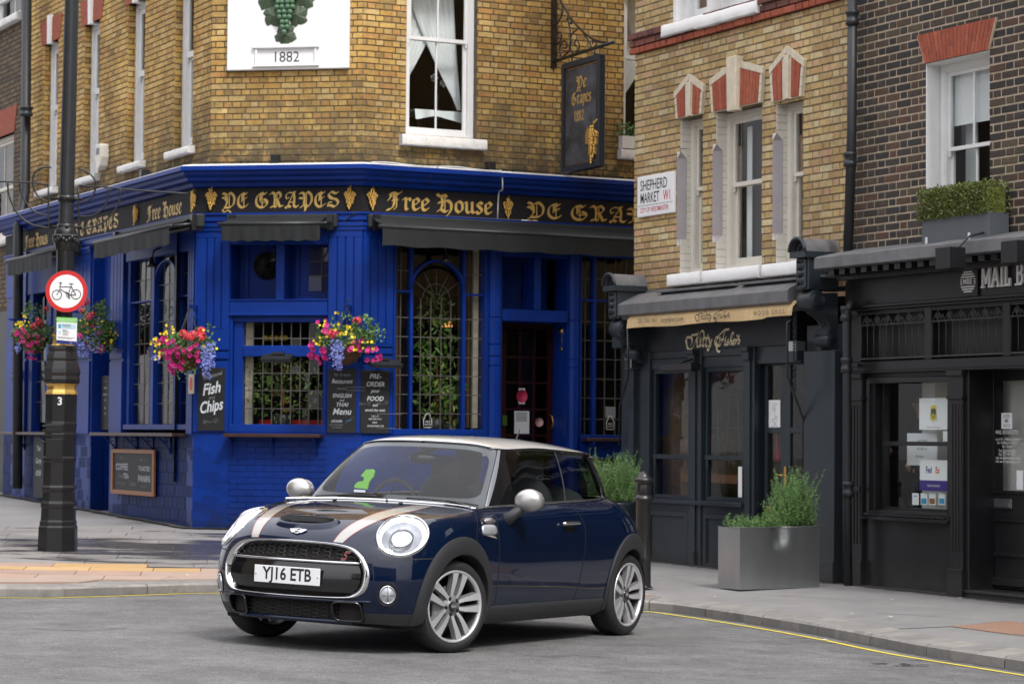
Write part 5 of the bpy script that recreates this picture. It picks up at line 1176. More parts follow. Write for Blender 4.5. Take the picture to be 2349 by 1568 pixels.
for px,py in ((2178,599),(2330,585)):
 k=MB(); u,z=FA.at(px,py,.62); k.box(u-.10,-.70,z-.07,u+.10,-.52,z+.12); k.tube([(u,-.55,z+.1),(u,-.4,gz+.05),(u,0,gz+.15)],.012,6)
 k.build('floodlight',M['mbe'],db,FA.M,bevel=.03)
k=MB(); u,z=FA.at(2249,643,.07);
SL={'M':(1.0,[[(.12,.0),(.12,1)],[(.12,1),(.5,.18)],[(.5,.18),(.88,1)],[(.88,1),(.88,0)]],[(.12,0),(.88,0)],[(.08,1),(.92,1)]),
'A':(.92,[[(.14,0),(.46,1)],[(.46,1),(.78,0)],[(.26,.32),(.66,.32)]],[(.14,0),(.78,0)],[(.40,1)]),
'I':(.42,[[(.21,0),(.21,1)]],[(.21,0)],[(.21,1)]),
'L':(.72,[[(.2,0),(.2,1)],[(.2,0),(.62,0)],[(.62,0),(.62,.28)]],[(.2,0)],[(.2,1)]),
'B':(.86,[[(.2,0),(.2,1)],[(.2,1),(.52,1),(.66,.88),(.66,.66),(.52,.54),(.2,.54)],[(.52,.54),(.70,.42),(.70,.12),(.54,0),(.2,0)]],[(.12,0)],[(.12,1)]),
'O':(.92,[[(.46,0),(.22,.1),(.12,.5),(.22,.9),(.46,1),(.70,.9),(.80,.5),(.70,.1),(.46,0)]],[],[]),
'X':(.9,[[(.16,0),(.74,1)],[(.16,1),(.74,0)]],[(.16,0),(.74,0)],[(.16,1),(.74,1)]),
'E':(.78,[[(.2,0),(.2,1)],[(.2,1),(.64,1),(.64,.76)],[(.2,.52),(.54,.52)],[(.2,0),(.66,0),(.66,.26)]],[(.12,0)],[(.12,1)]),
'S':(.78,[[(.64,.80),(.58,.98),(.24,.98),(.16,.76),(.30,.56),(.54,.46),(.64,.26),(.54,.03),(.22,.03),(.14,.24)]],[],[]),
'T':(.80,[[(.4,0),(.4,1)],[(.1,.76),(.1,1),(.7,1),(.7,.76)]],[(.4,0)],[]),'C':(.82,[[(.68,.78),(.60,1),(.36,1),(.14,.80),(.14,.2),(.36,0),(.60,0),(.70,.22)]],[],[]),'.':(.3,[[(.15,.0),(.15,.10)]],[],[]),' ':(.5,[],[],[])}
def slab_word(word,u,z,h,w,par,F,dep=.03,xs=.78,name='sign_letter'):
 hh=h
 for ch in word:
  adv,st,lo,hi=SL[ch];
  if st:
   k=MB(); t=.115*hh; e=0
   for s in st:
    for i in range(len(s)-1):
     p,q=Vector((s[i][0]*hh*xs,s[i][1]*hh*.88+t/2)),Vector((s[i+1][0]*hh*xs,s[i+1][1]*hh*.88+t/2)); d=(q-p);
     if d.length<1e-6: continue
     d.normalize(); nn=Vector((-d.y,d.x))*t*.5; p=p-d*t*.35; q=q+d*t*.35; e+=.0004
     k.prism([(u+a.x,-w-dep-e,z+a.y) for a in (p-nn,q-nn,q+nn,p+nn)],(0,dep,0))
   for L_,zz_ in ((lo,t*.35),(hi,hh*.88+t*.65)):
    for (x,y) in L_: e+=.0004; k.fb(u+x*hh*xs-t*.95,u+x*hh*xs+t*.95,z+zz_-t*.35,z+zz_+t*.35,w,w+dep+e)
   k.build(name,M['letterwhite'],par,F.M)
  u+=adv*hh*xs*1.04
 return u
M['letterwhite']=mat('white_sign_letters',(.70,.70,.68),.5)
sb=thing('shop_sign',FA.M@Matrix.Translation((u,0,z-.1)),'raised white slab lettering MAIL B and striped round emblem on black fascia','sign')
ends=slab_word('MAIL BOXES ETC.',u,FA.Z(2249,661,.05),.20,.04,sb,FA,.02,.62)
ue,ze=FA.at(2221,646,.05); k=MB(); re=.105
k.fb(ue-.13,ue+.13,ze-.13,ze+.13,.031,.05); em=k.build('emblem_panel',M['mbe'],sb,FA.M)
k=MB()
for i,dz in enumerate((-.088,-.066,-.044,.044,.066,.088)): hw=math.sqrt(re*re-dz*dz); k.fb(ue-hw,ue+hw,ze+dz-.006,ze+dz+.006,.05,.056)
for s in (-1,1):
 for dz in (-.02,0,.02): hw=math.sqrt(re*re-dz*dz); k.fb(ue+s*.082,ue+s*hw,ze+dz-.005,ze+dz+.005,.05,.056)
k.text('MBE',TL(ue,.057,ze),.075,0,'CENTER',0,.02,.95); k.build('emblem_stripes',M['letterwhite'],sb,FA.M)
zv0,zv1=za(2050,822,.02),za(2050,715,.02)
def vents(x0,x1,i):
 u0,u1_=x0,x1
 f=MB(); f.fb(u0,u1_,zv0,zv1,-.12,-.10); fo=f.build('vent_backing',M['mbe'],db,FA.M)
 g_=MB(); n=10; g_.fb(u0,u1_,zv0,zv0+.015,-.05,.012); zt_=zv0+.36;
 for k_ in range(n):
  a,b=lerp(u0,u1_,k_/n),lerp(u0,u1_,(k_+1)/n); c=(a+b)/2
  g_.tube([(a,0,zv0),(a,0,zt_-.06)],.006,4)
  g_.tube([(a,0,zt_-.07),(a+(c-a)*.35,0,zt_-.02),(c,0,zt_+.03)],.006,4); g_.tube([(b,0,zt_-.07),(b-(b-c)*.35,0,zt_-.02),(c,0,zt_+.03)],.006,4)
 n2=6
 for k_ in range(n2):
  c=lerp(u0,u1_,(k_+.5)/n2); zq=zv1-.055
  for a in range(4): g_.tube([(c+.022*math.cos(a*1.5708)+.016*math.cos(t),0,zq+.022*math.sin(a*1.5708)+.016*math.sin(t)) for t in [j*1.047 for j in range(6)]],.005,4,closed=True)
  g_.tube(catmull([(c-.06,0,zt_-.01),(c-.02,0,zt_+.03),(c,0,zv1-.10)],3),.005,4); g_.tube(catmull([(c+.06,0,zt_-.01),(c+.02,0,zt_+.03),(c,0,zv1-.10)],3),.005,4)
 g_.fb(u0,u1_,zv1-.115,zv1-.105,-.006,.006); g_.fb(u0,u1_,zv1-.008,zv1,-.006,.006)
 g_.build('pierced_grille',M['ventiron'],fo,FA.M)
M['ventiron']=mat('dusty_black_iron',(.045,.042,.04),.5,var=.3)
v=[ua_(p_,760) for p_ in (1976,2123,2138.5,2302,2319)]; vd=v[4]-v[3]
vents(v[0],v[1],0); vents(v[2],v[3],1); vents(v[4],v[4]+(v[3]-v[2]),2)
zl0=zfb2-.055
k=MB(); k.fb(ua_(1945,760),v[0],zv0-.02,zl0,-.2,.01); k.fb(v[1],v[2],zv0-.02,zl0,-.2,.015); k.fb(v[3],v[4],zv0-.02,zl0,-.2,.015); k.fb(v[0],v[3]+1.4,zv1,zl0,-.2,.008); k.fb(v[4]+(v[3]-v[2]),U2,zv0-.02,zl0,-.2,.01)
k.fb(ua_(1950,840),U2,zv0-.11,zv0-.02,-.2,.02); k.fb(ua_(1950,840),U2,zv0-.13,zv0-.11,-.1,.04); k.build('transom',M['mbe'],db,FA.M,bevel=.005)
def um(px,py=1000,w=0): return FA.U(px,py,w)
ztr=zv0-.13; zcap=za(1965,880)-.06; zpb=za(1960,1335)
k=MB()
for a_,b_ in ((1952,1982),(2184,2214)):
 a,b=um(a_),um(b_); k.fb(a,b,.0,ztr,-.2,.03); k.fb(a-.02,b+.02,ztr-.05,ztr,0,.06); k.fb(a-.02,b+.02,ztr-.26,ztr-.23,0,.055)
 for q in range(4): x=lerp(a,b,(q+.6)/4.4); k.fb(x,x+.022,.5,ztr-.3,.03,.038)
 k.fb(a-.015,b+.015,.0,.34,.03,.055)
k.build('pilaster',M['mbe'],db,FA.M,bevel=.004)
wz0,wz1=za(2105,1172,-.1),za(2105,872,-.1); wm=za(2105,1017,-.1); wu0,wu1=um(2036,1000,-.12),um(2176,1000,-.02)+.0
a,b=um(1982),um(2184)
k=MB(); k.fb(a,wu0-.07,.3,ztr,-.2,-.02); k.fb(wu1,b,.3,ztr,-.2,-.02); k.fb(wu0-.07,wu1+.02,wz1+.03,ztr,-.2,-.02); k.frame(a+.04,b-.01,wz0-.06,ztr-.05,.05,-.02,.005)
k.fb(wu0-.07,wu1+.02,wz0-.16,wz0,-.2,-.03); k.build('window_surround',M['mbe'],db,FA.M,bevel=.005)
k=MB(); k.frame(wu0-.03,wu1+.02,wz0,wz1+.03,.03,-.14,-.08); k.fb(wu0,wu1,wm-.02,wm+.02,-.14,-.06); wo=k.build('shop_window',M['mbe'],db,FA.M)
for z0,z1 in ((wz0,wm-.02),(wm+.02,wz1)): g_=MB(); g_.quad((wu0,.12,z0),(wu1,.12,z0),(wu1,.12,z1),(wu0,.12,z1)); g_.build('pane',M['glass'],wo,FA.M)
zr0=za(2100,1188)
k=MB(); k.fb(a,b,zr0-.03,zr0,-.05,.06); k.fb(a+.02,b-.02,zr0,zr0+.03,-.05,.02)
u=a+.06
while u<b-.05: k.ball((u,-.035,zr0+.012),.012,0,6,4); u+=.042
k.build('ledge',M['mbe'],db,FA.M)
k=MB(); k.fb(a,b,.0,zr0-.03,-.15,-.01); k.fb(a-.02,b+.02,.0,za(2100,1352),-.1,.03); k.build('stall_riser',M['mbe'],db,FA.M,bevel=.006)
dj=um(2218); DD=-.30; d0=um(2251,1000,DD); gx0=um(2264,1000,DD); zg0,zg1=za(2300,1124,DD),za(2300,873,DD); d1=d0+.95
k=MB(); k.fb(um(2214),um(2214)+.05,.0,ztr,DD-.1,.0); k.fb(um(2214)+.05,d0,.0,ztr,DD-.1,DD+.02); k.fb(d0,d1+.2,zg1+.15,ztr,DD-.1,DD+.03); k.fb(d0,d1+.1,.0,.13,DD-.1,.02); k.fb(d0,d1+.1,.13,.16,DD,.03); k.build('door_frame',M['mbe'],db,FA.M,bevel=.005)
f=MB(); f.fb(d0,gx0,.17,zg1+.15,DD-.05,DD); f.fb(d1-.08,d1,.17,zg1+.15,DD-.05,DD); f.fb(gx0,d1-.08,.17,zg0,DD-.05,DD); f.fb(gx0,d1-.08,zg1,zg1+.15,DD-.05,DD)
zp0,zp1=za(2300,1274,DD),za(2300,1187,DD); f.frame(gx0-.02,d1-.1,zp0,zp1,.035,DD,DD+.02); f.fb(gx0-.03,d1-.09,zg0-.03,zg0,DD,DD+.015)
f.fb(d0+.02,d1-.02,.2,.27,DD,DD+.04)
do=f.build('shop_door',M['mbe'],db,FA.M,bevel=.004)
g_=MB(); g_.quad((gx0,-DD+.02,zg0),(d1-.08,-DD+.02,zg0),(d1-.08,-DD+.02,zg1),(gx0,-DD+.02,zg1)); g_.build('pane',M['glass'],do,FA.M)
l_=MB(); a0,a1=FA.U(2281,1153,DD),FA.U(2322,1153,DD); z0,z1=za(2300,1165,DD),za(2300,1143,DD); l_.fb(a0,a1,z0,z1,DD,DD+.012); l_.fb(a0+.02,a1-.02,z0+.01,z0+.05,DD+.012,DD+.02); l_.build('letter_box',M['steel'],do,FA.M,bevel=.003)
k=MB(); k.fb(d1+.1,U2,.0,ztr,-.3,-.02)
for q in range(8): k.fb(9.0+q*1.4,9.06+q*1.4,.6,ztr,-.02,.02)
k.build('shop_wall',M['mbe'],db,FA.M)
k=MB(); k.fb(KU,U2,12.9,13.1,-9,0); k.fb(U2-.3,U2,0,13,-9,-.33); k.build('roof',M['lead'],db,FA.M)
room(FA,db,um(1990),d1,.2,2.6,-2.5,-.36,'dark','shop_room')
M['interiorwall']=mat('pale_interior_wall',(.72,.70,.65),.8,var=.15,vscale=2)
k=MB(); k.fb(wu0+.04,wu1+.5,wz0-.1,wz1+.1,-.55,-.50); k.build('pale_partition',M['interiorwall'],db,FA.M)
# --- neighbouring buildings, including those across the street that the paintwork mirrors
lb=thing('brown_brick_building',Matrix.Translation(FL.P(-3,-3,.6)),'brown brick building with white windows and black drainpipe left of the pub','building')
LWW=-.30
lw=[(FL.U(-20,30,LWW),FL.U(48,30,LWW),FL.Z(25,42,LWW),8.9),(FL.U(-40,400,LWW),FL.U(30,400,LWW),FL.Z(15,545,LWW),FL.Z(25,305,LWW))]
brick_wall(FL,lb,'lw',-6,UE,.4,9,[(a,b,c,d) for a,b,c,d in lw],M['left_brick'],M['left_mortar'],LWW,'F',60,.3)
for i,(a,b,c,d) in enumerate(lw):
 sash(FL,lb,a,b,c,d,(c+d)/2,LWW-.08,'white' if i==0 else 'cream',1); sill(FL,lb,a-.1,b+.1,c-.12,c,LWW-.1,LWW+.1)
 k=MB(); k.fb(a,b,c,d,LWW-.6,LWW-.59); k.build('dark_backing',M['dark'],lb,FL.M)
k=MB(); a,b=lw[1][0],lw[1][1]; k.prism([(a-.05,-LWW-.01,lw[1][3]),(b+.05,-LWW-.01,lw[1][3]),(b+.18,-LWW-.01,lw[1][3]+.42),(a-.18,-LWW-.01,lw[1][3]+.42)],(0,.1,0)); k.build('red_lintel',M['red_brick'],lb,FL.M)
k=MB(); k.fb(-6,UE,9,12,-9,LWW); k.fb(-6,UE-.02,.35,9,-9,LWW-.31); k.build('upper_storey',M['left_brick'],lb,FL.M)
k=MB(); k.fb(-6,UE-.3,.4,3.4,LWW,LWW+.05); k.build('shop_front',M['mbe'],lb,FL.M)
def big_building(name,label,P0,ang,length,depth,height,bm,rows,cols_n,z0=0,shop=None,w0=.95):
 F=Facade(P0,ang); t=thing(name,Matrix.Translation(F.P(length/2,-1,z0)),label,'building')
 ops=[]
 for r in range(rows):
  for c in range(cols_n):
   u=(c+.5)*length/cols_n; z=4.6+r*3.3; ops.append((u-w0/2,u+w0/2,z,z+1.9))
 m=MB(); wall_cells(m,0,length,z0-.3,height,ops,-.35,0); m.fb(0,length,z0-.3,height,-depth,-.36); m.build('wall',M[bm],t,F.M)
 for (a,b,c,d) in ops:
  s=MB(); s.frame(a,b,c,d,.07,-.16,-.1); s.fb(a,b,(c+d)/2-.03,(c+d)/2+.03,-.15,-.09); s.fb((a+b)/2-.015,(a+b)/2+.015,c,d,-.14,-.1); s.fb(a-.1,b+.1,c-.12,c,-.1,.08); s.build('window',M['white'],t,F.M)
  g_=MB(); g_.fb(a,b,c,d,-.20,-.18); g_.build('pane',M['farpane'],t,F.M)
 if shop:
  s=MB(); s.fb(0,length,3.1,3.7,-.05,.12); s.fb(0,length,z0-.3,.6,-.05,.08)
  n=max(2,int(length/2.2))
  for i in range(n+1): u=i*length/n; s.fb(max(0,u-.15),min(length,u+.15),z0-.3,3.1,-.05,.10)
  s.build('shop_front',M[shop],t,F.M)
  g_=MB(); g_.fb(0,length,.6,3.1,0,.03); g_.build('shop_glass',M['farpane'],t,F.M)
 r_=MB(); r_.fb(-.2,length+.2,height,height+.3,-depth,.25); r_.build('parapet',M['stone'],t,F.M)
 return t
M['farpane']=mat('dark_window_glass',(.02,.022,.025),.08,coat=.5)
M['greybrick']=mat('grey_brown_stock_brick',(.14,.105,.075),.85,var=.25,vscale=3,bump=.2)
M['render']=mat('pale_stucco',(.42,.40,.36),.8,var=.1,vscale=2)
q=FL.P(9,0,0)
P1=Vector((-13.2,24.2,0));
big_building('left_terrace_building','brick terrace across the side street beyond the left edge',Vector((-8.3,16.2,0)),118.1,16,8,9.5,'greybrick',2,6,.4,'mbe')
big_building('opposite_corner_building','brown brick building on the far side of the street',Vector((17,-13.0,0)),180,17.5,8,9.0,'greybrick',2,6,-.1,'mbe')
big_building('opposite_stucco_building','pale stucco building on the far side of the street',Vector((-1.0,-13.2,0)),180,13,8,11.0,'render',2,4,.1,'kitty')
big_building('left_corner_building','brick corner house beside the street on the left',Vector((-14.5,11.5,0)),90+8,9,8,9,'greybrick',2,3,.2,'mbe')
# --- street furniture
def ground_at(px,py,z=.2):
 for _ in range(10):
  p=on_z(px,py,z); d,s,q=kdist(Vector((p.x,p.y,0))); z=pave_z(p.x,p.y)+.016 if s>0 else road_z(p.x,p.y)
 return Vector((p.x,p.y,z))
lpb=ground_at(132,1262); LPM=Matrix.Translation(lpb); LY=lpb.y;
def lx(px,py): p=at_y(px,py,LY); return p.x-lpb.x,p.z-lpb.z
def lw_(px): return px*LY/FPX
lp=thing('lamp_post',LPM,'black octagonal cast-iron lamp post with gilded bands and number 3','lamp post')
def axis(z): return .0105*z       # the post leans very slightly
def lat(prof,name,mn,n=8,ph=math.pi/8,sm=False):
 mb=MB(); vs=[];N=len(prof)
 P=[]
 for wpx,py in prof:
  z=lx(140,py)[1]; r=lw_(wpx)/2/(math.cos(math.pi/8) if n==8 else 1)*.985; P.append([Vector((axis(z)+r*math.cos(2*math.pi*k/n+ph),r*math.sin(2*math.pi*k/n+ph),z)) for k in range(n)])
 mb.grid(P,0,sm,closed=True,flip=True); mb.poly(P[-1]);
 o=mb.build(name,M[mn],lp,LPM)
 if sm: smooth_by_angle(o,35)
 return o
lat([(88,1270),(86,1264),(84,1208),(80,1204),(80,1196),(76,1191),(74,1165),(77,1160),(77,1154),(72,1148),(70,1128),(74,1122),(74,1117),(69,1112)],'post_base','iron')
lat([(67,1112),(68,1060),(71,1056),(71,1050),(67,1046),(67,1000),(70,996),(67,990),(67,985),(70,972),(67,966),(68,904)],'post_shaft','iron')
k=MB(); hz=lx(130,1030)[1]
for z0,z1 in ((1052,1005),(990,972)): k.box(-.11,-lw_(67)/2-.012,lx(0,z0)[1],.07,-lw_(67)/2+.01,lx(0,z1)[1])
for z in (1048,1012,986,976): k.box(-.15,-lw_(67)/2-.02,lx(0,z)[1]-.01,-.10,-lw_(67)/2+.02,lx(0,z)[1]+.01)
k.build('inspection_door',M['iron'],lp,LPM,bevel=.006)
lat([(71,904),(69,900),(63,893),(63,886),(68,882),(72,880)],'gilded_band','gold')
lat([(72,880),(78,876),(79,870),(75,862),(80,855),(77,846),(70,834),(66,828),(69,822),(64,812),(60,806),(63,800),(60,793)],'post_bulge','iron')
lat([(50,793),(46,789),(43,780),(43,772),(48,768),(49,765)],'gilded_band','gold')
lat([(44,765),(41,758),(40,700),(41,600),(42,575)],'upper_shaft','iron',16,0)
lat([(44,575),(48,571),(50,565),(52,558),(49,552),(51,545),(52,538),(50,530),(46,526),(43,522)],'ornamental_collar','iron',24,0,True)
lat([(36,522),(36,518),(35,480),(35,300),(34,100),(33,-60)],'tall_shaft','pipe',16,0)
k=MB()
for i in range(24):
 a=2*math.pi*i/24; z=lx(0,549)[1]; r=lw_(50)/2; k.ball((axis(z)+r*math.cos(a),r*math.sin(a),z+.02*math.sin(a*6)),.028,0,6,4)
for i in range(30):
 a=2*math.pi*i/30+.1; z=lx(0,541)[1]; r=lw_(51)/2; k.ball((axis(z)+r*math.cos(a),r*math.sin(a),z),.020,0,6,4)
k.build('collar_beading',M['iron'],lp,LPM,kind='stuff')
for py in (455,520):
 k=MB(); z=lx(0,py)[1]; k.lathe([(.088,z-.03),(.092,z-.028),(.092,z+.028),(.088,z+.03)],20,(axis(z),0,0)); k.tube([(axis(z)-.17,-.0,z),(axis(z)+.17,0,z)],.016,6); k.ball((axis(z)+.03,-.10,z),.022,0,8,5); k.build('clamp_band',M['iron'],lp,LPM)
a1=lambda x,y:(x*.3418,y*.3418)
def wire(pts,r=.010):
 q=[Vector((*(lambda t:(t[0],0,t[1]))(lx(*a1(*p))),)) for p in pts]; m=MB(); m.tube(catmull(q,5) if len(q)>2 else q,r,6); m.build('bracket_scroll',M['pipe'],lp,LPM)
for P_ in ([(325,1240),(325,1568),(325,1640)],[(-80,1215),(50,1220),(200,1225),(325,1240)],[(343,1123),(290,1125),(240,1150),(220,1200),(225,1260),(260,1320),(325,1355)],[(132,1220),(140,1290),(190,1380),(250,1430),(325,1445)],[(52,1218),(60,1310),(110,1420),(200,1500),(325,1530)],
  [(528,1246),(526,1568),(526,1640)],[(528,1246),(700,1255),(900,1275),(1265,1300)],[(528,1133),(580,1150),(625,1190),(645,1240),(625,1310),(590,1345),(526,1365)],[(728,1260),(720,1340),(690,1400),(620,1445),(526,1455)],[(808,1265),(800,1350),(750,1440),(660,1510),(526,1540)]): wire(P_)
k=MB(); p=lx(144,921); k.text('3',Matrix.Translation((p[0],-lw_(68)/2-.004,p[1]))@Matrix.Rotation(math.pi/2,4,'X'),.115,0,'CENTER',0,.02); k.build('post_number',M['letterwhite'],lp,LPM)
def disc_at(px,py,dy): p=at_y(px,py,LY-dy); return p
sp_=at_y(152.5,668,LY-.16); SM=Matrix.Translation(sp_); rs=48*(LY-.16)/FPX
cs=thing('cycling_sign',SM,'round red bordered white sign with black bicycle on lamp post','sign')
k=MB(); k.lathe([(rs,-.004),(rs,.004)],48,(0,0,0),'y',0,False); k.build('sign_plate',M['steel'],cs,SM)
k=MB(); k.lathe([(rs*.995,-.0055),(rs*.80,-.0055)],48,(0,0,0),'y',0,False,0,False); k.build('red_border',M['red'],cs,SM)
k=MB(); k.lathe([(rs*.80,-.0052),(.0001,-.0052)],48,(0,0,0),'y',0,False,0,False); k.build('white_field',M['paper'],cs,SM)
k=MB()
def bl(p): return ((p[0]-594)/187*rs,-.0075,-(p[1]-708)/187*rs)
def bline(pts,w,e=0):
 for i in range(len(pts)-1):
  a,b=Vector(bl(pts[i])),Vector(bl(pts[i+1])); d=(b-a).normalized(); n=Vector((-d.z,0,d.x))*w*rs*.5; a-=d*w*rs*.3; b+=d*w*rs*.3; k.poly([a-n+Vector((0,-e,0)),b-n+Vector((0,-e,0)),b+n+Vector((0,-e,0)),a+n+Vector((0,-e,0))]); e+=.0002
for cx,cy,r in ((510,741,42),(680,735,42)):
 rows=[[Vector(bl((cx+rr_*math.cos(a),cy+rr_*math.sin(a)))) for a in [2*math.pi*i/32 for i in range(32)]] for rr_ in (r-3.5,r+3.5)]; k.grid(rows,0,False,closed=True)
rows=[[Vector(bl((610+rr_*math.cos(a),740+rr_*math.sin(a))))+Vector((0,-.002,0)) for a in [2*math.pi*i/20 for i in range(20)]] for rr_ in (14,19)]; k.grid(rows,0,False,closed=True)
for j,pl_ in enumerate(([(556,632),(530,632),(545,645),(535,660),(538,690),(510,741)],[(542,668),(632,668)],[(540,690),(604,730)],[(640,648),(614,730)],[(636,664),(680,738)],[(620,640),(655,640)],[(614,742),(680,738)],[(596,712),(612,740),(622,765)],[(612,768),(628,768)])): bline(pl_,.035,.0005*j)
k.build('bicycle_symbol',M['ink'],cs,SM)
def quad_thing(name,label,cat,Y,tl,tr,br,bl_,thick,mn,group=None):
 P=[at_y(*p,Y) for p in (tl,tr,br,bl_)]; c=sum(P,Vector((0,0,0)))/4; TM_=Matrix.Translation(c); t=thing(name,TM_,label,cat,group)
 m=MB(); m.prism([p-c for p in (P[3],P[2],P[1],P[0])],(0,thick,0)); m.build('board',M[mn],t,TM_); return t,TM_,[p-c for p in P]
t,TM_,Q=quad_thing('recycling_notice','white notice with green top and blue foot strapped to lamp post below bicycle sign','notice',LY-.17,(130,727),(177,729),(175.5,791),(129.5,787),.004,'paper')
M['noticegreen']=mat('notice_green',(.20,.55,.12),.6); M['noticeblue']=mat('notice_dark_blue',(.01,.02,.16),.6); M['noticecyan']=mat('notice_pale_blue',(.45,.62,.68),.6); M['bottleblue']=mat('notice_mid_blue',(.05,.28,.50),.6)
def inq(Q,a,b,c,d,off):
 f=lambda s,r:(Q[0].lerp(Q[1],s)).lerp(Q[3].lerp(Q[2],s),r)+Vector((0,-off,0)); return [f(a,d),f(c,d),f(c,b),f(a,b)]
k=MB(); k.poly(inq(Q,0,0,1,.19,.001),0); k.poly(inq(Q,0,.87,1,1,.001),1); k.poly(inq(Q,.05,.24,.95,.43,.001),2); k.poly(inq(Q,.09,.27,.22,.41,.0016),3); k.poly(inq(Q,.09,.50,.22,.66,.001),2)
for i,(x,y,l) in enumerate(((.3,.29,.3),(.3,.35,.4),(.3,.50,.18),(.3,.55,.35),(.3,.60,.25),(.3,.65,.30),(.06,.74,.85),(.06,.78,.7))): k.poly(inq(Q,x,y,x+l,y+.018,.0018),4)
k.build('notice_print',[M['noticegreen'],M['noticeblue'],M['noticecyan'],M['bottleblue'],M['chalkgrey']],t,TM_)
k=MB(); f=lambda s,r:(Q[0].lerp(Q[1],s)).lerp(Q[3].lerp(Q[2],s),r)
for i,tx in enumerate(('Please put your waste and','recycling out only at')): p=f(.5,.07+.07*i); k.text(tx,Matrix.Translation(p+Vector((0,-.003,0)))@Matrix.Rotation(math.pi/2,4,'X'),.021,0)
p=f(.72,.94); k.text('W',Matrix.Translation(p+Vector((0,-.003,0)))@Matrix.Rotation(math.pi/2,4,'X'),.02,0)
k.build('notice_lettering',M['letterwhite'],t,TM_)
k=MB();
for tx,x,y in (('Recycling',.5,.28),('Waste',.42,.49)): p=f(x,y); k.text(tx,Matrix.Translation(p+Vector((0,-.003,0)))@Matrix.Rotation(math.pi/2,4,'X'),.024,0)
k.build('notice_headings',M['noticeblue'],t,TM_)
bb=ground_at(1475,1378); BM=Matrix.Translation(bb); sc_=bb.y/FPX
bo=thing('bollard',BM,'black cast-iron bollard with domed cap beside the rear of the car','bollard')
def bz(py): return at_y(1475,py,bb.y).z-bb.z
k=MB(); k.lathe([(48*sc_/2+.0,0),(.075,.012),(.072,.03),(18*sc_,.05),(17.5*sc_,bz(1290)),(19*sc_,bz(1284)),(19.5*sc_,bz(1278)),(17.5*sc_,bz(1272)),(17*sc_,bz(1150)),(22*sc_,bz(1147)),(22.5*sc_,bz(1142)),(19*sc_,bz(1138)),(17.5*sc_,bz(1134))],20,(0,0,0)); o=k.build('bollard_shaft',M['iron'],bo,BM)
k=MB(); k.lathe([(16*sc_,bz(1137)),(17.5*sc_,bz(1130)),(17.5*sc_,bz(1112)),(16*sc_,bz(1108)),(22*sc_,bz(1105)),(23.5*sc_,bz(1101)),(23*sc_,bz(1098)),(16*sc_,bz(1094)),(14*sc_,bz(1090)),(11*sc_,bz(1085)),(6*sc_,bz(1081)),(1*sc_,bz(1079.5))],20,(0,0,0)); k.build('domed_cap',M['iron'],bo,BM)
pg=ground_at(1697,1352); ax_=Vector((math.cos(R_(31)),math.sin(R_(31)),0)); ay_=Vector((-ax_.y,ax_.x,0))
PM=Matrix(((ax_.x,ay_.x,0,pg.x),(ax_.y,ay_.y,0,pg.y),(0,0,1,pg.z-.0),(0,0,0,1)))
PL=.93; PW=.34; PH=(1352-1210.5)*pg.y/FPX
pt=thing('steel_planter',PM,'brushed steel planter box with green rosemary and a dented front','planter')
k=MB(); rows=[]
for j in range(17):
 row=[]
 for i in range(33):
  x=lerp(0,PL,i/32); z=lerp(0,PH,j/16); dx=(x-PL*.49)/.085; dz=(z-PH*.80)/.11; d=.042*math.exp(-dx*dx-max(0,-dz)**2*2.2-(max(0,dz)*.35)**2) ; row.append(Vector((x,d-.006*math.exp(-((abs(dx)-1.5)**2)*2-dz*dz),z)))
 rows.append(row)
k.grid(rows,0,True,flip=False); k.quad((0,PW,0),(0,0,0),(0,0,PH),(0,PW,PH)); k.quad((PL,0,0),(PL,PW,0),(PL,PW,PH),(PL,0,PH)); k.quad((PL,PW,0),(0,PW,0),(0,PW,PH),(PL,PW,PH))
k.tube([(0,.0,PH),(PL*.42,0,PH),(PL*.49,.05,PH),(PL*.56,0,PH),(PL,0,PH),(PL,PW,PH),(0,PW,PH)],.006,5,closed=True); k.build('box',M['steel'],pt,PM)
k=MB(); k.box(.01,.04,PH-.05,PL-.01,PW-.01,PH-.04); k.build('soil',M['moss'],pt,PM)
def sprigs(mb,x0,x1,y0,y1,zb,hfun,n,m=0):
 for _ in range(n):
  x=random.uniform(x0,x1); y=random.uniform(y0,y1); h=hfun(x)*random.uniform(.55,1.05); lean=Vector((random.gauss(0,.16),random.gauss(0,.16),1)).normalized(); p=Vector((x,y,zb)); q=p+lean*h
  steps=int(h/.016)
  for s in range(steps):
   t=s/steps; c=p.lerp(q,t)+Vector((.02*math.sin(t*5+x*30),0,0))
   if t<.15: continue
   for e in (0,1,2): leaf(mb,c,random.uniform(.026,.042)*(1.1-.5*t),m,4,0,Vector((random.gauss(0,1),random.gauss(0,1),random.uniform(.4,1.3))).normalized())
k=MB(); sprigs(k,.03,PL*.55,.05,PW-.03,PH-.05,lambda x:.13+.05*math.sin(x*30),150); k.build('low_rosemary',M['rosemary'],pt,PM,kind='stuff')
k=MB(); sprigs(k,PL*.50,PL+.0,.05,PW-.03,PH-.05,lambda x:.20+.42*math.exp(-((x-PL*.80)/.17)**2),330);
for _ in range(150):
 x=random.gauss(PL*.80,.11); leafy(k,(x,PW/2,PH+random.uniform(0,.30)),.07,6,.03,0,4)
k.build('tall_rosemary',M['rosemary'],pt,PM,kind='stuff')
g2=ground_at(1410,1290); PM2=Matrix.Translation(Vector((g2.x,g2.y,g2.z)))
p2=thing('black_planter',PM2,'bushy green rosemary in a dark tub behind the car and bollard','planter'); s2=g2.y/FPX
k=MB(); k.lathe([(.16,0),(.20,.62),(.21,.64),(.18,.64)],16,(0,0,0)); k.build('tub',M['kitty'],p2,PM2)
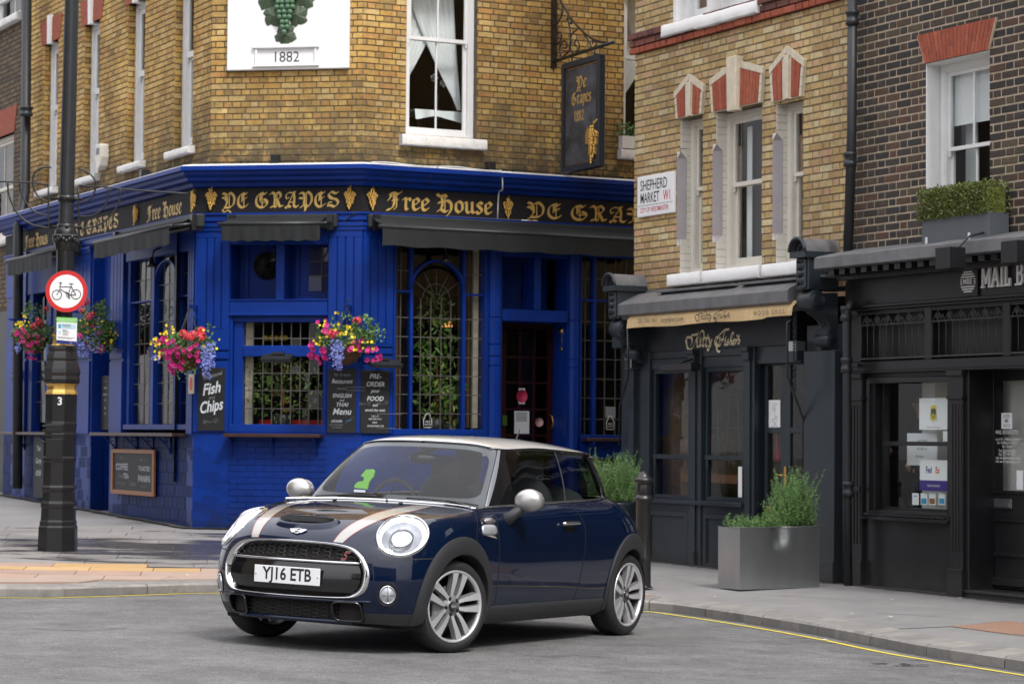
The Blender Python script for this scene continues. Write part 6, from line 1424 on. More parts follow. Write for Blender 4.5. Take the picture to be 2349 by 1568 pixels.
k=MB(); sprigs(k,-.18,.18,-.15,.15,.60,lambda x:.50+.12*math.sin(x*20),300); sprigs(k,-.26,-.14,-.15,.15,.60,lambda x:.62,30); k.build('rosemary_bush',M['rosemary'],p2,PM2,kind='stuff')
s1=FR.P(3.62,.35,.3); sm_=Matrix.Translation(s1)
ab=at_y(1385,1075,28.2)
AM=FR.M.to_3x3().to_4x4(); AM.translation=Vector((ab.x,ab.y,.30))
sb2=thing('pavement_sign',AM,'black pavement chalkboard half hidden behind rosemary and car','chalkboard')
k=MB(); k.box(-.30,0,0,.30,.04,.95); k.build('board',M['chalkboard'],sb2,AM); k=MB(); k.text('Full',Matrix.Translation((.08,-.004,.80))@Matrix.Rotation(math.pi/2,4,'X'),.20,0,'CENTER',.3,.01); k.text('menu',Matrix.Translation((.05,-.004,.60))@Matrix.Rotation(math.pi/2,4,'X'),.13,0,'CENTER',.3,.01); k.build('chalk_lettering',M['chalk'],sb2,AM)
def pipe(F,name,label,pts,r,joints,root=None,w=.1):
 P=[F.P(*(lambda q:(q[0],w_,q[1]))(F.at(px,py,w_))) for px,py,w_ in pts]; c=P[-1]; TMp=Matrix.Translation(c); t=thing(name,TMp,label,'drainpipe')
 m=MB(); m.tube([p-c for p in P],r,12); m.build('pipe',M['pipe'],t,TMp)
 for px,py in joints:
  u,z=F.at(px,py,w); m=MB(); m.lathe([(r*1.05,-.08),(r*1.35,-.075),(r*1.35,-.03),(r*1.15,-.02),(r*1.15,.02),(r*1.4,.03),(r*1.4,.06),(r*1.05,.07)],14,F.P(u,w,z)-c); q=F.P(u,w/2,z)-c; m.box(q.x-.03,q.y-.05,q.z-.02,q.x+.03,q.y+.05,q.z+.02); m.build('socket',M['pipe'],t,TMp)
 return t
pipe(FA,'drainpipe','tall black drainpipe between the yellow and dark brick buildings',[(1956,-60,.10),(1954,300,.10),(1945,592,.10)],.048,[(1955,40),(1950,365)])
pipe(FA,'drainpipe','blue-black drainpipe between the restaurant and the black shop front',[(1958,690,.12),(1943,712,.16),(1943,1100,.16),(1946,1346,.16)],.042,[(1946,1120),(1942,836),(1941,718)],w=.16)
pipe(FL,'drainpipe','black drainpipe at the far left end of the pub',[(62,-60,.0),(58,440,.0),(48,500,.1),(42,520,.15),(40,1120,.15)],.075,[(60,255),(42,860)],w=.05)
# --- the small blue hatchback
import numpy as np
_q=(-1.0747,16.0891,.5146,.0225,-.0239,.0811)
def _rot(yaw,p,r):
 B=Matrix(((-math.sin(yaw),math.cos(yaw),0),(-math.cos(yaw),-math.sin(yaw),0),(0,0,1)))
 P=Matrix(((math.cos(p),0,-math.sin(p)),(0,1,0),(math.sin(p),0,math.cos(p)))); Q=Matrix(((1,0,0),(0,math.cos(r),-math.sin(r)),(0,math.sin(r),math.cos(r))))
 return (B@P@Q).to_4x4()
CARM=Matrix.Translation(_q[:2]+(_q[5],))@_rot(*_q[2:5]); CARI=CARM.inverted()
car=thing('hatchback_car',CARM,'dark blue three-door hatchback with silver roof and white bonnet stripes parked at the kerb','car')
M['paint']=mat('deep_blue_metallic_paint',(.0002,.0048,.021),.45,metal=0,coat=1,spec=.05,crough=.004)
M['paint'].node_tree.nodes['Principled BSDF'].inputs['Coat IOR'].default_value=1.52
M['silver']=mat('warm_silver_metallic_paint',(.58,.585,.585),.34,metal=.35,coat=1,crough=.02,bump=.0)
M['capsilver']=mat('silver_mirror_cap',(.47,.46,.445),.36,metal=.65,coat=1)
M['clad']=mat('grained_black_plastic',(.022,.023,.025),.55,bump=.06,bscale=300)
M['pillargrey']=mat('pillar_reflection_grey',(.24,.25,.27),.25,metal=.3,coat=.6)  # sky reflection on the black screen pillar, put into the base colour as grey
M['gloss']=mat('gloss_black_plastic',(.006,.006,.007),.12,coat=.6)
M['blackmesh']=mat('matt_black_grille',(.012,.012,.013),.45)
M['darkred']=mat('dark_red_enamel',(.25,.008,.01),.3,coat=.6)
M['rubber']=mat('tyre_rubber',(.018,.018,.019),.62,bump=.05,bscale=200,var=.15)
M['alloy']=mat('machined_alloy',(.74,.74,.75),.34,metal=.7)
M['barrel']=mat('shaded_barrel_paint',(.07,.07,.075),.5,metal=.4)
M['alloydark']=mat('grey_alloy_paint',(.26,.26,.27),.4,metal=.5)
M['carglass']=glassmat('windscreen_glass',(.94,.97,.97),1.2)
M['tint']=glassmat('tinted_side_glass',(.50,.54,.54),1.6); M['rearglass']=glassmat('rear_glass',(.62,.66,.68),1.2)
M['stripe']=mat('white_bonnet_stripe',(.31,.305,.285),.3,coat=1)
M['stripered']=mat('thin_red_stripe_edge',(.35,.05,.03),.3,coat=1)
M['lens']=glassmat('headlight_lens',(.97,.98,1),1.1)
M['reflector']=mat('bright_reflector',(.50,.52,.55),.30,metal=.5)
M['drl']=mat('lit_daytime_ring',(.9,.9,.9),.4,emit=(.93,.97,1),es=.75)
M['projector']=mat('lit_projector_lens',(.6,.65,.7),.08,emit=(.85,.92,1),es=.12,coat=1)
M['cabin']=mat('dark_grey_upholstery',(.065,.067,.07),.85)
M['green']=mat('lime_green_plastic',(.18,.50,.05),.45,emit=None)
M['plate']=mat('white_number_plate',(.70,.71,.72),.35,coat=.3)
T_=[ # columns from the nose round the left side to the tail; rows from the sill up
[(.74,0,.20),(.785,0,.28),(.803,0,.40),(.80,0,.53),(.785,0,.63),(.745,0,.715),(.655,0,.80),(.45,0,.888),(.18,0,.942),(-.10,0,.962),(-.36,0,.972)],
[(.725,.30,.20),(.768,.30,.28),(.785,.30,.40),(.782,.30,.53),(.765,.30,.63),(.725,.30,.713),(.635,.30,.797),(.43,.295,.884),(.17,.285,.938),(-.105,.27,.960),(-.36,.25,.970)],
[(.62,.55,.20),(.665,.56,.28),(.695,.565,.40),(.697,.565,.53),(.675,.56,.64),(.62,.555,.725),(.515,.54,.815),(.335,.52,.885),(.11,.50,.930),(-.12,.475,.952),(-.35,.45,.966)],
[(.47,.70,.19),(.52,.72,.28),(.555,.735,.42),(.55,.738,.54),(.515,.735,.65),(.445,.72,.755),(.35,.70,.838),(.205,.67,.893),(.03,.64,.924),(-.14,.61,.944),(-.33,.585,.960)],
[(.30,.775,.19),(.36,.80,.28),(.385,.815,.42),(.375,.82,.54),(.34,.815,.66),(.27,.80,.77),(.185,.775,.858),(.075,.745,.902),(-.06,.715,.925),(-.18,.69,.940),(-.30,.665,.956)],
[(.05,.80,.19),(.06,.83,.29),(.06,.85,.42),(.05,.857,.54),(.03,.86,.66),(.01,.85,.775),(-.03,.825,.865),(-.09,.79,.908),(-.165,.76,.930),(-.225,.74,.942),(-.275,.725,.952)],
[(-.17,.80,.19),(-.16,.835,.29),(-.155,.855,.42),(-.15,.863,.55),(-.15,.866,.66),(-.16,.857,.78),(-.19,.838,.868),(-.215,.812,.908),(-.232,.79,.930),(-.243,.775,.942),(-.250,.762,.950)],
[(-.455,.80,.19),(-.46,.837,.29),(-.46,.858,.42),(-.46,.866,.55),(-.46,.867,.66),(-.46,.858,.77),(-.46,.84,.86),(-.46,.815,.91),(-.46,.795,.935),(-.46,.778,.95),(-.46,.768,.960)],
[(-1.0,.80,.19),(-1.0,.836,.29),(-1.0,.858,.42),(-1.0,.866,.55),(-1.0,.867,.66),(-1.0,.860,.775),(-1.0,.843,.865),(-1.0,.818,.918),(-1.0,.797,.945),(-1.0,.78,.962),(-1.0,.768,.976)],
[(-1.58,.80,.19),(-1.61,.836,.29),(-1.65,.858,.42),(-1.684,.867,.55),(-1.705,.869,.66),(-1.719,.862,.775),(-1.70,.845,.87),(-1.66,.817,.93),(-1.635,.79,.965),(-1.615,.772,.985),(-1.604,.76,1.0)],
[(-2.05,.80,.19),(-2.06,.838,.29),(-2.08,.862,.42),(-2.10,.873,.55),(-2.11,.876,.66),(-2.11,.868,.78),(-2.09,.845,.88),(-2.06,.81,.945),(-2.04,.775,.982),(-2.03,.755,1.0),(-2.02,.742,1.012)],
[(-2.50,.77,.22),(-2.52,.81,.31),(-2.54,.84,.43),(-2.55,.857,.55),(-2.55,.86,.66),(-2.53,.85,.78),(-2.50,.815,.895),(-2.45,.765,.97),(-2.41,.72,1.008),(-2.385,.695,1.022),(-2.37,.68,1.030)],
[(-2.76,.69,.24),(-2.79,.74,.33),(-2.81,.765,.44),(-2.815,.775,.56),(-2.805,.77,.67),(-2.77,.745,.79),(-2.71,.70,.90),(-2.64,.645,.97),(-2.58,.60,1.005),(-2.545,.57,1.02),(-2.52,.55,1.028)],
[(-2.90,.42,.24),(-2.93,.47,.34),(-2.945,.50,.45),(-2.945,.50,.57),(-2.93,.49,.68),(-2.885,.47,.80),(-2.82,.45,.90),(-2.74,.42,.965),(-2.67,.39,1.0),(-2.63,.37,1.018),(-2.60,.36,1.026)],
[(-2.95,0,.24),(-2.98,0,.34),(-2.99,0,.45),(-2.99,0,.57),(-2.97,0,.68),(-2.925,0,.80),(-2.86,0,.90),(-2.775,0,.965),(-2.70,0,1.0),(-2.655,0,1.018),(-2.625,0,1.026)]]
net=np.array(T_); NC,NR=net.shape[:2]
mir=net.copy(); mir[:,:,1]*=-1
full=np.concatenate([mir[3:0:-1],net,mir[-2:-5:-1]],0)      # three mirrored columns at both ends
def spl(t,y,te):    # natural cubic spline, vectorised over the trailing axes
 n=len(t); h=np.diff(t); A=np.zeros((n,n)); A[0,0]=A[-1,-1]=1; rhs=np.zeros((n,)+y.shape[1:])
 for i in range(1,n-1):
  A[i,i-1]=h[i-1];A[i,i]=2*(h[i-1]+h[i]);A[i,i+1]=h[i]; rhs[i]=6*((y[i+1]-y[i])/h[i]-(y[i]-y[i-1])/h[i-1])
 m=np.linalg.solve(A,rhs.reshape(n,-1)).reshape(rhs.shape); out=[]
 for x in te:
  i=min(max(int(np.searchsorted(t,x)-1),0),n-2); a=(t[i+1]-x)/h[i];b=(x-t[i])/h[i]
  out.append(a*y[i]+b*y[i+1]+((a**3-a)*m[i]+(b**3-b)*m[i+1])*h[i]**2/6)
 return np.array(out)
tc=np.concatenate([[0],np.cumsum(np.mean(np.linalg.norm(np.diff(full,axis=0),axis=2)[:,:6],axis=1))])
tr=np.concatenate([[0],np.cumsum(np.mean(np.linalg.norm(np.diff(full,axis=1),axis=2),axis=0))])
KC_,KR_=14,8
te=[];
for i in range(3,3+NC-1): te+=list(np.linspace(tc[i],tc[i+1],KC_,endpoint=False))
te.append(tc[3+NC-1])
re_=[]
for i in range(NR-1): re_+=list(np.linspace(tr[i],tr[i+1],KR_,endpoint=False))
re_.append(tr[-1])
S=spl(tc,full,te)                    # columns
S=spl(tr,np.swapaxes(S,0,1),re_)     # rows x columns x 3
S[:,0,1]=0; S[:,-1,1]=0
RN,CN=S.shape[:2]
left=[[Vector(S[r,c]) for c in range(CN)] for r in range(RN)]
verts=[];idx={}
for s in (1,-1):
 for r in range(RN):
  for c in range(CN):
   if s==-1 and c in (0,CN-1): idx[(s,r,c)]=idx[(1,r,c)]; continue
   p=left[r][c]; idx[(s,r,c)]=len(verts); verts.append(Vector((p.x,p.y*s,p.z)))
faces=[];info=[]
for s in (1,-1):
 for r in range(RN-1):
  for c in range(CN-1):
   q=[idx[(s,r,c)],idx[(s,r,c+1)],idx[(s,r+1,c+1)],idx[(s,r+1,c)]]
   if s==-1: q=q[::-1]
   faces.append(tuple(q)); info.append((s,r,c))
BODY=BVHTree.FromPolygons(verts,faces)
vn=[Vector((0,0,0)) for _ in verts]
for f in faces:
 n=(verts[f[2]]-verts[f[0]]).cross(verts[f[3]]-verts[f[1]])
 for i in f: vn[i]+=n
for n in vn:
 if n.length>0: n.normalize()
AXF,AXR=Vector((0,0,.308)),Vector((-2.495,0,.308))
GR=[(0,.705),(.20,.703),(.34,.695),(.44,.672),(.51,.62),(.545,.555),(.55,.50),(.535,.43),(.49,.385),(.42,.368),(.20,.362),(0,.360)]
def hit_px(px,py,off=0):
 o=CARI@EYEV; d=(CARI.to_3x3()@ray(px,py)).normalized(); p,n,i,t=BODY.ray_cast(o,d)
 if p is None: p,n,i,t=BODY.find_nearest(o+d*16)
 n=n if n.dot(d)<0 else -n
 return p+n*off,n
HC=[(923.4+61*math.cos(a)*math.cos(-.21)-46*math.sin(a)*math.sin(-.21),1229.6+61*math.cos(a)*math.sin(-.21)+46*math.sin(a)*math.cos(-.21)) for a in [2*math.pi*i/40 for i in range(40)]]
hp=[hit_px(*p,.003) for p in HC]; hc=sum((p for p,n in hp),Vector((0,0,0)))/40; hn=sum((n for p,n in hp),Vector((0,0,0))).normalized(); hb,_n=hit_px(923,1230); bul=max(0,(hb-hc).dot(hn))
FG=[(889+18*math.cos(a),1363+20*math.sin(a)) for a in [2*math.pi*i/28 for i in range(28)]]; fp=[hit_px(*p) for p in FG]; fc=sum((p for p,n in fp),Vector((0,0,0)))/28; fnn=sum((n for p,n in fp),Vector((0,0,0))).normalized()
def in_lamp(c,P,c0,n,k):
 c=Vector((c.x,abs(c.y),c.z)); v=c-c0
 if v.length>.3: return False
 e1=n.cross(Vector((0,0,1))).normalized(); e2=n.cross(e1); x,y=v.dot(e1),v.dot(e2); a=math.atan2(y,x); best=min(P,key=lambda q:abs((math.atan2((q-c0).dot(e2),(q-c0).dot(e1))-a+math.pi)%(2*math.pi)-math.pi)); w_=best-c0
 return math.hypot(x,y)<k*math.hypot(w_.dot(e1),w_.dot(e2))
LP1=[p for p,n in hp]; LP2=[p for p,n in fp]
cc=lambda x,y:((800+x/1.6505)/1.7437,(1700+y/1.6505)/1.7437)
def ell(cx,cy,a,b,n=36,pw=2.4,rot=.035):
 out=[]
 for i in range(n):
  t=2*math.pi*i/n; k=(abs(math.cos(t))**pw+abs(math.sin(t))**pw)**(-1/pw); X,Y=a*math.cos(t)*k,b*math.sin(t)*k; out.append(cc(cx+X*math.cos(rot)-Y*math.sin(rot),cy+X*math.sin(rot)+Y*math.cos(rot)))
 return out
q0_=[hit_px(*p,.001) for p in ell(732,645,212,47)]; q1_=[hit_px(*p,.020) for p in ell(730,640,192,36)]; q2_=[hit_px(*p,.022) for p in ell(727,640,178,25)]; q3_=[hit_px(*p,-.01) for p in ell(727,643,172,18)]
def sym(Q):
 P=[p for p,n in Q]; N=len(P); return [ (P[i]+Vector((P[(N//2-i)%N].x,-P[(N//2-i)%N].y,P[(N//2-i)%N].z)))/2 for i in range(N)]
q0_,q1_,q2_,q3_=map(sym,(q0_,q1_,q2_,q3_))
SX=sum(p.x for p in q3_)/len(q3_); SA=max(p.x for p in q3_)-SX; SB=max(p.y for p in q3_)
def inpoly(y,z,P):
 y=abs(y); n=len(P); ins=False
 Q=P+[(0,P[-1][1])]
 for i in range(len(Q)):
  a,b=Q[i],Q[(i+1)%len(Q)]
  if (a[1]>z)!=(b[1]>z) and y<(b[0]-a[0])*(z-a[1])/(b[1]-a[1]+1e-12)+a[0]: ins=not ins
 return ins
def cut(c):
 if abs(c.y)>.5:
  for a in (AXF,AXR):
   if math.hypot(c.x-a.x,c.z-a.z)<.375: return True
 if c.z>.7 and c.x>.2 and ((c.x-SX)/(SA*1.03))**2+(c.y/(SB*1.0))**2<1: return True
 if c.x>.5:
  if c.z>.3 and inpoly(c.y,c.z,GR): return True
  if abs(c.y)<.52 and .215<c.z<.335: return True
  if abs(c.y)>.5 and in_lamp(c,LP2,fc,fnn,1.0): return True
 if c.x>.1 and abs(c.y)>.4 and in_lamp(c,LP1,hc,hn,.95): return True
 return False
kdoor0,kdoor1=7*KC_,9*KC_; kbon=6*KC_; rE=4*KR_; rB=1*KR_
groups={'body':[],'bonnet':[],'door':[],'lower_trim':[]}
for f,(s,r,c) in zip(faces,info):
 ce=(verts[f[0]]+verts[f[1]]+verts[f[2]]+verts[f[3]])/4
 if cut(ce): continue
 if r<rB-1: groups['lower_trim'].append(f)
 elif r>=rE-2 and c<kbon: groups['bonnet'].append(f)
 elif kdoor0<=c<kdoor1 : groups['door'].append((s,f))
 else: groups['body'].append(f)
def sub_mesh(name,fs,m,parent,off=0,label=None):
 used=sorted({i for f in fs for i in f}); mp={i:k for k,i in enumerate(used)}
 me=bpy.data.meshes.new(name); me.from_pydata([tuple(verts[i]+vn[i]*off) for i in used],[],[tuple(mp[i] for i in f) for f in fs]); me.materials.append(m)
 me.polygons.foreach_set('use_smooth',[True]*len(fs)); me.normals_split_custom_set_from_vertices([tuple(vn[i]) for i in used]); me.update()
 return link(name,me,parent,WM[parent],label=label)
body=sub_mesh('body',groups['body'],M['paint'],car)
bonnet=sub_mesh('bonnet',groups['bonnet'],M['paint'],car)
doors={s:sub_mesh('door',[f for q,f in groups['door'] if q==s],M['paint'],car) for s in (1,-1)}
sub_mesh('lower_trim',groups['lower_trim'],M['clad'],car,.0)
def side_hit(x,z,s=1,off=0):
 p,n,i,t=BODY.ray_cast(Vector((x,2*s,z)),Vector((0,-s,0)))
 if p is None: p,n,i,t=BODY.find_nearest(Vector((x,.8*s,z)))
 n=n if n.y*s>0 else -n
 return p+n*off,n
def front_hit(y,z,off=0):
 p,n,i,t=BODY.ray_cast(Vector((2,y,z)),Vector((-1,0,0)))
 if p is None: p,n,i,t=BODY.find_nearest(Vector((.75,y,z)))
 n=n if n.x>0 else -n
 return p+n*off,n
def top_hit(x,y,off=0):
 p,n,i,t=BODY.ray_cast(Vector((x,y,2)),Vector((0,0,-1)));
 if p is None: p,n,i,t=BODY.find_nearest(Vector((x,y,.9)))
 n=n if n.z>0 else -n
 return p+n*off,n
mirp=lambda p:Vector((p.x,-p.y,p.z))
def both(pts): return ((1,pts),(-1,[mirp(p) for p in pts]))
def strip(pts,ns,wd,mname,name,parent,off=.0012,m2=None):
 """thin flat ribbon lying on the body"""
 mb=MB(); a=[];b=[]
 for i,p in enumerate(pts):
  t=(pts[min(i+1,len(pts)-1)]-pts[max(i-1,0)]).normalized(); x=t.cross(ns[i]).normalized()*wd*.5; a.append(p+x+ns[i]*off); b.append(p-x+ns[i]*off)
 mb.grid([a,b],0,True); return mb.build(name,M[mname],parent)
def gap(ptn,parent,wd=.008,name='panel_gap'):
 for s in (1,-1):
  P=[p if s>0 else mirp(p) for p,n in ptn]; N_=[n if s>0 else mirp(n) for p,n in ptn]; strip(P,N_,wd,'ink',name,parent,.0010)
def colseg(c,r0,r1): return [(Vector(S[r,c]),vn[idx[(1,r,c)]].copy()) for r in range(r0,r1+1)]
def rowseg(r,c0,c1): return [(Vector(S[r,c]),vn[idx[(1,r,c)]].copy()) for c in range(c0,c1+1)]
gap(colseg(kdoor0,rB-1,RN-1),body); gap(colseg(kdoor1,rB-1,RN-1),body); gap(colseg(kbon,rE+3,RN-1),body)
seg=[q for q in rowseg(rE-2,0,kbon) if not(abs(q[0].y)<.553) and math.hypot(q[0].x,q[0].z-.308)>.44]; gap(seg,body)
def arch(ax,s,name='wheel_arch_cladding'):
 mb=MB(); rows=[]; N=48; front=ax.x>-1
 for i in range(N+1):
  a=R_(lerp(-14,196,i/N)); ca,sa=math.cos(a),math.sin(a)
  fw=ca>0
  ro=math.hypot(0,0)
  kx=(.455 if fw else .395) if front else (.40 if fw else .455)
  ro=1/math.sqrt((ca/kx)**2+(max(sa,0)/.460)**2+(min(sa,0)/.46)**2)
  row=[]
  for r_,o in ((.340,-.10),(.342,-.012),(.346,.012),(.375,.020),(ro-.02,.018),(ro,.012),(ro+.003,-.002)):
   x,z=ax.x+r_*ca,ax.z+r_*sa; p,n=side_hit(x,z,s);
   if r_<.37: p2,n=side_hit(ax.x+.40*ca,ax.z+.40*sa,s); y=max(abs(p2.y)-.004,0); p=Vector((x,y*s,z))
   row.append(p+Vector((0,s,0))*o if r_<.37 else p+n*o)
  rows.append(row)
 mb.grid(rows,0,True,flip=(s<0)); o=mb.build(name,M['clad'],car); smooth_by_angle(o,50)
 wl=MB(); wl.grid([[Vector((ax.x+.372*math.cos(R_(a)),s*y,ax.z+.372*math.sin(R_(a)))) for a in range(-25,206,10)] for y in (.80,.45)],0,True); wl.grid([[Vector((ax.x+r_*math.cos(R_(a)),s*.45,ax.z+r_*math.sin(R_(a)))) for a in range(-25,206,10)] for r_ in (.372,.02)],0,True); wl.build('wheel_well',M['dark'],car)
for s in (1,-1): arch(AXF,s); arch(AXR,s)
for s in (1,-1):
 mb=MB(); rows=[]
 for i in range(30):
  x=lerp(-.33,-2.06,i/29); z1=.298; row=[]
  for z,o in ((.300,-.003),(.296,.012),(.27,.018),(.23,.016),(.19,.004),(.172,-.02),(.17,-.10)):
   p,n=side_hit(x,max(z,.20),s); row.append(Vector((x,p.y+s*o,z)))
  rows.append(row)
 mb.grid(rows,0,True,flip=(s>0)); mb.build('sill_cladding',M['clad'],car)
mb=MB(); mb.box(-2.6,-.52,.16,.42,.52,.20); mb.box(-.5,-.70,.16,-2.0,.70,.24); mb.build('underbody',M['dark'],car)
# --- wheels
def wheel(cx,cy,s,steer,lab):
 WMx=CARM@Matrix.Translation((cx,cy,.308))@Matrix.Rotation(steer,4,'Z')@Matrix.Diagonal((1,s,1,1))
 t=MB(); R=.308; half=.100
 prof=[(.230,-half+.01),(.246,-half-.004),(.272,-half-.006),(.292,-half+.006),(.304,-half+.024),(.308,-half+.045),(.308,half-.045),(.304,half-.024),(.292,half-.006),(.272,half+.006),(.248,half+.005),(.236,half-.006)]
 t.lathe(prof,64,(0,0,0),'y',0,True,0,False)
 for y in (-.035,0,.035): t.lathe([(.3083,y-.004),(.3086,y),(.3083,y+.004)],64,(0,0,0),'y',1,True,0,False)
 o=t.build('wheel',[M['rubber'],M['ink']],car,WMx)
 r=MB(); r.lathe([(.220,-half+.01),(.214,0),(.214,half-.05),(.222,half-.012),(.234,half-.006),(.239,half+.001),(.236,half+.004),(.228,half+.002)],64,(0,0,0),'y',0,True,0,False)
 r.build('rim_barrel',M['barrel'],o,WMx)
 r=MB(); r.lathe([(.240,half-.002),(.2395,half+.0045),(.230,half+.0055),(.222,half-.003),(.219,half-.018)],64,(0,0,0),'y',0,True,0,False); r.build('rim_lip',M['alloy'],o,WMx)
 for k in range(5):
  for e in (-1,1):
   a=2*math.pi*k/5+math.pi/2+.20; sp=MB()
   def P(rad,off,y): return Vector((rad*math.cos(a)-off*math.sin(a),y,rad*math.sin(a)+off*math.cos(a)))
   st=[(.058,.012*e,.034*e,half-.024),(.10,.0185*e,.0470*e,half-.014),(.15,.0185*e,.0545*e,half-.006),(.200,.018*e,.0630*e,half-.002),(.226,.016*e,.071*e,half-.001)]
   fr=[[P(rad,o0,y),P(rad,o1,y)] for rad,o0,o1,y in st]; bk=[[P(rad,o0-.006*e,y-.038),P(rad,o1+.008*e,y-.038)] for rad,o0,o1,y in st]
   sp.grid(fr,0,True,flip=(e<0)); sp.grid([[f_[0],b_[0]] for f_,b_ in zip(fr,bk)],1,True); sp.grid([[f_[1],b_[1]] for f_,b_ in zip(fr,bk)],1,True); sp.grid([bk[-1],fr[-1]],1)
   sp.build('spoke',[M['alloy'],M['alloydark']],o,WMx)
 h=MB(); h.lathe([(.078,half-.06),(.074,half-.034),(.066,half-.028),(.036,half-.026),(.034,half-.022)],30,(0,0,0),'y',0,True,0,True);
 for k in range(5): a=2*math.pi*k/5+math.pi/2+.2+.628; h.lathe([(.011,half-.035),(.011,half-.024),(.007,half-.022)],8,(.052*math.cos(a),0,.052*math.sin(a)),'y',1); h.lathe([(.0155,half-.0285),(.0155,half-.0275)],12,(.052*math.cos(a),0,.052*math.sin(a)),'y',1)
 h.build('hub',[M['alloydark'],M['ink']],o,WMx)
 c=MB(); c.lathe([(.030,half-.026),(.030,half-.014),(.027,half-.010)],24,(0,0,0),'y',0); c.build('hub_cap',M['gloss'],o,WMx)
 if s>0:
  c=MB(); c.text('MINI',Matrix.Translation((0,half-.0085,0))@Matrix.Rotation(math.pi,4,'Z')@Matrix.Rotation(math.pi/2,4,'X'),.022,0,bold=.02); c.build('hub_lettering',M['alloy'],o,WMx)
  c=MB()
  for txt,a0,sz in (('V E N T U S   S 1  e v o',100,.017),('H A N K O O K',250,.021)):
   n=len(txt)
   for i,ch in enumerate(txt):
    if ch==' ': continue
    a=R_(a0-(i-n/2)*2.6) if a0<180 else R_(a0+(i-n/2)*2.9); rr=.268
    up=1 if a0<180 else -1
    T=Matrix.Translation((rr*-math.cos(a),half+.0075,rr*math.sin(a)))@Matrix.Rotation(math.pi,4,'Z')@Matrix.Rotation(math.pi/2,4,'X')@Matrix.Rotation((a-math.pi/2) if up>0 else (a+math.pi/2),4,'Z')
    c.text(ch,T,sz,0)
  c.build('sidewall_lettering',M['tyretext'],o,WMx)
 b=MB(); b.lathe([(.135,half-.075),(.138,half-.072),(.138,half-.06),(.05,half-.06)],40,(0,0,0),'y',0); b.build('brake_disc',M['barrel'],o,WMx)
 b=MB(); b.box(.06,half-.09,-.07,.15,half-.045,.07); b.build('brake_caliper',M['alloydark'],o,WMx,bevel=.01)
M['tyretext']=mat('raised_tyre_lettering',(.035,.035,.037),.6)
wheel(0,.725,1,R_(-17),'')
wheel(0,-.725,-1,R_(-15),'')
wheel(-2.495,.74,1,0,''); wheel(-2.495,-.74,-1,0,'')
# --- glasshouse
KB_=[Vector(S[-1,c]) for c in range(CN)]
base=[(-.43,0,.968),(-.44,.30,.966),(-.455,.55,.962),(-.50,.735,.958),(-1.0,.752,.975),(-1.61,.745,1.0),(-2.05,.725,1.012),(-2.39,.672,1.03),(-2.52,.545,1.03),(-2.60,.36,1.03),(-2.625,0,1.03)]
topl=[(-.80,0,1.398),(-.815,.25,1.394),(-.85,.44,1.383),(-.925,.572,1.360),(-1.28,.588,1.372),(-1.69,.590,1.372),(-2.03,.580,1.362),(-2.32,.545,1.352),(-2.42,.45,1.345),(-2.48,.28,1.350),(-2.50,0,1.352)]
KNOT=[0,.33,.66,1,1.45,2,2.5,3,3.3,3.6,4]       # 1: screen corner, 2: B line, 3: rear corner
def curve(L_):
 P=np.array(L_); m1=P[1:3].copy(); m1[:,1]*=-1; m2=P[-3:-1].copy(); m2[:,1]*=-1
 PP=np.concatenate([m1[::-1],P,m2[::-1]]); k=[-KNOT[2],-KNOT[1]]+KNOT+[4+(4-KNOT[-2]),4+(4-KNOT[-3])]
 return lambda u: Vector(spl(np.array(k),PP,[u])[0])
Bc,Tc=curve(base),curve(topl)
def gh(u,v,off=0,s=1):
 a,b=Bc(u),Tc(u); p=a.lerp(b,v); o=Vector((-1.35,0,1.15)); n=(p-o); n.z=0;
 if 1<=u<=3.0: n=Vector((0,1,.35))
 else: n.y*=.6
 n.normalize(); p=p+n*(.030*4*v*(1-v)*(1.0 if u<1 else .6)+off); return p if s>0 else mirp(p)
def gpatch(u0,u1,v0,v1,mname,name,parent=None,off=0,nu=16,nv=8,sides=(1,-1),back=False):
 for s in sides:
  mb=MB(); fu=[u0(0),u1(0)] if callable(u0) else [u0,u1]
  rows=[[gh(lerp(u0,u1,i/nu),lerp(v0,v1,j/nv),off,s) for i in range(nu+1)] for j in range(nv+1)]
  mb.grid(rows,0,True,flip=(s<0)); o=mb.build(name,M[mname],parent or car)
 return o
def poly_patch(fn_uv,mname,name,off=0,nu=20,nv=10,s=1,parent=None):
 mb=MB(); rows=[[gh(*fn_uv(i/nu,j/nv),off,s) for i in range(nu+1)] for j in range(nv+1)]; mb.grid(rows,0,True,flip=(s<0)); return mb.build(name,M[mname],parent or car)
mb=MB(); NU,NV=40,14
rows=[[gh(abs(u),v,0,1 if u>=0 else -1) for u in [lerp(-.955,.955,i/NU) for i in range(NU+1)]] for v in [lerp(0.02,.985,j/NV) for j in range(NV+1)]]
mb.grid(rows,0,True); ws=mb.build('windscreen',M['carglass'],car)
def border(ulim,vlo,vhi,wu,wv,name,mname='gloss',off=-.003,rnd_=.12,parent=None):
 N=72; outer=[];inner=[]
 for i in range(N):
  a=2*math.pi*i/N; ca,sa=math.cos(a),math.sin(a); k=1/max(abs(ca),abs(sa)); X,Y=ca*k,sa*k
  kk=(abs(ca)**7+abs(sa)**7)**(-1/7); XI,YI=ca*kk,sa*kk
  outer.append((X*ulim,lerp(vlo,vhi,(Y+1)/2))); inner.append((XI*(ulim-wu),lerp(vlo+wv,vhi-wv*.8,(YI+1)/2)))
 f=lambda q:gh(abs(q[0]),q[1],off,1 if q[0]>=0 else -1)
 mb=MB(); mb.grid([[f(q) for q in outer],[f(((q[0]+p[0])/2,(q[1]+p[1])/2)) for q,p in zip(outer,inner)],[f(q) for q in inner]],0,True,closed=True); return mb.build(name,M[mname],parent or car)
border(.955,.0,.995,.075,.11,'screen_border',parent=ws)
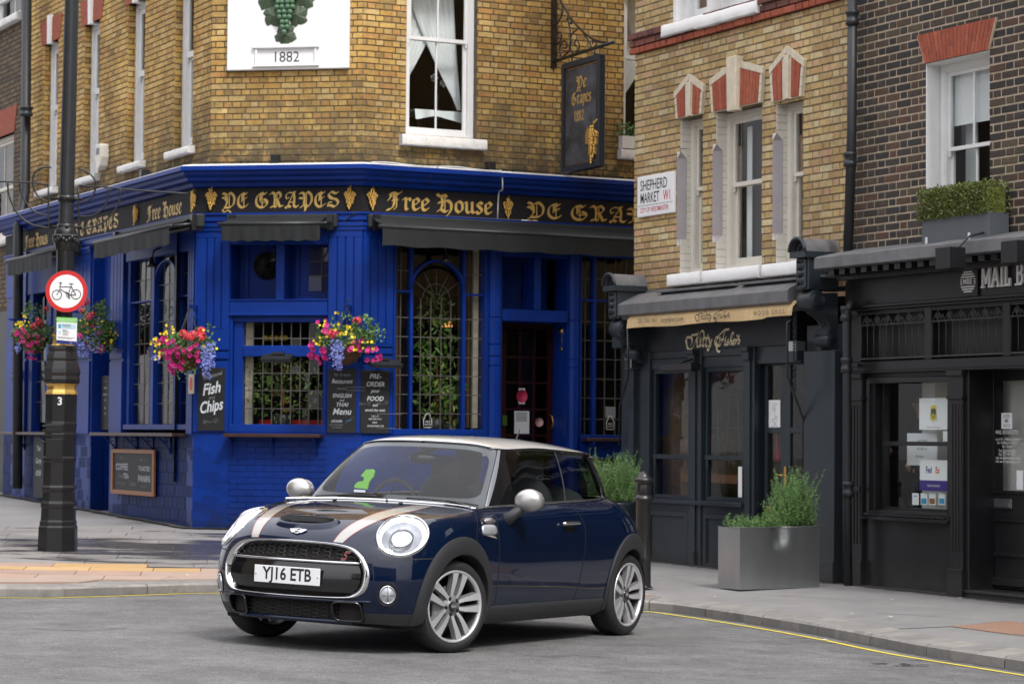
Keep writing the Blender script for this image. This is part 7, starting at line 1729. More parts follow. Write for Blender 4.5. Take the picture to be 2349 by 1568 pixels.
for s in (1,-1):
 poly_patch(lambda a,b:(lerp(.965,1.0,a),b),'pillargrey','windscreen_pillar',.004,4,12,s)
 poly_patch(lambda a,b:(lerp(1.0,lerp(1.33,1.09,min(1,b*1.15)),a),b),'gloss','front_pillar',.003,6,12,s)
 poly_patch(lambda a,b:(lerp(lerp(1.33,1.09,min(1,lerp(.03,.97,b)*1.15)),1.985,a),lerp(.03,.97,b)),'tint','side_window',0,20,10,s)
 poly_patch(lambda a,b:(lerp(1.98,2.0,a),b),'steel','window_edge_strip',.003,2,12,s)
 poly_patch(lambda a,b:(lerp(2.0,2.90,a),lerp(.03,.97,b)),'tint','quarter_window',0,20,10,s)
 poly_patch(lambda a,b:(lerp(2.88,3.32,a),b),'gloss','rear_pillar',.001,10,10,s)
 poly_patch(lambda a,b:(lerp(1.05,3.0,a),lerp(.955,1.0,b)),'gloss','window_top_trim',.004,30,2,s)
 pts=[Vector(S[-1,c])+Vector((0,.004,.004)) for c in range(0,CN)]
 pts=[p if s>0 else mirp(p) for p in pts]; N1=kbon+2
 mb=MB(); mb.tube(pts[:N1],[.011]*N1,8); mb.build('bonnet_edge_chrome',M['chrome'],car)
 mb=MB(); q=pts[N1:12*KC_+4]; mb.tube(q,[.0075]*len(q),8); mb.build('waist_chrome',M['chrome'],car)
 mb=MB(); mb.grid([[Vector((S[-1,c][0],s*S[-1,c][1],S[-1,c][2])) for c in range(CN)],[gh_p for gh_p in [ (lambda t: (lambda v:Vector((v.x,v.y*s,v.z)))(Bc(t)))(lerp(0,4,c/(CN-1))) for c in range(CN)]]],0,True,flip=(s<0)); mb.build('cowl_panel',M['clad'],car)
mb=MB(); rows=[[gh(lerp(3.3,4,abs(1-i/8)) if 0 else lerp(3.32,4.0,1-abs(i/8-1)) ,v,0,1 if i<8 else -1) for i in range(17)] for v in [lerp(.02,.98,j/8) for j in range(9)]]
mb.grid(rows,0,True); mb.build('rear_window',M['rearglass'],car)
def roofz(a,b): return .070*(max(0,4*a*(1-a))**.45)*(1-abs(b)**2.4)
def roofp(a,b):
 s=1 if b>=0 else -1; bb=abs(b)
 f=Tc(1.0*bb); r=Tc(4-bb*1.0);
 side=Tc(lerp(1.0,3.0,a)); x=lerp(f.x,r.x,a) ; side_x=side.x
 c0=Vector((lerp(Tc(0).x,Tc(4).x,a),0,lerp(Tc(0).z,Tc(4).z,a)))
 P=lerp(c0,side,bb)+lerp(f,r,a)-lerp(lerp(Tc(0),Tc(4),a),lerp(Tc(1),Tc(3),a),bb)
 P.z+=roofz(a,bb); return Vector((P.x,P.y*s,P.z))
NA,NB=40,32
rows=[[roofp(.5-.5*math.cos(math.pi*i/NA),math.sin(math.pi/2*lerp(-1,1,j/NB))) for j in range(NB+1)] for i in range(NA+1)]
mb=MB(); mb.grid(rows,0,True); roof_o=mb.build('roof',M['silver'],car)
mb=MB(); loop=[Tc(4*i/80) for i in range(81)]
for s in (1,-1):
 pts=[Vector((p.x,p.y*s,p.z-.004)) for p in loop]; mb.tube(pts,[.011]*len(pts),6)
mb.build('roof_drip_trim',M['gloss'],car)
mb=MB(); rows=[]
for j in range(21):
 b=lerp(-1,1,j/20); y=.53*b; e=abs(b)**4
 rows.append([Vector((-2.30-.02*e,y,1.392-.030*e-.03*b*b)),Vector((-2.45,y,1.382-.026*e-.028*b*b)),Vector((-2.63+.06*e,y*1.0,1.362-.02*e-.025*b*b)),Vector((-2.64+.06*e,y*.995,1.350-.02*e-.025*b*b)),Vector((-2.48,y*.98,1.345-.02*b*b))])
mb.grid(rows,0,True); mb.build('roof_spoiler',M['silver'],car)
mb=MB(); mb.ball((-2.18,0,1.428),.045,0,12,8,(1.3,.6,.45)); mb.tube([(-2.16,0,1.44),(-2.19,0,1.475),(-2.215,0,1.52)],[.010,.006,.004],6); mb.build('aerial',M['clad'],car)
# --- front details
def gout(scale=1.0,off=0,n=4,zc=.535):
 H=[(y*scale,zc+(z-zc)*scale) for y,z in GR]; P=H+[(-y,z) for y,z in H[-2:0:-1]]
 P=catmull([(y,z,0) for y,z in P],n,True); return [front_hit(p.x,p.y,off)[0] for p in P]
BODYX=lambda y,z:front_hit(y,z)[0].x
mb=MB(); o=gout(1.035,.004); i_=gout(.965,.002); m_=gout(1.0,.022); mm=gout(.985,.018); b_=gout(.95,-.03)
mb.grid([o,m_,mm,i_,b_],0,True,closed=True); mb.build('grille_surround',M['chrome'],car)
gb=MB(); rows=[]
for j in range(13):
 z=lerp(.345,.72,j/12); rows.append([Vector((BODYX(y,z)-.055,y,z)) for y in [lerp(-.56,.56,k/24) for k in range(25)] ])
gb.grid(rows,0,True); gb.build('grille_backing',M['dark'],car)
gm=MB(); hw,hh=.058,.026; k=0
for r in range(-1,5):
 for c in range(-10,11):
  y=c*hw*1.5*1.0; z=.60+r*hh+(hh/2 if c%2 else 0)
  P=[(y-hw*.5,z),(y-hw*.25,z+hh*.5),(y+hw*.25,z+hh*.5),(y+hw*.5,z),(y+hw*.25,z-hh*.5),(y-hw*.25,z-hh*.5)]
  if not all(inpoly(a,b,[(yy*.97,.535+(zz-.535)*.97) for yy,zz in GR]) and b>.592 for a,b in P): continue
  gm.tube([Vector((BODYX(a,b)-.030,a,b)) for a,b in P],.0045,4,closed=True)
  y2=y+hw*.75
gm.build('honeycomb_grille',M['blackmesh'],car)
mb=MB(); rows=[]
for j in range(9):
 z=lerp(.395,.572,j/8); ym=.515*math.sqrt(max(.2,1-((z-.50)/.19)**2))**.6
 rows.append([Vector((BODYX(y,z)-.018+.012*math.sin(math.pi*j/8),y,z)) for y in [lerp(-ym,ym,k/20) for k in range(21)]])
mb.grid(rows,0,True,flip=True); mb.build('grille_panel',M['gloss'],car)
mb=MB(); mb.tube([Vector((BODYX(y,.588)-.006,y,.588-.0*y)) for y in [lerp(-.50,.50,k/20) for k in range(21)]],.0085,8); mb.build('grille_bar',M['chrome'],car)
mb=MB(); px_=.806; mb.box(px_-.004,-.26,.431,px_,.26,.542); pl_=mb.build('number_plate',M['plate'],car,bevel=.002)
TP=Matrix.Translation((px_+.0008,0,.4865))@Matrix(((0,0,1,0),(1,0,0,0),(0,1,0,0),(0,0,0,1)))
mb=MB(); mb.text('YJ16 ETB',TP@Matrix.Translation((0,.002,0)),.112,0,'CENTER',0,.022,.90,sp=1.0); mb.build('registration_letters',M['ink'],pl_)
mb=MB()
for y in (-.245,.245): mb.ball((px_+.001,y,.487),.007,0,8,5,(.5,1,1))
mb.build('plate_screw',M['chrome'],pl_)
mb=MB(); TS=Matrix.Translation((BODYX(.40,.635)-.012,.40,.632))@Matrix.Rotation(R_(20),4,'Z')@Matrix(((0,0,1,0),(1,0,0,0),(0,1,0,0),(0,0,0,1)))
S_=[[(.040,.030),(.006,.031),(-.008,.018),(.004,.004),(.012,-.010),(.0,-.026),(-.034,-.028)]]
nib(mb,TS,S_,.80,.016,65,0); nib(mb,TS@Matrix.Translation((0,0,.004)),S_,.80,.009,65,1); mb.build('letter_badge',[M['chrome'],M['darkred']],car)
mb=MB(); rows=[[Vector((BODYX(y,.29)-.05,y,z)) for y in [lerp(-.52,.52,k/20) for k in range(21)]] for z in (.22,.345)]; mb.grid(rows,0,True)
rows=[[Vector((BODYX(y,z)+.001,y,z)) for y in [lerp(-.50,.50,k/20) for k in range(21)]] for z in (.334,)]+[[Vector((BODYX(y,.334)-.05,y,.334)) for y in [lerp(-.50,.50,k/20) for k in range(21)]]]; mb.grid(rows,0,True)
mb.build('lower_intake',M['dark'],car)
gm=MB()
for r in range(4):
 for c in range(-8,9):
  y=c*hw*1.1*.75*1.5/1.1; z=.228+r*.026+(.013 if c%2 else 0); P=[(y-hw*.5,z),(y-hw*.25,z+.013),(y+hw*.25,z+.013),(y+hw*.5,z),(y+hw*.25,z-.013),(y-hw*.25,z-.013)]
  if abs(y)<.34: gm.tube([Vector((BODYX(a,.29)-.03,a,b)) for a,b in P],.003,4,closed=True)
gm.build('intake_mesh',M['blackmesh'],car)
for s in (1,-1):
 P=[]
 for i in range(28):
  a=2*math.pi*i/28; k=(abs(math.cos(a))**5+abs(math.sin(a))**5)**(-.2); P.append((s*(.432+.090*math.cos(a)*k),.275+.062*math.sin(a)*k))
 mb=MB(); f0=[Vector((BODYX(y,z)+.012,y,z)) for y,z in P]; f1=[Vector((BODYX(y,z)-.08,s*.43+(y-s*.43)*.85,.275+(z-.275)*.85)) for y,z in P]; mb.tube(f0,.0075,6,closed=True); mb.grid([f0,f1],1,True,closed=True); mb.poly(f1,1)
 mb.build('air_duct',[M['gloss'],M['gloss']],car)
mb=MB(); rows=[]
for j in range(33):
 y=lerp(-.45,.45,j/32); x=BODYX(y,.225); e=1-abs(j/16-1)**6; rows.append([Vector((x-.01,y,.222)),Vector((x+.008*e,y,.218)),Vector((x+.012*e,y,.205)),Vector((x+.004*e,y,.192)),Vector((x-.05,y,.186))])
mb.grid(rows,0,True); mb.build('front_splitter',M['paint'],car)
mb=MB(); rows=[]
for j in range(33):
 y=lerp(-.58,.58,j/32); x=BODYX(y,.345); rows.append([Vector((x-.01,y,.356)),Vector((x+.012,y,.350)),Vector((x+.016,y,.342)),Vector((x+.004,y,.332)),Vector((x-.02,y,.330))])
mb.grid(rows,0,True); mb.build('bumper_lip',M['paint'],car)
for s in (1,-1):
 f=(lambda p:p) if s>0 else mirp
 ring_=[p for p,n in hp]; c0=hc
 def rr(k,d): return [f(c0+(p-c0)*k+hn*d*1.0) for p in ring_]
 mb=MB(); A_=[rr(1.03,-.012),rr(1.015,.010),rr(.975,.016),rr(.93,.010),rr(.90,-.012)]; mb.grid(A_,0,True,closed=True,flip=(s<0)); h0=mb.build('headlight',M['chrome'],car)
 mb=MB(); K_=(.93,.75,.55,.35,.15); mb.grid([rr(k,bul*(1-k*k)*.9+.004) for k in K_],0,True,closed=True,flip=(s<0)); mb.poly(rr(.15,bul*.9+.004),0); mb.build('headlight_lens',M['lens'],h0)
 mb=MB(); mb.grid([rr(.92,-.004),rr(.86,-.008+bul*.2),rr(.78,-.022)],0,True,closed=True,flip=(s<0)); mb.build('light_ring',M['drl'],h0)
 mb=MB(); mb.grid([rr(.78,-.022),rr(.74,-.034),rr(.56,-.065),rr(.44,-.07)],0,True,closed=True,flip=(s<0)); mb.grid([rr(.42,-.07),rr(.40,-.03)],0,True,closed=True,flip=(s<0)); mb.build('reflector_bowl',M['reflector'],h0)
 mb=MB(); mb.grid([rr(k,-.03+.035*(1-(k/.40)**2)) for k in (.40,.30,.18,.08)],0,True,closed=True,flip=(s<0)); mb.poly(rr(.08,.004)); mb.build('projector_lens',M['projector'],h0); mb=MB(); mb.grid([rr(.46,-.05),rr(.46,-.024),rr(.40,-.022)],0,True,closed=True); mb.build('projector_shroud',M['gloss'],h0)
for s in (1,-1):
 f=(lambda p:p) if s>0 else mirp
 def rr(k,d): return [f(fc+(p-fc)*k+fnn*d) for p,n in fp]
 mb=MB(); mb.grid([rr(1.42,.001),rr(1.30,.004),rr(1.12,-.008),rr(1.05,-.012)],0,True,closed=True,flip=(s<0)); fo=mb.build('fog_lamp',M['gloss'],car)
 mb=MB(); mb.grid([rr(1.08,-.004),rr(1.02,.010),rr(.92,.010),rr(.88,-.002)],0,True,closed=True,flip=(s<0)); mb.build('fog_lamp_ring',M['chrome'],fo)
 mb=MB(); mb.grid([rr(.90,.002),rr(.6,.012),rr(.25,.017)],0,True,closed=True,flip=(s<0)); mb.poly(rr(.25,.017)); mb.build('fog_lamp_lens',M['reflector'],fo)
 mb=MB(); q=rr(.86,.014); mb.tube([q[0],f(fc+fnn*.02),q[14]],.003,4); mb.tube([q[7],f(fc+fnn*.02),q[21]],.003,4); mb.build('lens_cross',M['alloydark'],fo)
c3=lambda x,y:((1150+x/2.61)/1.7437,(1700+y/2.61)/1.7437)
E1=[c3(*p) for p in [(474,1216),(560,1112),(700,1012),(900,925),(1100,870),(1345,832)]]; E2=[c3(*p) for p in [(578,1226),(680,1142),(850,1044),(1050,962),(1300,900),(1530,846)]]
e1=catmull([(a,b,0) for a,b in E1],8); e2=catmull([(a,b,0) for a,b in E2],8)
for s in (1,-1):
 f=(lambda p:p) if s>0 else mirp; mb=MB(); rows=[]
 for a,b in zip(e1,e2):
  row=[]
  for t in (0,.06,.061,.35,.65,.939,.94,1): p,n=hit_px(lerp(a.x,b.x,t),lerp(a.y,b.y,t)); q,n=top_hit(p.x,p.y,.0016); row.append(f(q))
  rows.append(row)
 mb.grid([r[2:6] for r in rows],0,True,flip=(s>0)); so_=mb.build('bonnet_stripe',M['stripe'],car)
 mb=MB(); mb.grid([r[0:2] for r in rows],0,True,flip=(s>0)); mb.grid([r[6:8] for r in rows],0,True,flip=(s>0)); mb.build('stripe_edging',M['stripered'],so_)
mb=MB(); mb.grid([q0_,q1_,q2_],0,True,closed=True,flip=True); mb.grid([q2_,q3_],1,True,closed=True,flip=True); mb.poly([p+Vector((-.01,0,-.035)) for p in q3_],1); mb.grid([q3_,[p+Vector((-.01,0,-.035)) for p in q3_]],1,True,closed=True); mb.build('bonnet_scoop',[M['paint'],M['blackmesh']],car)
bp,bn=hit_px(689,1219); bp.y=0; bn=Vector((bn.x,0,bn.z)).normalized(); by=Vector((0,1,0)); bz=bn.cross(by)
TBd=Matrix((( by.x,bz.x,bn.x,bp.x),(by.y,bz.y,bn.y,bp.y),(by.z,bz.z,bn.z,bp.z),(0,0,0,1)))
mb=MB(); mb.T=TBd
for s in (1,-1):
 mb.prism([(s*x,y,.004) for x,y in ((.016,.020),(.066,.016),(.058,.004),(.048,-.006),(.036,-.015),(.016,-.016))][::s],(0,0,.006))
mb.lathe([(.026,.004),(.026,.012),(.021,.014),(.020,.010)],24,(0,0,0),'z',0)
mb.T=None; bo=mb.build('winged_badge',M['chrome'],car)
mb=MB(); mb.T=TBd; mb.lathe([(.020,.009),(.020,.0115)],24,(0,0,0),'z',0); mb.T=None; mb.build('badge_disc',M['gloss'],bo)
mb=MB(); mb.text('MINI',TBd@Matrix.Translation((0,0,.0122)),.016,0,bold=.02); mb.build('badge_lettering',M['chrome'],bo)
for s in (1,-1):
 mb=MB(); p,n=top_hit(-.12,s*.27,.006); mb.ball(p,.016,0,8,5,(1.3,1,.5)); mb.build('washer_jet',M['clad'],car)
for y0,y1,c_ in ((.03,.58,.50),(-.60,-.10,-.15)):
 pass
def on_screen(y,v,off):
 u=min(.95,abs(y)/.76); return gh(u,v,off,1 if y>=0 else -1)
for (ya,yb,va,vb,pv) in ((.10,.66,.07,.035,.62),(-.62,-.10,.045,.075,-.12)):
 w1=[on_screen(lerp(ya,yb,i/10),lerp(va,vb,i/10)+.012*math.sin(math.pi*i/10),.020) for i in range(11)]
 mb=MB(); mb.tube(w1,[.006]*11,6); mb.tube([on_screen(pv,-.01,.03),on_screen(lerp(ya,yb,.65) if pv>0 else lerp(ya,yb,.45),.05,.034),w1[5]],[.011,.010,.007],6); mb.build('wiper',M['clad'],car)
for s in (1,-1):
 mc=Vector((-.675,.955*s,1.017)); mb=MB(); rows=[]
 for i in range(17):
  a=math.pi*i/16; row=[]
  for j in range(24):
   b=2*math.pi*j/24; X=math.cos(a); r_=math.sin(a); x=X*.075; kx=1.0 if X>0 else .72
   row.append(mc+Vector((x*1.0-.01 if X>0 else x*.55-.01,r_*math.cos(b)*.108*kx**.3,r_*math.sin(b)*.080*kx**.3+.004*math.cos(b)*s)))
  rows.append(row)
 mb.grid(rows,0,True,closed=True,flip=True); mo=mb.build('door_mirror',M['capsilver'],car)
 mb=MB(); mb.lathe([(.001,0),(.098,0)],24,(0,0,0),'z',0,True,0,False);
 for k_ in range(len(mb.v)): v=mb.v[k_]; mb.v[k_]=(mc.x-.053,mc.y+v[0],mc.z+v[1]*.74)
 mb.build('mirror_glass',M['chrome'],mo)
 p,n=side_hit(-.62,.885,s); mb=MB(); mb.tube(catmull([p-n*.02,p+Vector((.0,.035*s,.025)),mc+Vector((.01,-.045*s,-.055)),mc+Vector((0,-.03*s,-.03))],4),[.050,.047,.044,.041,.038,.036,.035,.035,.035,.036,.037,.038,.04],12); mb.build('mirror_stalk',M['clad'],mo)
for s in (1,-1):
 p0,n0=side_hit(-1.36,.845,s); p1,n1=side_hit(-1.60,.848,s); mb=MB();
 mb.tube(catmull([p0+n0*.012,p0.lerp(p1,.1)+n0*.034,p0.lerp(p1,.5)+n0*.038,p0.lerp(p1,.9)+n0*.034,p1+n1*.012],4),[.008]+[.0115]*15+[.009],10); mb.build('door_handle',M['chrome'],doors[s])
 mb=MB(); cpt=p0.lerp(p1,.5); rows=[]
 for k_ in range(5):
  rows.append([side_hit(cpt.x+.085*math.cos(a)*(k_/4),.830+.048*math.sin(a)*(k_/4),s,.0015)[0] for a in [2*math.pi*i/20 for i in range(20)]])
 mb.grid(rows,0,True,closed=True); mb.build('handle_recess',M['gloss'],doors[s])
 Q=[(-.252,.893),(-.435,.893),(-.449,.752),(-.27,.758),(-.225,.80)]
 mb=MB(); N_=9
 TLp,TRp,BRp,BLp=(-.256,.893),(-.438,.893),(-.449,.750),(-.216,.785)
 rows=[[side_hit(lerp(lerp(TLp[0],TRp[0],i/N_),lerp(BLp[0],BRp[0],i/N_),j/8),lerp(lerp(TLp[1],TRp[1],i/N_),lerp(BLp[1],BRp[1],i/N_),j/8),s,.006 if 0<i<N_ and 0<j<8 else .001)[0] for i in range(N_+1)] for j in range(9)]
 mb.grid(rows,0,True,flip=(s<0)); sc_=mb.build('side_scuttle',M['chrome'],body)
 mb=MB(); rows=[]
 for i in range(9):
  a=math.pi*i/8; rows.append([side_hit(-.315+.105*math.sin(a)*math.cos(b)*1.0,.812+.038*math.sin(a)*math.sin(b),s,.010+.028*math.cos(a/2))[0] for b in [2*math.pi*j/24 for j in range(24)]] if 0 else [ (lambda P_:P_)(side_hit(-.318+.098*math.sin(a/2)*(abs(math.cos(b))**.6*(1 if math.cos(b)>0 else -1)),.812+.036*math.sin(a/2)*(abs(math.sin(b))**.6*(1 if math.sin(b)>0 else -1)),s,.008+.022*math.cos(a/2))[0]) for b in [2*math.pi*j/24 for j in range(24)]])
 mb.grid(rows,0,True,closed=True); mb.build('side_repeater',M['reflector'],sc_)
for s in (1,-1):
 mb=MB(); rows=[]
 for k_ in range(4):
  rows.append([BODY.find_nearest(Vector((-2.83+.10*0,s*(.72+.07*(k_/3)*math.cos(a)),.80+.10*(k_/3)*math.sin(a))))[0]+Vector((-.006,s*.006,0)) for a in [2*math.pi*i/20 for i in range(20)]])
 mb.grid(rows,0,True,closed=True); mb.build('tail_lamp',M['chrome'],car)
# --- cabin
mb=MB(); mb.box(-2.35,-.66,.90,-.70,.66,.905); mb.build('cabin_floor',M['cabin'],car)
mb=MB(); rows=[[Vector((lerp(-.46,-.95,i/6),y,lerp(.955,.985,math.sin(math.pi*i/6*.8))-(.05 if i==6 else 0))) for y in [lerp(-.68,.68,j/12) for j in range(13)]] for i in range(7)]; mb.grid(rows,0,True,flip=True); mb.box(-.97,-.66,.80,-.93,.66,.95); mb.build('dashboard',M['cabin'],car)
mb=MB(); sw_=Vector((-1.02,-.36,.945)); tl=R_(24)
mb.tube([sw_+Vector((-.18*math.sin(a)*math.sin(tl)*-1*-.0-.18*math.sin(a)*math.sin(tl)*.4,.18*math.cos(a),.18*math.sin(a)*math.cos(tl))) for a in [2*math.pi*i/28 for i in range(28)]],.015,8,closed=True); mb.ball(sw_,.06,0,10,6,(.4,1,1)); mb.tube([sw_+Vector((0,-.17,0)),sw_+Vector((0,.17,0))],.014,6); mb.build('steering_wheel',M['cabin'],car)
for y in (-.36,.36):
 mb=MB(); mb.ball((-1.72,y,.92),.27,0,16,10,(.38,.86,.95)); so2=mb.build('front_seat',M['cabin'],car)
 mb=MB(); mb.ball((-1.74,y,1.185),.13,0,16,10,(.40,1.0,.88)); mb.build('headrest',M['cabin'],so2)
for y in (-.33,.33):
 mb=MB(); mb.ball((-2.25,y,.95),.25,0,14,8,(.35,1.0,.6)); mb.build('rear_seat',M['cabin'],car);
mb=MB(); mb.ball((-.86,-.02,1.28),.105,0,16,10,(.32,1.15,.42)); mb.tube([(-.86,-.02,1.30),(-.86,-.0,1.37)],.022,8); mb.ball((-.88,0,1.36),.07,0,12,8,(.6,1.2,.6)); mb.build('rear_view_mirror',M['gloss'],car)
gt=MB(); g3=lambda x,y:((1150+x/2.61)/1.7437,(1700+y/2.61)/1.7437)
o_=CARI@EYEV
def plane_pt(px,py,x): d=(CARI.to_3x3()@ray(px,py)); t=(x-o_.x)/d.x; return o_+d*t
G1=[(765,525),(820,460),(885,458),(908,480),(895,535),(850,590),(830,665),(700,650),(698,625),(735,588),(790,580),(800,545)]
gt.prism([plane_pt(*g3(*p),-.62) for p in G1][::-1],(-.012,0,0)); gt.build('green_tag',M['green'],car)
gt=MB(); gt.prism([plane_pt(*g3(*p),-.60) for p in ((695,668),(810,676),(808,700),(692,694))][::-1],(-.004,0,0)); gt.build('tax_disc',M['paper'],car)
# --- things fixed to, hung from or standing by the buildings
def pj(P):
 c=CM.to_3x3().transposed()@(Vector(P)-EYEV); return IW/2-FPX*c.x/c.z, IH/2+FPX*c.y/c.z
def petal_mesh(name,r,n,mats,throat=.3,cup=.25):
 k=MB();
 for i in range(n):
  a=2*math.pi*i/n; b=a+2*math.pi/n; P=[(0,0,0)]
  for t in (0,.25,.5,.75,1):
   q=lerp(a,b,t); rr=r*(.80+.25*math.sin(math.pi*t)); P.append((rr*math.cos(q),rr*math.sin(q),r*cup*(1+.15*math.sin(9*q))))
  k.add(P,[(0,1,2),(0,2,3),(0,3,4),(0,4,5)],0,0)
 if throat: k.add([(r*throat*math.cos(t*1.047),r*throat*math.sin(t*1.047),r*cup*throat+.002) for t in range(6)],[(0,1,2,3,4,5)],1,0)
 o=k.build(name,mats); d=o.data; bpy.data.objects.remove(o); return d
PET=petal_mesh('petunia',.030,5,[M['magenta'],M['petal_dark']]); YEL=petal_mesh('yellow_flower',.016,5,[M['yellow'],M['yellow']],.2)
k=MB()
for _ in range(46):
 d=Vector((random.gauss(0,1),random.gauss(0,1),random.gauss(.35,1))).normalized(); p=d*.050
 e=d.orthogonal().normalized(); e=Matrix.Rotation(random.random()*6,3,d)@e; g_=d.cross(e); k.poly([p+e*.014,p+g_*.014,p-e*.014,p-g_*.014])
o=k.build('geranium_head',M['coral']); GER=o.data; bpy.data.objects.remove(o)
def face(p,d,sc=1,roll=None):
 q=d.to_track_quat('Z','Y').to_matrix().to_4x4(); return Matrix.Translation(p)@q@Matrix.Rotation(random.random()*6.28,4,'Z')@Matrix.Diagonal((sc,sc,sc,1))
def basket(c,label,R,spec,hook,scale=1):
 """spec: dict kind -> list of (px,py,spread_px,count) in picture units about the hanging place"""
 T=Matrix.Translation(c); t=thing('hanging_basket',T,label,'hanging basket','hanging flower baskets on the pub'); Y=c.y
 def loc(px,py,jit,dep=None):
  a=random.random()*6.28; r=jit*math.sqrt(random.random()); P=at_y(px+r*math.cos(a),py+r*math.sin(a),Y); d=P-c; h=math.hypot(d.x,d.z)/R
  y=-math.sqrt(max(.02,1-min(1,h)**2))*R*.62 if dep is None else dep; return Vector((d.x,y*random.uniform(.75,1.12),d.z))
 k=MB(); k.lathe([(.02,-.24*R/.42),(R*.30,-.20*R/.42),(R*.44,-.08),(R*.48,.02),(R*.44,.02)],18,(0,0,-.02)); k.build('coir_basket',M['terra'],t,T)
 k=MB(); hk=hook-c
 for a in (0,2.1,4.2): k.tube([Vector((R*.45*math.cos(a),R*.45*math.sin(a),.0)),hk],.005,4)
 k.tube(catmull([hk,hk+Vector((0,0,.05)),hk+Vector((.03,0,.09)),hk+Vector((.045,0,.06))],4),.006,5); k.build('hanging_chain',M['pipe'],t,T)
 k=MB(); leafy(k,(0,0,.02),R*.82,int(1500*scale),.040,0,1.6,(1,.8,.50),.5)
 for px,py,j,n in spec.get('leaf',[]):
  for _ in range(n): leaf(k,loc(px,py,j),random.uniform(.03,.055),0,1.5)
 k.build('foliage',M['leaf'],t,T,kind='stuff')
 n_=0
 for px,py,j,n in spec.get('petunia',[]):
  for _ in range(n): p=loc(px,py,j); link('petunia',PET,t,T@face(p,(Vector((p.x*.8,-R*.9,p.z*.6)).normalized()+Vector((random.gauss(0,.25),0,random.gauss(0,.25)))).normalized(),random.uniform(.8,1.15)*R/.44))
 for px,py,j,n in spec.get('yellow',[]):
  for _ in range(n): p=loc(px,py,j); link('yellow_flower',YEL,t,T@face(p+Vector((0,-.01,0)),Vector((random.gauss(0,.4),-1,random.gauss(.1,.4))).normalized(),random.uniform(.8,1.3)*R/.44))
 for px,py,j,n in spec.get('coral',[]):
  for _ in range(n): p=loc(px,py,j); link('geranium_head',GER,t,T@face(p,Vector((0,-.5,1)).normalized(),random.uniform(.8,1.1)*R/.44))
 k=MB()
 for px,py,jx,jy,n in spec.get('lobelia',[]):
  for _ in range(n):
   P=loc(px+random.uniform(-jx,jx)*(.5+.5*random.random()),py+random.uniform(-jy,jy),4); s=.011*R/.44*random.uniform(.7,1.3); e=Vector((random.gauss(0,1),random.gauss(0,.4),random.gauss(0,1))).normalized(); g_=e.cross(Vector((0,-1,0))).normalized()*s; e=e*s; k.poly([P+e,P+g_,P-e,P-g_])
 if k.f: k.build('blue_lobelia',M['lobelia'],t,T,kind='stuff')
 return t
def bracket(F,u,z,w1,mn='blue'):
 k=MB(); k.fb(u-.012,u+.012,z-.30,z+.02,0,.02); k.fb(u-.010,u+.010,z-.012,z+.008,0,w1)
 k.tube(catmull([(u,-.01,z-.28),(u,-.10,z-.22),(u,-.14,z-.12),(u,-.09,z-.07),(u,-.06,z-.12),(u,-.10,z-.14)],5),.010,6); k.tube(catmull([(u,-.02,z-.05),(u,-.10,z-.04),(u,-.20,z-.03),(u,-w1+.03,z-.01)],5),.008,6); k.build('basket_bracket',M[mn],pub,F.M)
hk1=FC.P(FC.U(455,705,.25)-.10,.30,FC.Z(455,703,.25)); bracket(FC,FC.U(453,705),FC.Z(453,703),.32)
basket(at_y(427,800,28.35),'flower basket at pub corner, coral geraniums on top and yellow blooms on left',.44,
 dict(petunia=[(390,800,26,20),(405,825,30,18),(440,815,25,10),(372,785,12,6),(452,800,14,5),(400,845,12,3)],yellow=[(365,790,18,14),(385,765,22,12),(362,815,12,6),(490,790,20,4),(478,765,10,3)],coral=[(440,768,16,5),(462,772,14,4),(470,785,10,1)],lobelia=[(482,815,18,28,230),(478,845,10,22,110),(360,822,14,10,30)],leaf=[(475,765,25,60),(430,850,25,40)]),hk1)
hk2=FC.P(FC.U(797,705,.25),.30,FC.Z(797,703,.25)); bracket(FC,FC.U(806,705),FC.Z(806,703),.32)
basket(at_y(793,785,28.1),'flower basket above the chalkboards, yellow blooms on top and blue trailing centre',.44,
 dict(petunia=[(728,805,22,18),(740,820,16,10),(825,800,22,9),(855,815,18,8),(762,765,14,5),(745,750,20,6),(868,822,8,3)],yellow=[(790,760,20,14),(765,745,30,8),(808,775,12,7),(850,790,20,6),(735,775,20,7),(815,800,8,5)],coral=[(815,738,8,2),(762,770,10,2)],lobelia=[(776,805,16,22,210),(778,832,9,14,80)],leaf=[(840,755,30,160),(860,770,22,60),(750,770,25,60),(790,738,30,50)]),hk2)
bracket(FL,FL.U(228,700),3.15,.45); bracket(FL,FL.U(88,740),3.15,.45)
hk3=FL.P(FL.U(218,690,.42),.42,3.13)
basket(at_y(222,765,31.5),'flower basket right of lamp post, mostly green leaves with pale blue trails',.42,
 dict(petunia=[(240,760,10,3),(236,800,8,3),(208,752,12,4),(190,775,8,2)],yellow=[(215,740,30,6),(265,775,14,7),(195,750,20,5),(245,790,20,5)],coral=[(198,695,6,2),(188,715,6,1),(215,728,8,2)],lobelia=[(195,795,26,22,140),(225,780,20,30,120)],leaf=[(225,745,45,260),(240,712,16,70),(245,780,30,140),(240,695,6,15),(205,730,25,60)]),hk3,1.2)
hk4=FL.P(FL.U(95,740,.42),.42,3.13)
basket(at_y(80,770,33.7),'flower basket left of lamp post with red geraniums and magenta blooms',.42,
 dict(petunia=[(60,770,16,12),(48,765,8,5),(100,775,16,8),(70,795,16,5),(85,790,16,5),(78,822,8,3)],yellow=[(60,738,16,14),(50,745,8,6)],coral=[(95,740,10,4),(107,712,4,1),(82,745,8,2)],lobelia=[(48,798,8,12,30)],leaf=[(66,712,10,40),(70,700,8,20),(90,730,30,120),(85,790,26,100)]),hk4)
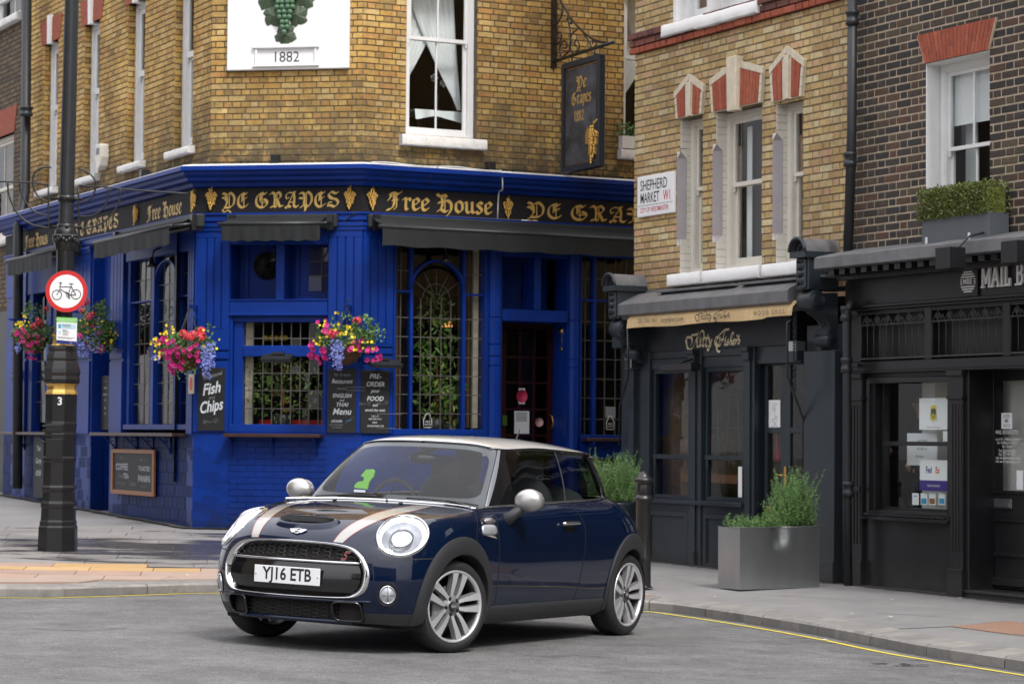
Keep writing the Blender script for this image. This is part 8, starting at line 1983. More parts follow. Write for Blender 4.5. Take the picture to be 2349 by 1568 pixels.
def board(F,tl,br,label,w=.03,parts=(),mn='chalkboard',cat='chalkboard',name='chalkboard'):
 u0,z1=F.at(tl[0],tl[1],w); u1_,_=F.at(br[0],tl[1],w); _,z0=F.at(tl[0],br[1],w); T=F.M@Matrix.Translation(((u0+u1_)/2,-w,(z0+z1)/2))
 t=thing(name,T,label,cat); k=MB(); W,H=(u1_-u0),(z1-z0); k.box(-W/2,-.002,-H/2,W/2,.016,H/2); k.build('panel',M[mn],t,T,bevel=.002)
 k=MB(); e=0
 for txt,x,y,s,kw in parts:
  e+=1; m=kw.get('m',0); kk={a:b for a,b in kw.items() if a!='m'}
  if txt=='-': k.box((x-s/2)*W,-.0045,-H/2+(1-y)*H-.002,(x+s/2)*W,-.004,-H/2+(1-y)*H+.002,m); continue
  if txt=='~': nib(k,Matrix.Translation(((x-.5)*W,-.005,(.5-y)*H))@Matrix.Rotation(math.pi/2,4,'X'),kw['st'],s*W,.05*kw.get('wd',1),35,m); continue
  rot=kk.pop('rot',0); k.text(txt,Matrix.Translation(((x-.5)*W,-.004-.0002*e,(.5-y)*H))@Matrix.Rotation(math.pi/2,4,'X')@Matrix.Rotation(rot,4,'Z'),s*H,m,'CENTER',kk.get('shear',.25),kk.get('bold',.01),kk.get('xs',1))
 k.build('chalk_lettering',[M['chalk'],M['chalkgrey'],M['bottleblue']],t,T)
 return t,T,W,H
M['bottleblue']=M.get('bottleblue') or mat('mid_blue',(.05,.28,.5),.6)
sw_l=[[(-.9,.1),(-.4,-.1),(0,.0),(.25,.25),(.5,.1),(.35,-.15),(.15,0)],[(-.9,.1),(-1.0,-.1),(-.8,-.25),(-.7,-.05)]]
board(FC,(455,843),(516,987),'narrow chalkboard reading Fish and Chips on the corner pilaster',.03,
 [('Traditional',.52,.13,.085,dict(m=1,rot=.3,xs=.9)),('Fish',.47,.34,.25,dict(bold=.02,rot=.2,xs=.78,shear=.45)),('and',.52,.475,.07,dict(m=1,rot=.1)),('Chips',.47,.62,.25,dict(bold=.02,rot=.2,xs=.68,shear=.45)),('~',.58,.85,.36,dict(st=sw_l,m=1))])
board(FC,(753,846),(817,992),'tall chalkboard offering English and Thai menu with pointing hand',.03,
 [('Ye Grapes',.5,.09,.065,dict(m=1)),('Restaurant',.5,.195,.095,dict(m=0,xs=.8,bold=.004)),('SERVING',.5,.31,.042,dict(m=1,shear=0)),('-',.5,.285,.7,dict(m=1)),('-',.5,.335,.7,dict(m=1)),('ENGLISH',.5,.42,.088,dict(bold=.012,xs=.88)),('and',.5,.49,.05,dict()),('THAI',.5,.56,.088,dict(bold=.012)),('Menu',.5,.67,.14,dict(bold=.014,xs=.95)),('UPSTAIRS',.32,.82,.052,dict(xs=.8)),('ALSO AVAILABLE',.30,.875,.03,dict(m=1)),('IN THE BAR',.32,.915,.03,dict(m=1)),('~',.78,.81,.20,dict(st=[[(-.7,-.5),(-.2,-.1),(.4,.2),(.9,.5)],[(-.6,-.1),(.0,.1),(.4,.2)]],m=2,wd=2.2)),('~',.86,.76,.16,dict(st=[[(-.5,-.3),(.0,.1),(.6,.3)]],m=1,wd=2))])
board(FR,(828,848),(893,993),'tall chalkboard reading Pre-order your food and avoid the wait',.03,
 [('PRE-',.5,.10,.105,dict(bold=.012)),('ORDER',.5,.225,.105,dict(bold=.012,xs=.92)),('your',.5,.33,.075,dict()),('FOOD',.5,.455,.10,dict(bold=.014)),('and',.5,.555,.06,dict()),('avoid the wait',.5,.635,.06,dict(bold=.006)),('-',.5,.69,.9,dict(m=1)),('CALL AT',.5,.73,.034,dict()),('020 7493 4216',.5,.775,.036,dict()),('EMAIL',.5,.83,.034,dict()),('INFO@YEGRAPES.COM',.52,.885,.034,dict(xs=.8)),('-',.5,.92,.9,dict(m=1)),('~',.2,.53,.25,dict(st=sw_l,m=1)),('~',.82,.52,.25,dict(st=sw_l,m=1))])
u0,z1=FL.at(258,1028.5,.03); u1_,_=FL.at(356.6,1035,.03); _,z0=FL.at(257,1131,.03); T=FL.M@Matrix.Translation(((u0+u1_)/2,-.02,(z0+z1)/2)); W,H=u1_-u0,z1-z0
t=thing('framed_chalkboard',T,'wide chalkboard in orange wooden frame below the left shelf','chalkboard')
k=MB(); k.box(-W/2+.04,-.012,-H/2+.04,W/2-.04,.0,H/2-.04); k.build('panel',M['chalkboard'],t,T)
for a in ((-W/2,-H/2,-W/2+.075,H/2),(W/2-.075,-H/2,W/2,H/2),(-W/2+.075,-H/2,W/2-.075,-H/2+.055),(-W/2+.075,H/2-.055,W/2-.075,H/2)): k=MB(); k.box(a[0],-.03,a[1],a[2],.0,a[3]); k.build('frame_rail',M['wood'],t,T,bevel=.004)
k=MB()
for tx,x,y,s,m in (('Daily',.24,.20,.05,1),('COFFEE',.24,.40,.12,0),('Freshly',.22,.60,.06,1),('TEA',.34,.60,.10,0),('MADE TO ORDER',.22,.76,.035,1),('Selection of',.74,.22,.05,1),('TOASTED',.76,.42,.085,0),('PANINI',.76,.64,.12,0),('Cakes',.5,.75,.09,1),('FROM £4.95',.76,.80,.04,1)): k.text(tx,Matrix.Translation(((x-.5)*W,-.014,(.5-y)*H))@Matrix.Rotation(math.pi/2,4,'X'),s,m,xs=1.2)
k.build('chalk_lettering',[M['chalk'],M['chalkgrey']],t,T)
board(FL,(233,862),(252,985),'thin black menu board beside the side door of the pub',.02-.14,[('Ye Grapes',.5,.1,.05,dict(m=1)),('Opening',.5,.22,.05,{}),('MON-SAT',.5,.35,.05,{}),('12-11',.5,.45,.05,{}),('SUN',.5,.6,.05,{}),('12-10',.5,.7,.05,{})])
board(FL,(78,1000),(101,1140),'black board leaning at far left base of pub',.06,[('Thai',.5,.2,.12,{}),('Curry',.5,.4,.12,{}),('£9.50',.5,.6,.12,{})])
pu0,pz0=FC.at(520,162,UW+.06); pu1,_=FC.at(800,155,UW+.06); T=FC.M@Matrix.Translation(((pu0+pu1)/2,-UW,pz0)); W=pu1-pu0
t=thing('date_plaque',T,'white painted plaque with green grapes relief and date 1882 on the corner','plaque')
k=MB(); k.box(-W/2,-.06,0,W/2,0,2.6); k.build('slab',M['plaque'],t,T,bevel=.008)
k=MB(); x0,x1=-W/2+(588-520)/187.5,-W/2+(735-520)/187.5; z0,z1=(157-150)/187.5+.015,(157-112)/187.5+.02
for a in ((x0,z0,x0+.03,z1),(x1-.03,z0,x1,z1)): k.box(a[0],-.085,a[1],a[2],-.06,a[3])
k.box(x0-.03,-.10,z1,x1+.03,-.06,z1+.045); k.box(x0-.03,-.09,z0-.02,x1+.03,-.06,z0); k.build('date_frame',M['plaque'],t,T,bevel=.006)
k=MB(); k.text('1882',Matrix.Translation(((x0+x1)/2,-.0625,(z0+z1)/2-.01))@Matrix.Rotation(math.pi/2,4,'X'),.185,0,'CENTER',0,-.004,.95); k.build('date_numerals',M['ink'],t,T)
M['greengrape']=mat('green_painted_relief',(.075,.16,.085),.55,var=.2,vscale=15); M['greenleaf']=mat('dark_green_painted_leaf',(.055,.085,.045),.6,var=.35,vscale=20)
gx=-W/2+(660-520)/187.5; gz=.36
k=MB();
for r in range(13):
 n=[1,2,2,3,3,4,4,5,4,5,4,5,4][r]
 for i in range(n): k.ball((gx+(i-(n-1)/2)*.062+random.uniform(-.008,.008),-.10-.02*(1-abs(i-(n-1)/2)/3),gz+.09+r*.062),.036,0,10,7)
k.build('grape_relief',M['greengrape'],t,T)
for (lx_,lz,s,rot) in ((0,-.02,.15,-1.57),(-.15,.22,.15,-2.4),(.15,.22,.15,-.7),(-.22,.48,.20,3.0),(.23,.48,.20,.1),(-.22,.75,.2,2.8),(.22,.75,.2,.2)):
 k=MB(); P=[]
 for i in range(25): a=2*math.pi*i/25; rr_=s*(.62+.30*abs(math.cos(a*2.5))+.10*(i%2)); P.append((gx+lx_+rr_*math.cos(a+rot),-.065,gz+lz+.08+rr_*math.sin(a+rot)))
 c=(gx+lx_,-.105,gz+lz+.08); k.add([c]+P,[(0,(i+1)%25+1,i+1) for i in range(25)],0); k.build('vine_leaf',M['greenleaf'],t,T)
us_=FR.U(1268,100,UW); SO=FR.P(us_,0,0)
def sp(px,py,off=0):
 d=ray(px,py); o=SO-FR.u*off; t_=((o-EYEV).dot(FR.u))/d.dot(FR.u); P=EYEV+d*t_; return (P-o).dot(FR.n),P.z
T=Matrix(((FR.n.x,FR.u.x,0,SO.x),(FR.n.y,FR.u.y,0,SO.y),(0,0,1,0),(0,0,0,1)))   # x = outwards, y = away behind, z up
TB=T.copy();
t=thing('pub_sign_bracket',T@Matrix.Translation((UW,0,6)),'black wrought-iron scroll bracket projecting from yellow brick wall','bracket');
def wp(*P): return [Vector((*(lambda q:(q[0],0,q[1]))(sp(*p)),)) for p in P]
z5=lambda x,y:((2100+x/2.24)/1.7437,(y/2.24)/1.7437)
k=MB(); a,b=sp(1268,-40),sp(1268,158); k.box(UW,-.03,b[1],UW+.06,.03,a[1]+.3); k.build('wall_bar',M['iron'],t,T)
def rod(P,r,name='scroll',sm=True): k=MB(); q=wp(*[z5(*p) for p in P]); k.tube(catmull(q,5) if sm and len(q)>2 else q,r,6); k.build(name,M['iron'],t,T)
rod([(250,555),(330,530),(600,440),(790,380)],.022,'beam',False); rod([(290,-30),(330,30),(430,190),(560,320),(660,370),(780,385)],.014,'brace')
rod([(330,20),(335,120),(290,210),(250,230),(270,150),(285,120)],.011); rod([(260,400),(310,380),(330,320),(310,290),(285,320),(300,350)],.011); rod([(320,500),(310,430),(340,370),(375,385),(370,430),(340,430)],.011)
rod([(380,160),(400,250),(410,350),(400,450),(350,500)],.012); rod([(470,265),(420,310),(405,400),(430,480),(470,470),(487,410),(465,360),(440,390),(460,410)],.011); rod([(400,215),(425,205),(400,165),(370,180)],.010); rod([(520,290),(570,370),(600,430)],.012); rod([(610,430),(640,400),(630,365),(605,370),(610,395)],.010)
rod([(0,525),(70,510),(230,485),(600,440)],.006,'stay_wire',False)
bt,TBo=None,T
cn=[sp(*z5(355,580)),sp(*z5(690,485)),sp(*z5(690,1490)),sp(*z5(345,1555))]
xa=(cn[0][0]+cn[3][0])/2; xb=(cn[1][0]+cn[2][0])/2-.0; zt_=(cn[0][1]+cn[1][1])/2; zb_=(cn[2][1]+cn[3][1])/2;
T2=T@Matrix.Translation(((xa+xb)/2,0,(zt_+zb_)/2)); W,H=xb-xa,zt_-zb_;
t2=thing('hanging_pub_sign',T2,'dark hanging board lettered Ye Grapes 1882 with gilded grapes, hung from iron bracket','sign')
M['signslate']=mat('weathered_slate_paint',(.035,.034,.037),.55,var=.3,vscale=4,dirt=.8,dcol=(.12,.14,.18),dscale=3.2)
M['signframe']=mat('dark_blue_grey_frame',(.018,.026,.040),.45,var=.2)
k=MB(); k.box(-W/2+.05,-.02,-H/2+.05,W/2-.05,.02,H/2-.05); k.build('panel',M['signslate'],t2,T2)
k=MB(); k.fb(0,0,0,0,0,0) if 0 else None
for a in ((-W/2,-H/2,-W/2+.07,H/2),(W/2-.07,-H/2,W/2,H/2),(-W/2+.07,-H/2,W/2-.07,-H/2+.07),(-W/2+.07,H/2-.07,W/2-.07,H/2)): k.box(a[0],-.045,a[1],a[2],.045,a[3])
k.build('frame',M['signframe'],t2,T2,bevel=.006)
k=MB();
for a in ((-W/2+.078,-H/2+.08,-W/2+.086,H/2-.08),(W/2-.086,-H/2+.08,W/2-.078,H/2-.08),(-W/2+.086,-H/2+.08,W/2-.086,-H/2+.088),(-W/2+.086,H/2-.088,W/2-.086,H/2-.08)): k.box(a[0],-.024,a[1],a[2],-.0205,a[3])
k.build('gilt_line',M['brass'],t2,T2)
RX=Matrix.Rotation(math.pi/2,4,'X')
k=MB(); blackletter(k,Matrix.Translation((0,-.022,H*.24))@RX,'Ye',.16,.16,0,1.1); blackletter(k,Matrix.Translation((0,-.022,H*.10))@RX,'Grapes',.165,.16,0,.85); blackletter(k,Matrix.Translation((-.06,-.022,-H*.055))@RX,'1882',.14,.14,0,.95); k.build('gilt_lettering',M['goldpaint'],t2,T2)
k=MB(); grapes(k,Matrix.Translation((W/2-.13,-.03,-H*.13)),.50,0,34,11,.040); k.build('gilded_grapes',M['gold'],t2,T2)
k=MB();
for x,z,s in ((-.0,-.30,.13),(.04,-.47,.09)):
 P=[(W/2-.24+x+ s*(.75+.35*abs(math.cos(a*2.5*.4189*2)))*math.cos(a*.4189),-.035,z+s*(.75+.35*(a%2))*math.sin(a*.4189)) for a in range(15)]; k.poly(P[::-1])
k.tube([(W/2-.20,-.04,-H*.16),(W/2-.10,-.05,-H*.11),(W/2-.03,-.05,-H*.085)],.012,5); k.build('gilded_leaf',M['gold'],t2,T2)
k=MB();
for x in (-W*.3,W*.3): k.tube([(x,0,H/2),(x,0,H/2+.07+.0)],.012,6)
k.build('hanging_eye',M['iron'],t2,T2)
u0,z1=FA.at(1461.7,407,.035); u1_,_=FA.at(1545.7,396.6,.035); _,z0=FA.at(1461.7,499.5,.035); T=FA.M@Matrix.Translation(((u0+u1_)/2,0,(z0+z1)/2)); W,H=u1_-u0,z1-z0
t=thing('street_name_sign',T,'white street sign reading Shepherd Market W1 on the yellow brick','sign')
k=MB(); k.box(-W/2,-.035,-H/2,W/2,0,H/2); k.build('plate',M['paper'],t,T,bevel=.014,seg=2)
k=MB(); k.text('SHEPHERD',Matrix.Translation((-W/2+.07,-.037,H*.25))@RX,.165,0,'LEFT',0,.004,.72); k.text('MARKET',Matrix.Translation((-W/2+.07,-.037,-H*.06))@RX,.165,0,'LEFT',0,.004,.64); k.box(-W/2+.02,-.0365,-H*.235,W/2-.02,-.0355,-H*.225,0); k.text('W1',Matrix.Translation((W/2-.05,-.037,-H*.06))@RX,.165,1,'RIGHT',0,.004,.66); k.text('CITY OF WESTMINSTER',Matrix.Translation((-W/2+.07,-.037,-H*.35))@RX,.078,1,'LEFT',0,.002,.72)
k.build('lettering',[M['ink'],M['redink']] if 'redink' in M else [M['ink'],M['red']],t,T)
u,z=FL.at(232,362,UW+.07); T=FL.M@Matrix.Translation((u,-UW,z)); t=thing('alarm_box',T,'cream alarm box with rounded foot on yellow brick beside second window','alarm box')
k=MB(); k.prism([(-.12,-.12,.16),(-.13,-.12,.0),(-.09,-.12,-.12),(0,-.12,-.17),(.09,-.12,-.12),(.13,-.12,0),(.12,-.12,.16),(.08,-.12,.19),(-.08,-.12,.19)],(0,.12,0)); k.build('cover',M['cream'],t,T,bevel=.02,seg=2)
k=MB(); k.box(-.07,-.1215,.04,.07,-.120,.13); k.build('maker_label',M['chalkgrey'],t,T)
for F,pa,pb,py,lab in ((FC,601,669,820,'black infrared heater on the blue transom above the leaded window'),(FR,846,919,832,'black infrared heater beside the flower basket over the chalkboard')):
 a,z=F.at(pa,py,.22); b,_=F.at(pb,py,.22); T=F.M@Matrix.Translation(((a+b)/2,0,z)); t=thing('patio_heater',T,lab,'heater'); h=(b-a)/2
 k=MB(); k.add([(-h,-.14,.05),(h,-.14,.05),(h,-.30,-.02),(-h,-.30,-.02),(-h*.95,-.14,-.01),(h*.95,-.14,-.01),(h*.95,-.28,-.06),(-h*.95,-.28,-.06)],[(0,1,2,3),(0,3,7,4),(1,5,6,2),(3,2,6,7),(0,4,5,1)]); k.build('hood',M['pipe'],t,T)
 k=MB(); k.quad((-h*.93,-.15,-.012),(h*.93,-.15,-.012),(h*.93,-.275,-.058),(-h*.93,-.275,-.058)); k.build('element',M['brass'],t,T); k=MB(); k.tube([(0,0,.08),(0,-.15,.05)],.015,6); k.box(-.08,-.2,.04,.08,-.14,.07); k.build('mount',M['pipe'],t,T)
u,z=FR.at(1291,779,-.2); T=FR.M@Matrix.Translation((u,.2,z)); t=thing('wall_lantern',T,'small brass and glass wall lantern beside the pub door','lantern')
k=MB(); k.lathe([(.02,-.17),(.05,-.12),(.045,-.10)],10,(0,0,0)); k.lathe([(.075,.09),(.06,.14),(.02,.17),(.005,.20)],10,(0,0,0)); k.tube([(0,.02,.15),(0,.12,.12)],.01,6); k.build('lantern_frame',M['brass'],t,T); k=MB(); k.lathe([(.045,-.10),(.07,.0),(.075,.09)],10,(0,0,0),cap=False); k.build('lantern_glass',M['glass'],t,T)
for F,px,py,w,b_ in ((FC,628,590,-.05,.12),(FR,1023,592,.15,.1),(FL,348,603,.15,.1)):
 u,z=F.at(px,py,w); k=MB(); k.lathe([(.02,.07),(.03,.05),(.035,-.01),(.075,-.05),(.07,-.05)],12,(u,-w,z)); k.tube([(u,-w,z+.06),(u,-w+.03,z+.16),(u,-w+.12,z+.2)],.012,6); k.build('downlight',M['iron'],pub,F.M)
def card(F,w,tl,br,label,name='notice',cat='notice',mn='paper',th=.003,tr=None):
 u0,z1=F.at(tl[0],tl[1],w); u1_=F.U(br[0],(tl[1]+br[1])/2,w); z0=F.Z(tl[0],br[1],w); T=F.M@Matrix.Translation(((u0+u1_)/2,-w,(z0+z1)/2)); W,H=u1_-u0,z1-z0
 t=thing(name,T,label,cat); k=MB(); k.box(-W/2,0,-H/2,W/2,th,H/2); k.build('sheet',M[mn],t,T); return t,T,W,H
def lines(t,T,W,H,L,mats,name='print'):
 k=MB()
 for i,(tx,x,y,s,m,xs,bo) in enumerate(L):
  if tx.startswith('#'): a=[float(v) for v in tx[1:].split(',')]; k.box((a[0]-.5)*W,-.001-i*.0001,(.5-a[3])*H,(a[2]-.5)*W,-.0005-i*.0001,(.5-a[1])*H,m)
  else: k.text(tx,Matrix.Translation(((x-.5)*W,-.002-i*.0002,(.5-y)*H))@RX,s*H,m,'CENTER',0,bo,xs)
 k.build(name,mats,t,T)
dw=DW+.03
t,T,W,H=card(FR,dw,(1180,942),(1214,994),'white A4 notice taped low on the maroon pub door'); lines(t,T,W,H,[('#.12,%.2f,.85,%.2f'%(.06+i*.06,.085+i*.06),0,0,0,0,1,0) for i in range(7)],[M['chalkgrey']])
u,z=FR.at(1197,908,dw); T=FR.M@Matrix.Translation((u,-dw,z)); t=thing('pink_sticker',T,'round pink sticker on white card in the pub door glass','sticker'); k=MB(); k.box(-.045,0,-.10,.045,.003,.10); k.build('card',M['paper'],t,T); k=MB(); k.lathe([(.082,-.004),(.082,-.001)],28,(0,0,0),'y'); k.build('disc',M['pinkred'] if 'pinkred' in M else mat('pink_red_print',(.60,.03,.10),.5),t,T)
u,z=FR.at(1237,968,dw); T=FR.M@Matrix.Translation((u,-dw,z)); t=thing('round_sticker',T,'pale pink round sticker on the lower pub door glass','sticker'); k=MB(); k.lathe([(.058,-.003),(.058,0)],24,(0,0,0),'y'); k.build('disc',mat('pale_pink_print',(.62,.35,.33),.6),t,T)
t,T,W,H=card(FR,dw,(1153,952),(1163,975),'small green sticker low at left of the pub door',mn='leaf')
for px,py,lab in ((981,965,'white padlock-shaped window sticker in the arched window'),(1400,970,'white padlock-shaped window sticker in the right-hand window')):
 u,z=FR.at(px,py,-.09); T=FR.M@Matrix.Translation((u,.09,z)); t=thing('window_sticker',T,lab,'sticker'); k=MB()
 P=[(-.055,-.08),(.055,-.08),(.055,.02),(.035,.045),(.03,.075),(.012,.09),(-.012,.09),(-.03,.075),(-.035,.045),(-.055,.02)]
 for i in range(len(P)): a,b=Vector((P[i][0],0,P[i][1])),Vector((P[(i+1)%len(P)][0],0,P[(i+1)%len(P)][1])); k.tube([a,b],.004,4)
 k.text('ALE',Matrix.Translation((0,-.003,-.01))@RX,.04,0); k.text('MARQUE',Matrix.Translation((0,-.003,-.045))@RX,.022,0); k.build('print',M['letterwhite'],t,T)
t,T,W,H=card(FR,-.09,(1389,932),(1412,958),'small faded notice high in the right-hand pub window',mn='chalkgrey')
u,z=FL.at(438,880,.03); T=FL.M@Matrix.Translation((u,-.03,z)); t=thing('small_wall_sign',T,'small beige sign with red oval on the corner pilaster','sign'); k=MB(); k.box(-.09,0,-.12,.09,.01,.12); k.build('plate',M['stone'],t,T); k=MB(); k.prism([(.055*math.cos(a*.3),-.003,.085*math.sin(a*.3)) for a in range(21)][::-1],(0,.002,0)); k.build('oval',M['red'],t,T)
def plant(F,px,py,w,label,rx,rz,n,size,pot,mn='leaf_in'):
 u,z=F.at(px,py,w); T=F.M@Matrix.Translation((u,-w,z)); t=thing('indoor_plant',T,label,'plant'); k=MB()
 for _ in range(n):
  a=random.random()*6.28; r=random.random()**.5; leaf(k,Vector((rx*r*math.cos(a),random.uniform(-.16,.16),rz*r*math.sin(a))),size*random.uniform(.6,1.3),0,2.6,-.3)
 k.build('foliage',M[mn],t,T,kind='stuff'); zp=F.Z(px,pot,w)-z; k=MB(); k.tube([(0,0,zp),(.02,0,zp*.4),(0,0,0)],.015,6); k.build('stem',M['wood'],t,T); k=MB(); k.lathe([(.10,zp-.26),(.14,zp),(.12,zp)],14,(0,0,0)); k.build('pot',M['kitty'],t,T)
plant(FC,648,885,-.30,'bushy green pot plant behind the leaded window beneath heater',.48,.42,420,.075,950)
plant(FR,1000,820,-.36,'tall variegated pot plant filling the arched pub window',.30,.85,520,.10,960)
plant(FR,1035,920,-.34,'low trailing pot plant at foot of arched pub window',.24,.32,160,.09,975)
plant(FL,372,900,-.6,'leafy plant behind the left-hand arched window',.2,.5,140,.09,960)
k=MB()
for x in (610,622,634,646,655): u,z=FC.at(x,775,-.35); k.ball((u,.35,z),.035,0,8,5)
k.build('yellow_bottles',M['yellow'],pub,FC.M)
tu,tz=FR.at(1005,262,UW-.75); T=FR.M@Matrix.Translation((tu,-(UW-.75),tz)); t=thing('dining_table',T,'table with white cloth behind the upper sash window','table')
k=MB(); k.box(-.46,-.3,-.02,.46,.3,0);
rows=[[Vector((x,-.31-.01*math.sin(x*20),0)),Vector((x,-.33-.015*math.sin(x*23),-.11-.03*math.sin(x*9))) ] for x in [lerp(-.47,.47,i/24) for i in range(25)]]; k.grid(rows,0,True); k.build('tablecloth',M['curtain'],t,T); k=MB(); k.box(-.4,-.25,-.7,-.36,-.2,-.02); k.box(.36,-.25,-.7,.4,-.2,-.02); k.build('leg',M['dark'],t,T)
T=T@Matrix.Translation((-.06,-.1,0)); t=thing('flower_vase',T,'slim vase with two pale flowers on table in upper window','vase'); k=MB(); k.lathe([(.03,0),(.035,.08),(.015,.14),(.018,.2)],10,(0,0,0)); k.tube([(0,0,.18),(-.04,0,.42)],.004,4); k.tube([(0,0,.18),(.08,0,.38)],.004,4); k.build('vase',M['glass'],t,T)
for q in ((-.05,0,.44),(.09,0,.38)): k=MB(); leafy(k,q,.045,50,.03,0,1.4); k.build('flower_head',M['curtain'],t,T)
u,z=FR.at(1447,332,UW+.02); T=FR.M@Matrix.Translation((u+.25,-UW-.02,z)); t=thing('window_trough',T,'white trough with dark plants on the pub sill beside the yellow building','planter'); k=MB(); k.box(-.42,-.08,-.06,.42,.08,.10); k.build('trough',M['white'],t,T); k=MB();
for i in range(9): leafy(k,(-.4+i*.1,0,.18),.10,40,.05)
k.build('foliage',M['leaf'],t,T,kind='stuff')
u0,z1=FA.at(2113.7,504,.24); u1_,_=FA.at(2268,492,.24); z0=FA.Z(2115,563,.24); T=FA.M@Matrix.Translation(((u0+u1_)/2,0,z0)); W=u1_-u0; H=z1-z0
t=thing('hedge_window_box',T,'slate grey window box with clipped box hedge under white sash window','window box')
k=MB(); k.box(-W/2,-.24,0,W/2,-.01,H); k.build('trough',mat('slate_grey_trough',(.085,.095,.105),.45,var=.08),t,T,bevel=.006)
k=MB(); hz_=.27
for _ in range(5200):
 x=random.uniform(-W/2-.03,W/2+.0); z=random.uniform(0,hz_); y=-.26*random.random()
 f=random.random()
 if f<.6: y=-.265+random.gauss(0,.010)
 elif f<.9: z=hz_+random.gauss(0,.012)
 else: x=random.choice((-W/2-.03,W/2))+random.gauss(0,.01)
 leaf(k,Vector((x,y,H-.01+z)),random.uniform(.016,.030),0,1.5,.4)
k.box(-W/2+.02,-.23,H-.02,W/2-.04,-.02,H+hz_-.04); k.build('box_hedge',M['box_leaf'],t,T,kind='stuff')
k=MB();
for x in (-W/2+.06,W/2-.28): k.box(x,-.245,-.03,x+.03,-.10,.07)
k.build('bracket',M['white'],t,T)
wp_=-.13+.0; wq=-.16
t,T,W,H=card(FA,wq,(2108.7,913),(2175,985),'white parcel company poster with yellow and brown shield','poster','poster');
M['shield']=mat('brown_shield_print',(.07,.055,.02),.6); M['shieldy']=mat('yellow_print',(.65,.52,.04),.6); M['purple']=mat('purple_print',(.045,.02,.20),.5); M['orange']=mat('orange_print',(.75,.14,.02),.5)
k=MB(); sh_=[(-.085,.12),(0,.15),(.085,.12),(.085,-.06),(.05,-.13),(0,-.16),(-.05,-.13),(-.085,-.06)]; k.prism([(x*H*1.7,-.002,z*H*1.7+.01) for x,z in sh_][::-1],(0,.001,0),0); k.prism([(x*H*1.45,-.0035,z*H*1.45+.01-(.02 if z>.1 else 0)) for x,z in sh_][::-1],(0,.001,0),1); k.text('ups',Matrix.Translation((0,-.0045,-.02))@RX,.12,0,'CENTER',0,.01,.62); k.text('UPS Parcel Delivery Service',Matrix.Translation((0,-.003,-H*.42))@RX,.018,2); k.build('print',[M['shieldy'],M['shield'],M['chalkgrey']],t,T)
t,T,W,H=card(FA,wq-.10,(2081,993),(2150,1066),'slightly tilted white poster about shipping from this location','poster','poster')
lines(t,T,W,H,[('Ship Worldwide',.52,.22,.115,0,.62,0),('with FedEx from',.5,.48,.125,0,.62,0),('this location',.42,.72,.125,0,.62,0)],[M['chalkgrey']])
t,T,W,H=card(FA,wq+.005,(2110,1054),(2174,1124),'white and purple courier poster at bottom of shop window','poster','poster')
lines(t,T,W,H,[('#0,.66,1,1',0,0,0,0,1,0),('Fed',.33,.33,.30,0,.72,.02),('Ex',.64,.33,.30,1,.72,.02),('Authorised ShipCentre',.5,.83,.10,2,.68,0)],[M['purple'],M['orange'],M['paper']])
for i,x in enumerate((2092.5,2112,2131,2153)):
 t,T,W,H=card(FA,wq-.02,(x,1130),(x+15,1157),['blank white leaflet, leftmost at foot of shop window','leaflet with blue photo, second from left on shop window ledge','leaflet with brown photo, third on shop window ledge','leaflet with blue photo, rightmost on shop window ledge'][i],'leaflet','leaflet',tr=0)
 t['group']='leaflets along the shop window ledge'
 lines(t,T,W,H,[('#.1,.45,.9,.9',0,0,0,(0,0,1,0)[i],1,0)] if i else [('#.3,.2,.7,.3',0,0,0,0,1,0)],[M['bottleblue'],M['wood']])
t,T,W,H=card(FA,wq+.004,(2163,988),(2175,1012),'narrow white slip below the shield poster')
dg=DD-.015
t,T,W,H=card(FA,dg,(2297,946.5),(2321.6,983),'white door label with striped round emblem above opening hours','sticker','sticker')
lines(t,T,W,H,[('#.2,.12,.8,.16',0,0,0,0,1,0),('#.15,.24,.85,.28',0,0,0,0,1,0),('#.15,.72,.85,.76',0,0,0,0,1,0),('#.2,.84,.8,.88',0,0,0,0,1,0),('MBE',.5,.5,.30,0,.7,.01)],[M['chalkgrey']])
u,z=FA.at(2310,991,dg+.006); T=FA.M@Matrix.Translation((u,-dg-.006,z)); t=thing('opening_hours',T,'white opening hours lettering on glazed black shop door','lettering'); k=MB()
for i,(tx,dy,s) in enumerate((('MAIL BOXES ETC.',0,.052),('Mon to Fri : 9.00am to 6.00pm',.062,.036),('Sat: 10.00am to 1.00pm',.093,.036),('Sun: Closed',.125,.036),('Tel: 0207 491 0022',.168,.036),('Fax: 0207 491 9922',.198,.036),('Email: info@mbemayfair.co.uk',.230,.036),('Web: www.mbemayfair.co.uk',.262,.036))): k.text(tx,Matrix.Translation((0,0,-dy))@RX,s,0,'CENTER',0,.006,.80)
k.build('print',M['letterwhite'],t,T)
t,T,W,H=card(FA,dg,(2264,876),(2275,892),'small red and white sticker at top of the shop door','sticker','sticker'); lines(t,T,W,H,[('#0,.4,1,.7',0,0,0,0,1,0)],[M['red']])
t,T,W,H=card(FA,dg,(2261,1100),(2272,1121),'small payment sticker at lower left of the shop door glass','sticker','sticker'); lines(t,T,W,H,[('#.3,.25,.7,.55',0,0,0,0,1,0)],[M['bottleblue']])
t,T,W,H=card(FA,dg,(2332,1078),(2347,1122),'white card with yellow face at right of the shop door glass','sticker','sticker')
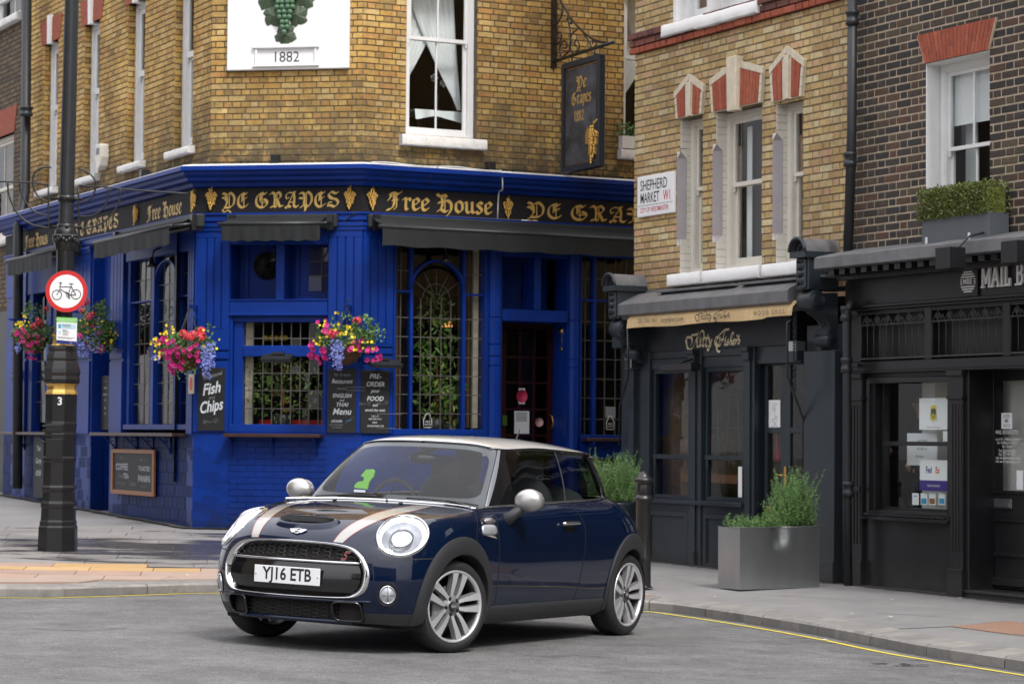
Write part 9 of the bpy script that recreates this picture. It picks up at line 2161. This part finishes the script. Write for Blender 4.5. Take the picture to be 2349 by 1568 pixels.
def person():
 u=FA.U(2120,1050,-.62); T=FA.M@Matrix.Translation((u,.60,.20)); t=thing('person',T,'person in dark clothes standing behind posters in the shop window','person')
 V=[((0,0,.95),.15),((0,0,1.15),.14),((0,0,1.36),.15),((0,0,1.46),.06),((0,-.01,1.54),.055),((0,-.02,1.64),.088),((0,-.01,1.72),.08),
       ((-.17,0,1.40),.06),((-.26,-.05,1.18),.045),((-.20,-.22,1.16),.034),((-.15,-.30,1.22),.028),((.17,0,1.40),.06),((.25,-.04,1.15),.045),((.20,-.18,1.02),.034),((.16,-.25,1.0),.028),
       ((-.09,0,.88),.10),((-.10,-.02,.48),.065),((-.10,0,.08),.045),((-.10,-.12,.03),.035),((.09,0,.88),.10),((.10,-.02,.48),.065),((.10,0,.08),.045),((.10,-.12,.03),.035)]
 E_=[(0,1),(1,2),(2,3),(3,4),(4,5),(5,6),(2,7),(7,8),(8,9),(9,10),(2,11),(11,12),(12,13),(13,14),(0,15),(15,16),(16,17),(17,18),(0,19),(19,20),(20,21),(21,22)]
 me=bpy.data.meshes.new('body'); me.from_pydata([v for v,r in V],E_,[]); o=bpy.data.objects.new('tmp_body',me); COL.objects.link(o)
 o.modifiers.new('s','SKIN'); s=o.modifiers.new('d','SUBSURF'); s.levels=1
 for i,(v,r) in enumerate(V): me.skin_vertices[0].data[i].radius=(r,r*.8); me.skin_vertices[0].data[i].use_root=(i==0)
 dg_=bpy.context.evaluated_depsgraph_get(); m2=bpy.data.meshes.new_from_object(o.evaluated_get(dg_)); bpy.data.objects.remove(o)
 skin=mat('skin',(.42,.22,.15),.6); navy=mat('dark_navy_jumper',(.015,.018,.035),.9); hair=mat('brown_hair',(.03,.018,.01),.7)
 m2.materials.clear(); m2.materials.append(navy); m2.materials.append(skin)
 for p in m2.polygons: p.use_smooth=True; c=p.center; p.material_index=1 if c.z>1.49 or c.y<-.24 and .9<c.z<1.35 else 0
 link('body',m2,t,T)
 for sx,pp in ((-1,(-.15,-.30,1.22)),(1,(.16,-.25,1.0))):
  k=MB(); p=Vector(pp)
  for i,l in enumerate((.062,.072,.068,.055)): a=p+Vector(((i-1.5)*.018,-.03,.02)); k.tube([a,a+Vector((0,-.02,l*.5)),a+Vector((0,.0,l))],[.009,.0085,.007],6)
  k.tube([p+Vector((-sx*.02,-.01,0)),p+Vector((-sx*.05,-.02,.025)),p+Vector((-sx*.055,-.02,.055))],[.011,.010,.008],6); k.build('fingers',skin,t,T)
 k=MB(); k.ball((0,.01,1.70),.098,0,14,9,(.95,1.0,1.05)); k.build('hair',hair,t,T)
 k=MB();
 for x in (-.032,.032): k.ball((x,-.088,1.665),.011,0,8,5)
 k.build('eye',M['ink'],t,T); k=MB(); k.ball((0,-.105,1.635),.016,0,8,5,(.7,1,1.3)); k.ball((0,-.085,1.595),.022,0,8,5,(1.2,.5,.3)); k.build('nose_and_mouth',skin,t,T)
person()
g=ground_at(-6,1130); T=Matrix.Translation(g); t=thing('potted_shrub',T,'bright green potted shrub just entering at the left edge','plant'); k=MB(); leafy(k,(0,0,.85),.26,260,.10,0,1.8,(1,1,1.3)); k.build('foliage',M['leaf_in'],t,T,kind='stuff'); k=MB(); k.lathe([(.16,0),(.2,.5),(.17,.5)],14,(0,0,0)); k.build('pot',M['terra'],t,T); k=MB(); k.tube([(0,0,.45),(0,0,.9)],.02,6); k.build('stem',M['wood'],t,T)
k=MB()
for px,py in ((1800,1363),(1842,1366),(2045,1377),(2155,1379),(2042,1416),(1892,1469),(1943,1474),(1950,1410),(2202,1373),(430,1320),(668,1415),(800,1330),(1480,1320),(1640,1400),(265,1227)):
 g_=ground_at(px,py,.1); s=random.uniform(.012,.03); a=random.random()*6; k.poly([(g_.x+s*math.cos(a+q*1.57),g_.y+s*1.2*math.sin(a+q*1.57),g_.z+.012+random.uniform(0,.004)) for q in range(4)],random.choice((0,0,1)))
k.build('litter',[M['paper'],M['wood']],None,kind='stuff',label='scraps of white and brown litter on pavement and road')
k=MB();
for px,py in ((2040,1446+78),):
 g_=ground_at(2050,1524,0);
 for i in range(30): a=random.random()*6.28; r=random.random()**.5; k.poly([(g_.x+r*.26*math.cos(a)+.03*math.cos(q*1.26+i),g_.y+r*.10*math.sin(a)+.02*math.sin(q*1.26+i),road_z(g_.x,g_.y)+.003+i*.0001) for q in range(5)])
k.build('road_patch',M['joint'],road_o)
for P_ in ([(1180,1500),(1260,1506),(1330,1503),(1440,1512)],[(1900,1492),(1990,1500),(2070,1512),(2130,1514)],[(60,1440),(180,1446),(300,1441)],[(1700,1455),(1760,1462),(1850,1463)]):
 Q_=[]
 for a in P_:
  z=0
  for _ in range(5): g_=on_z(a[0],a[1],z); z=road_z(g_.x,g_.y)
  Q_.append(Vector((g_.x,g_.y,0)))
 k=MB(); k.grid([[Vector((p.x,p.y+s_*random.uniform(.003,.012),road_z(p.x,p.y)+.003)) for s_ in (-1,1)] for p in catmull(Q_,9)],0,False); k.build('road_crack',M['joint'],road_o)
M['basedirt']=mat('dirt_at_wall_foot',(.055,.05,.042),.95,var=.5,vscale=12)
for F,a,b in ((FL,UE,9),(FC,0,u1),(FR,0,5),(FA,0,9)):
 rows=[]; n=int((b-a)/.06)
 for i in range(n+1):
  u=lerp(a,b,i/n); w0=.02+(.11 if F is FA and um(1862)<u<um(1935) else .04); w1=w0+.02+.07*random.random(); p,q=F.P(u,0,0)+F.n*(w0-.06),F.P(u,0,0)+F.n*w1; up=.019 if F is not FA else .004
  rows.append([Vector((p.x,p.y,pave_z(p.x,p.y)+up)),Vector((q.x,q.y,pave_z(q.x,q.y)+up))])
 k=MB(); k.grid(rows,0,False); k.build('wall_foot_dirt',M['basedirt'],pav,kind='stuff')
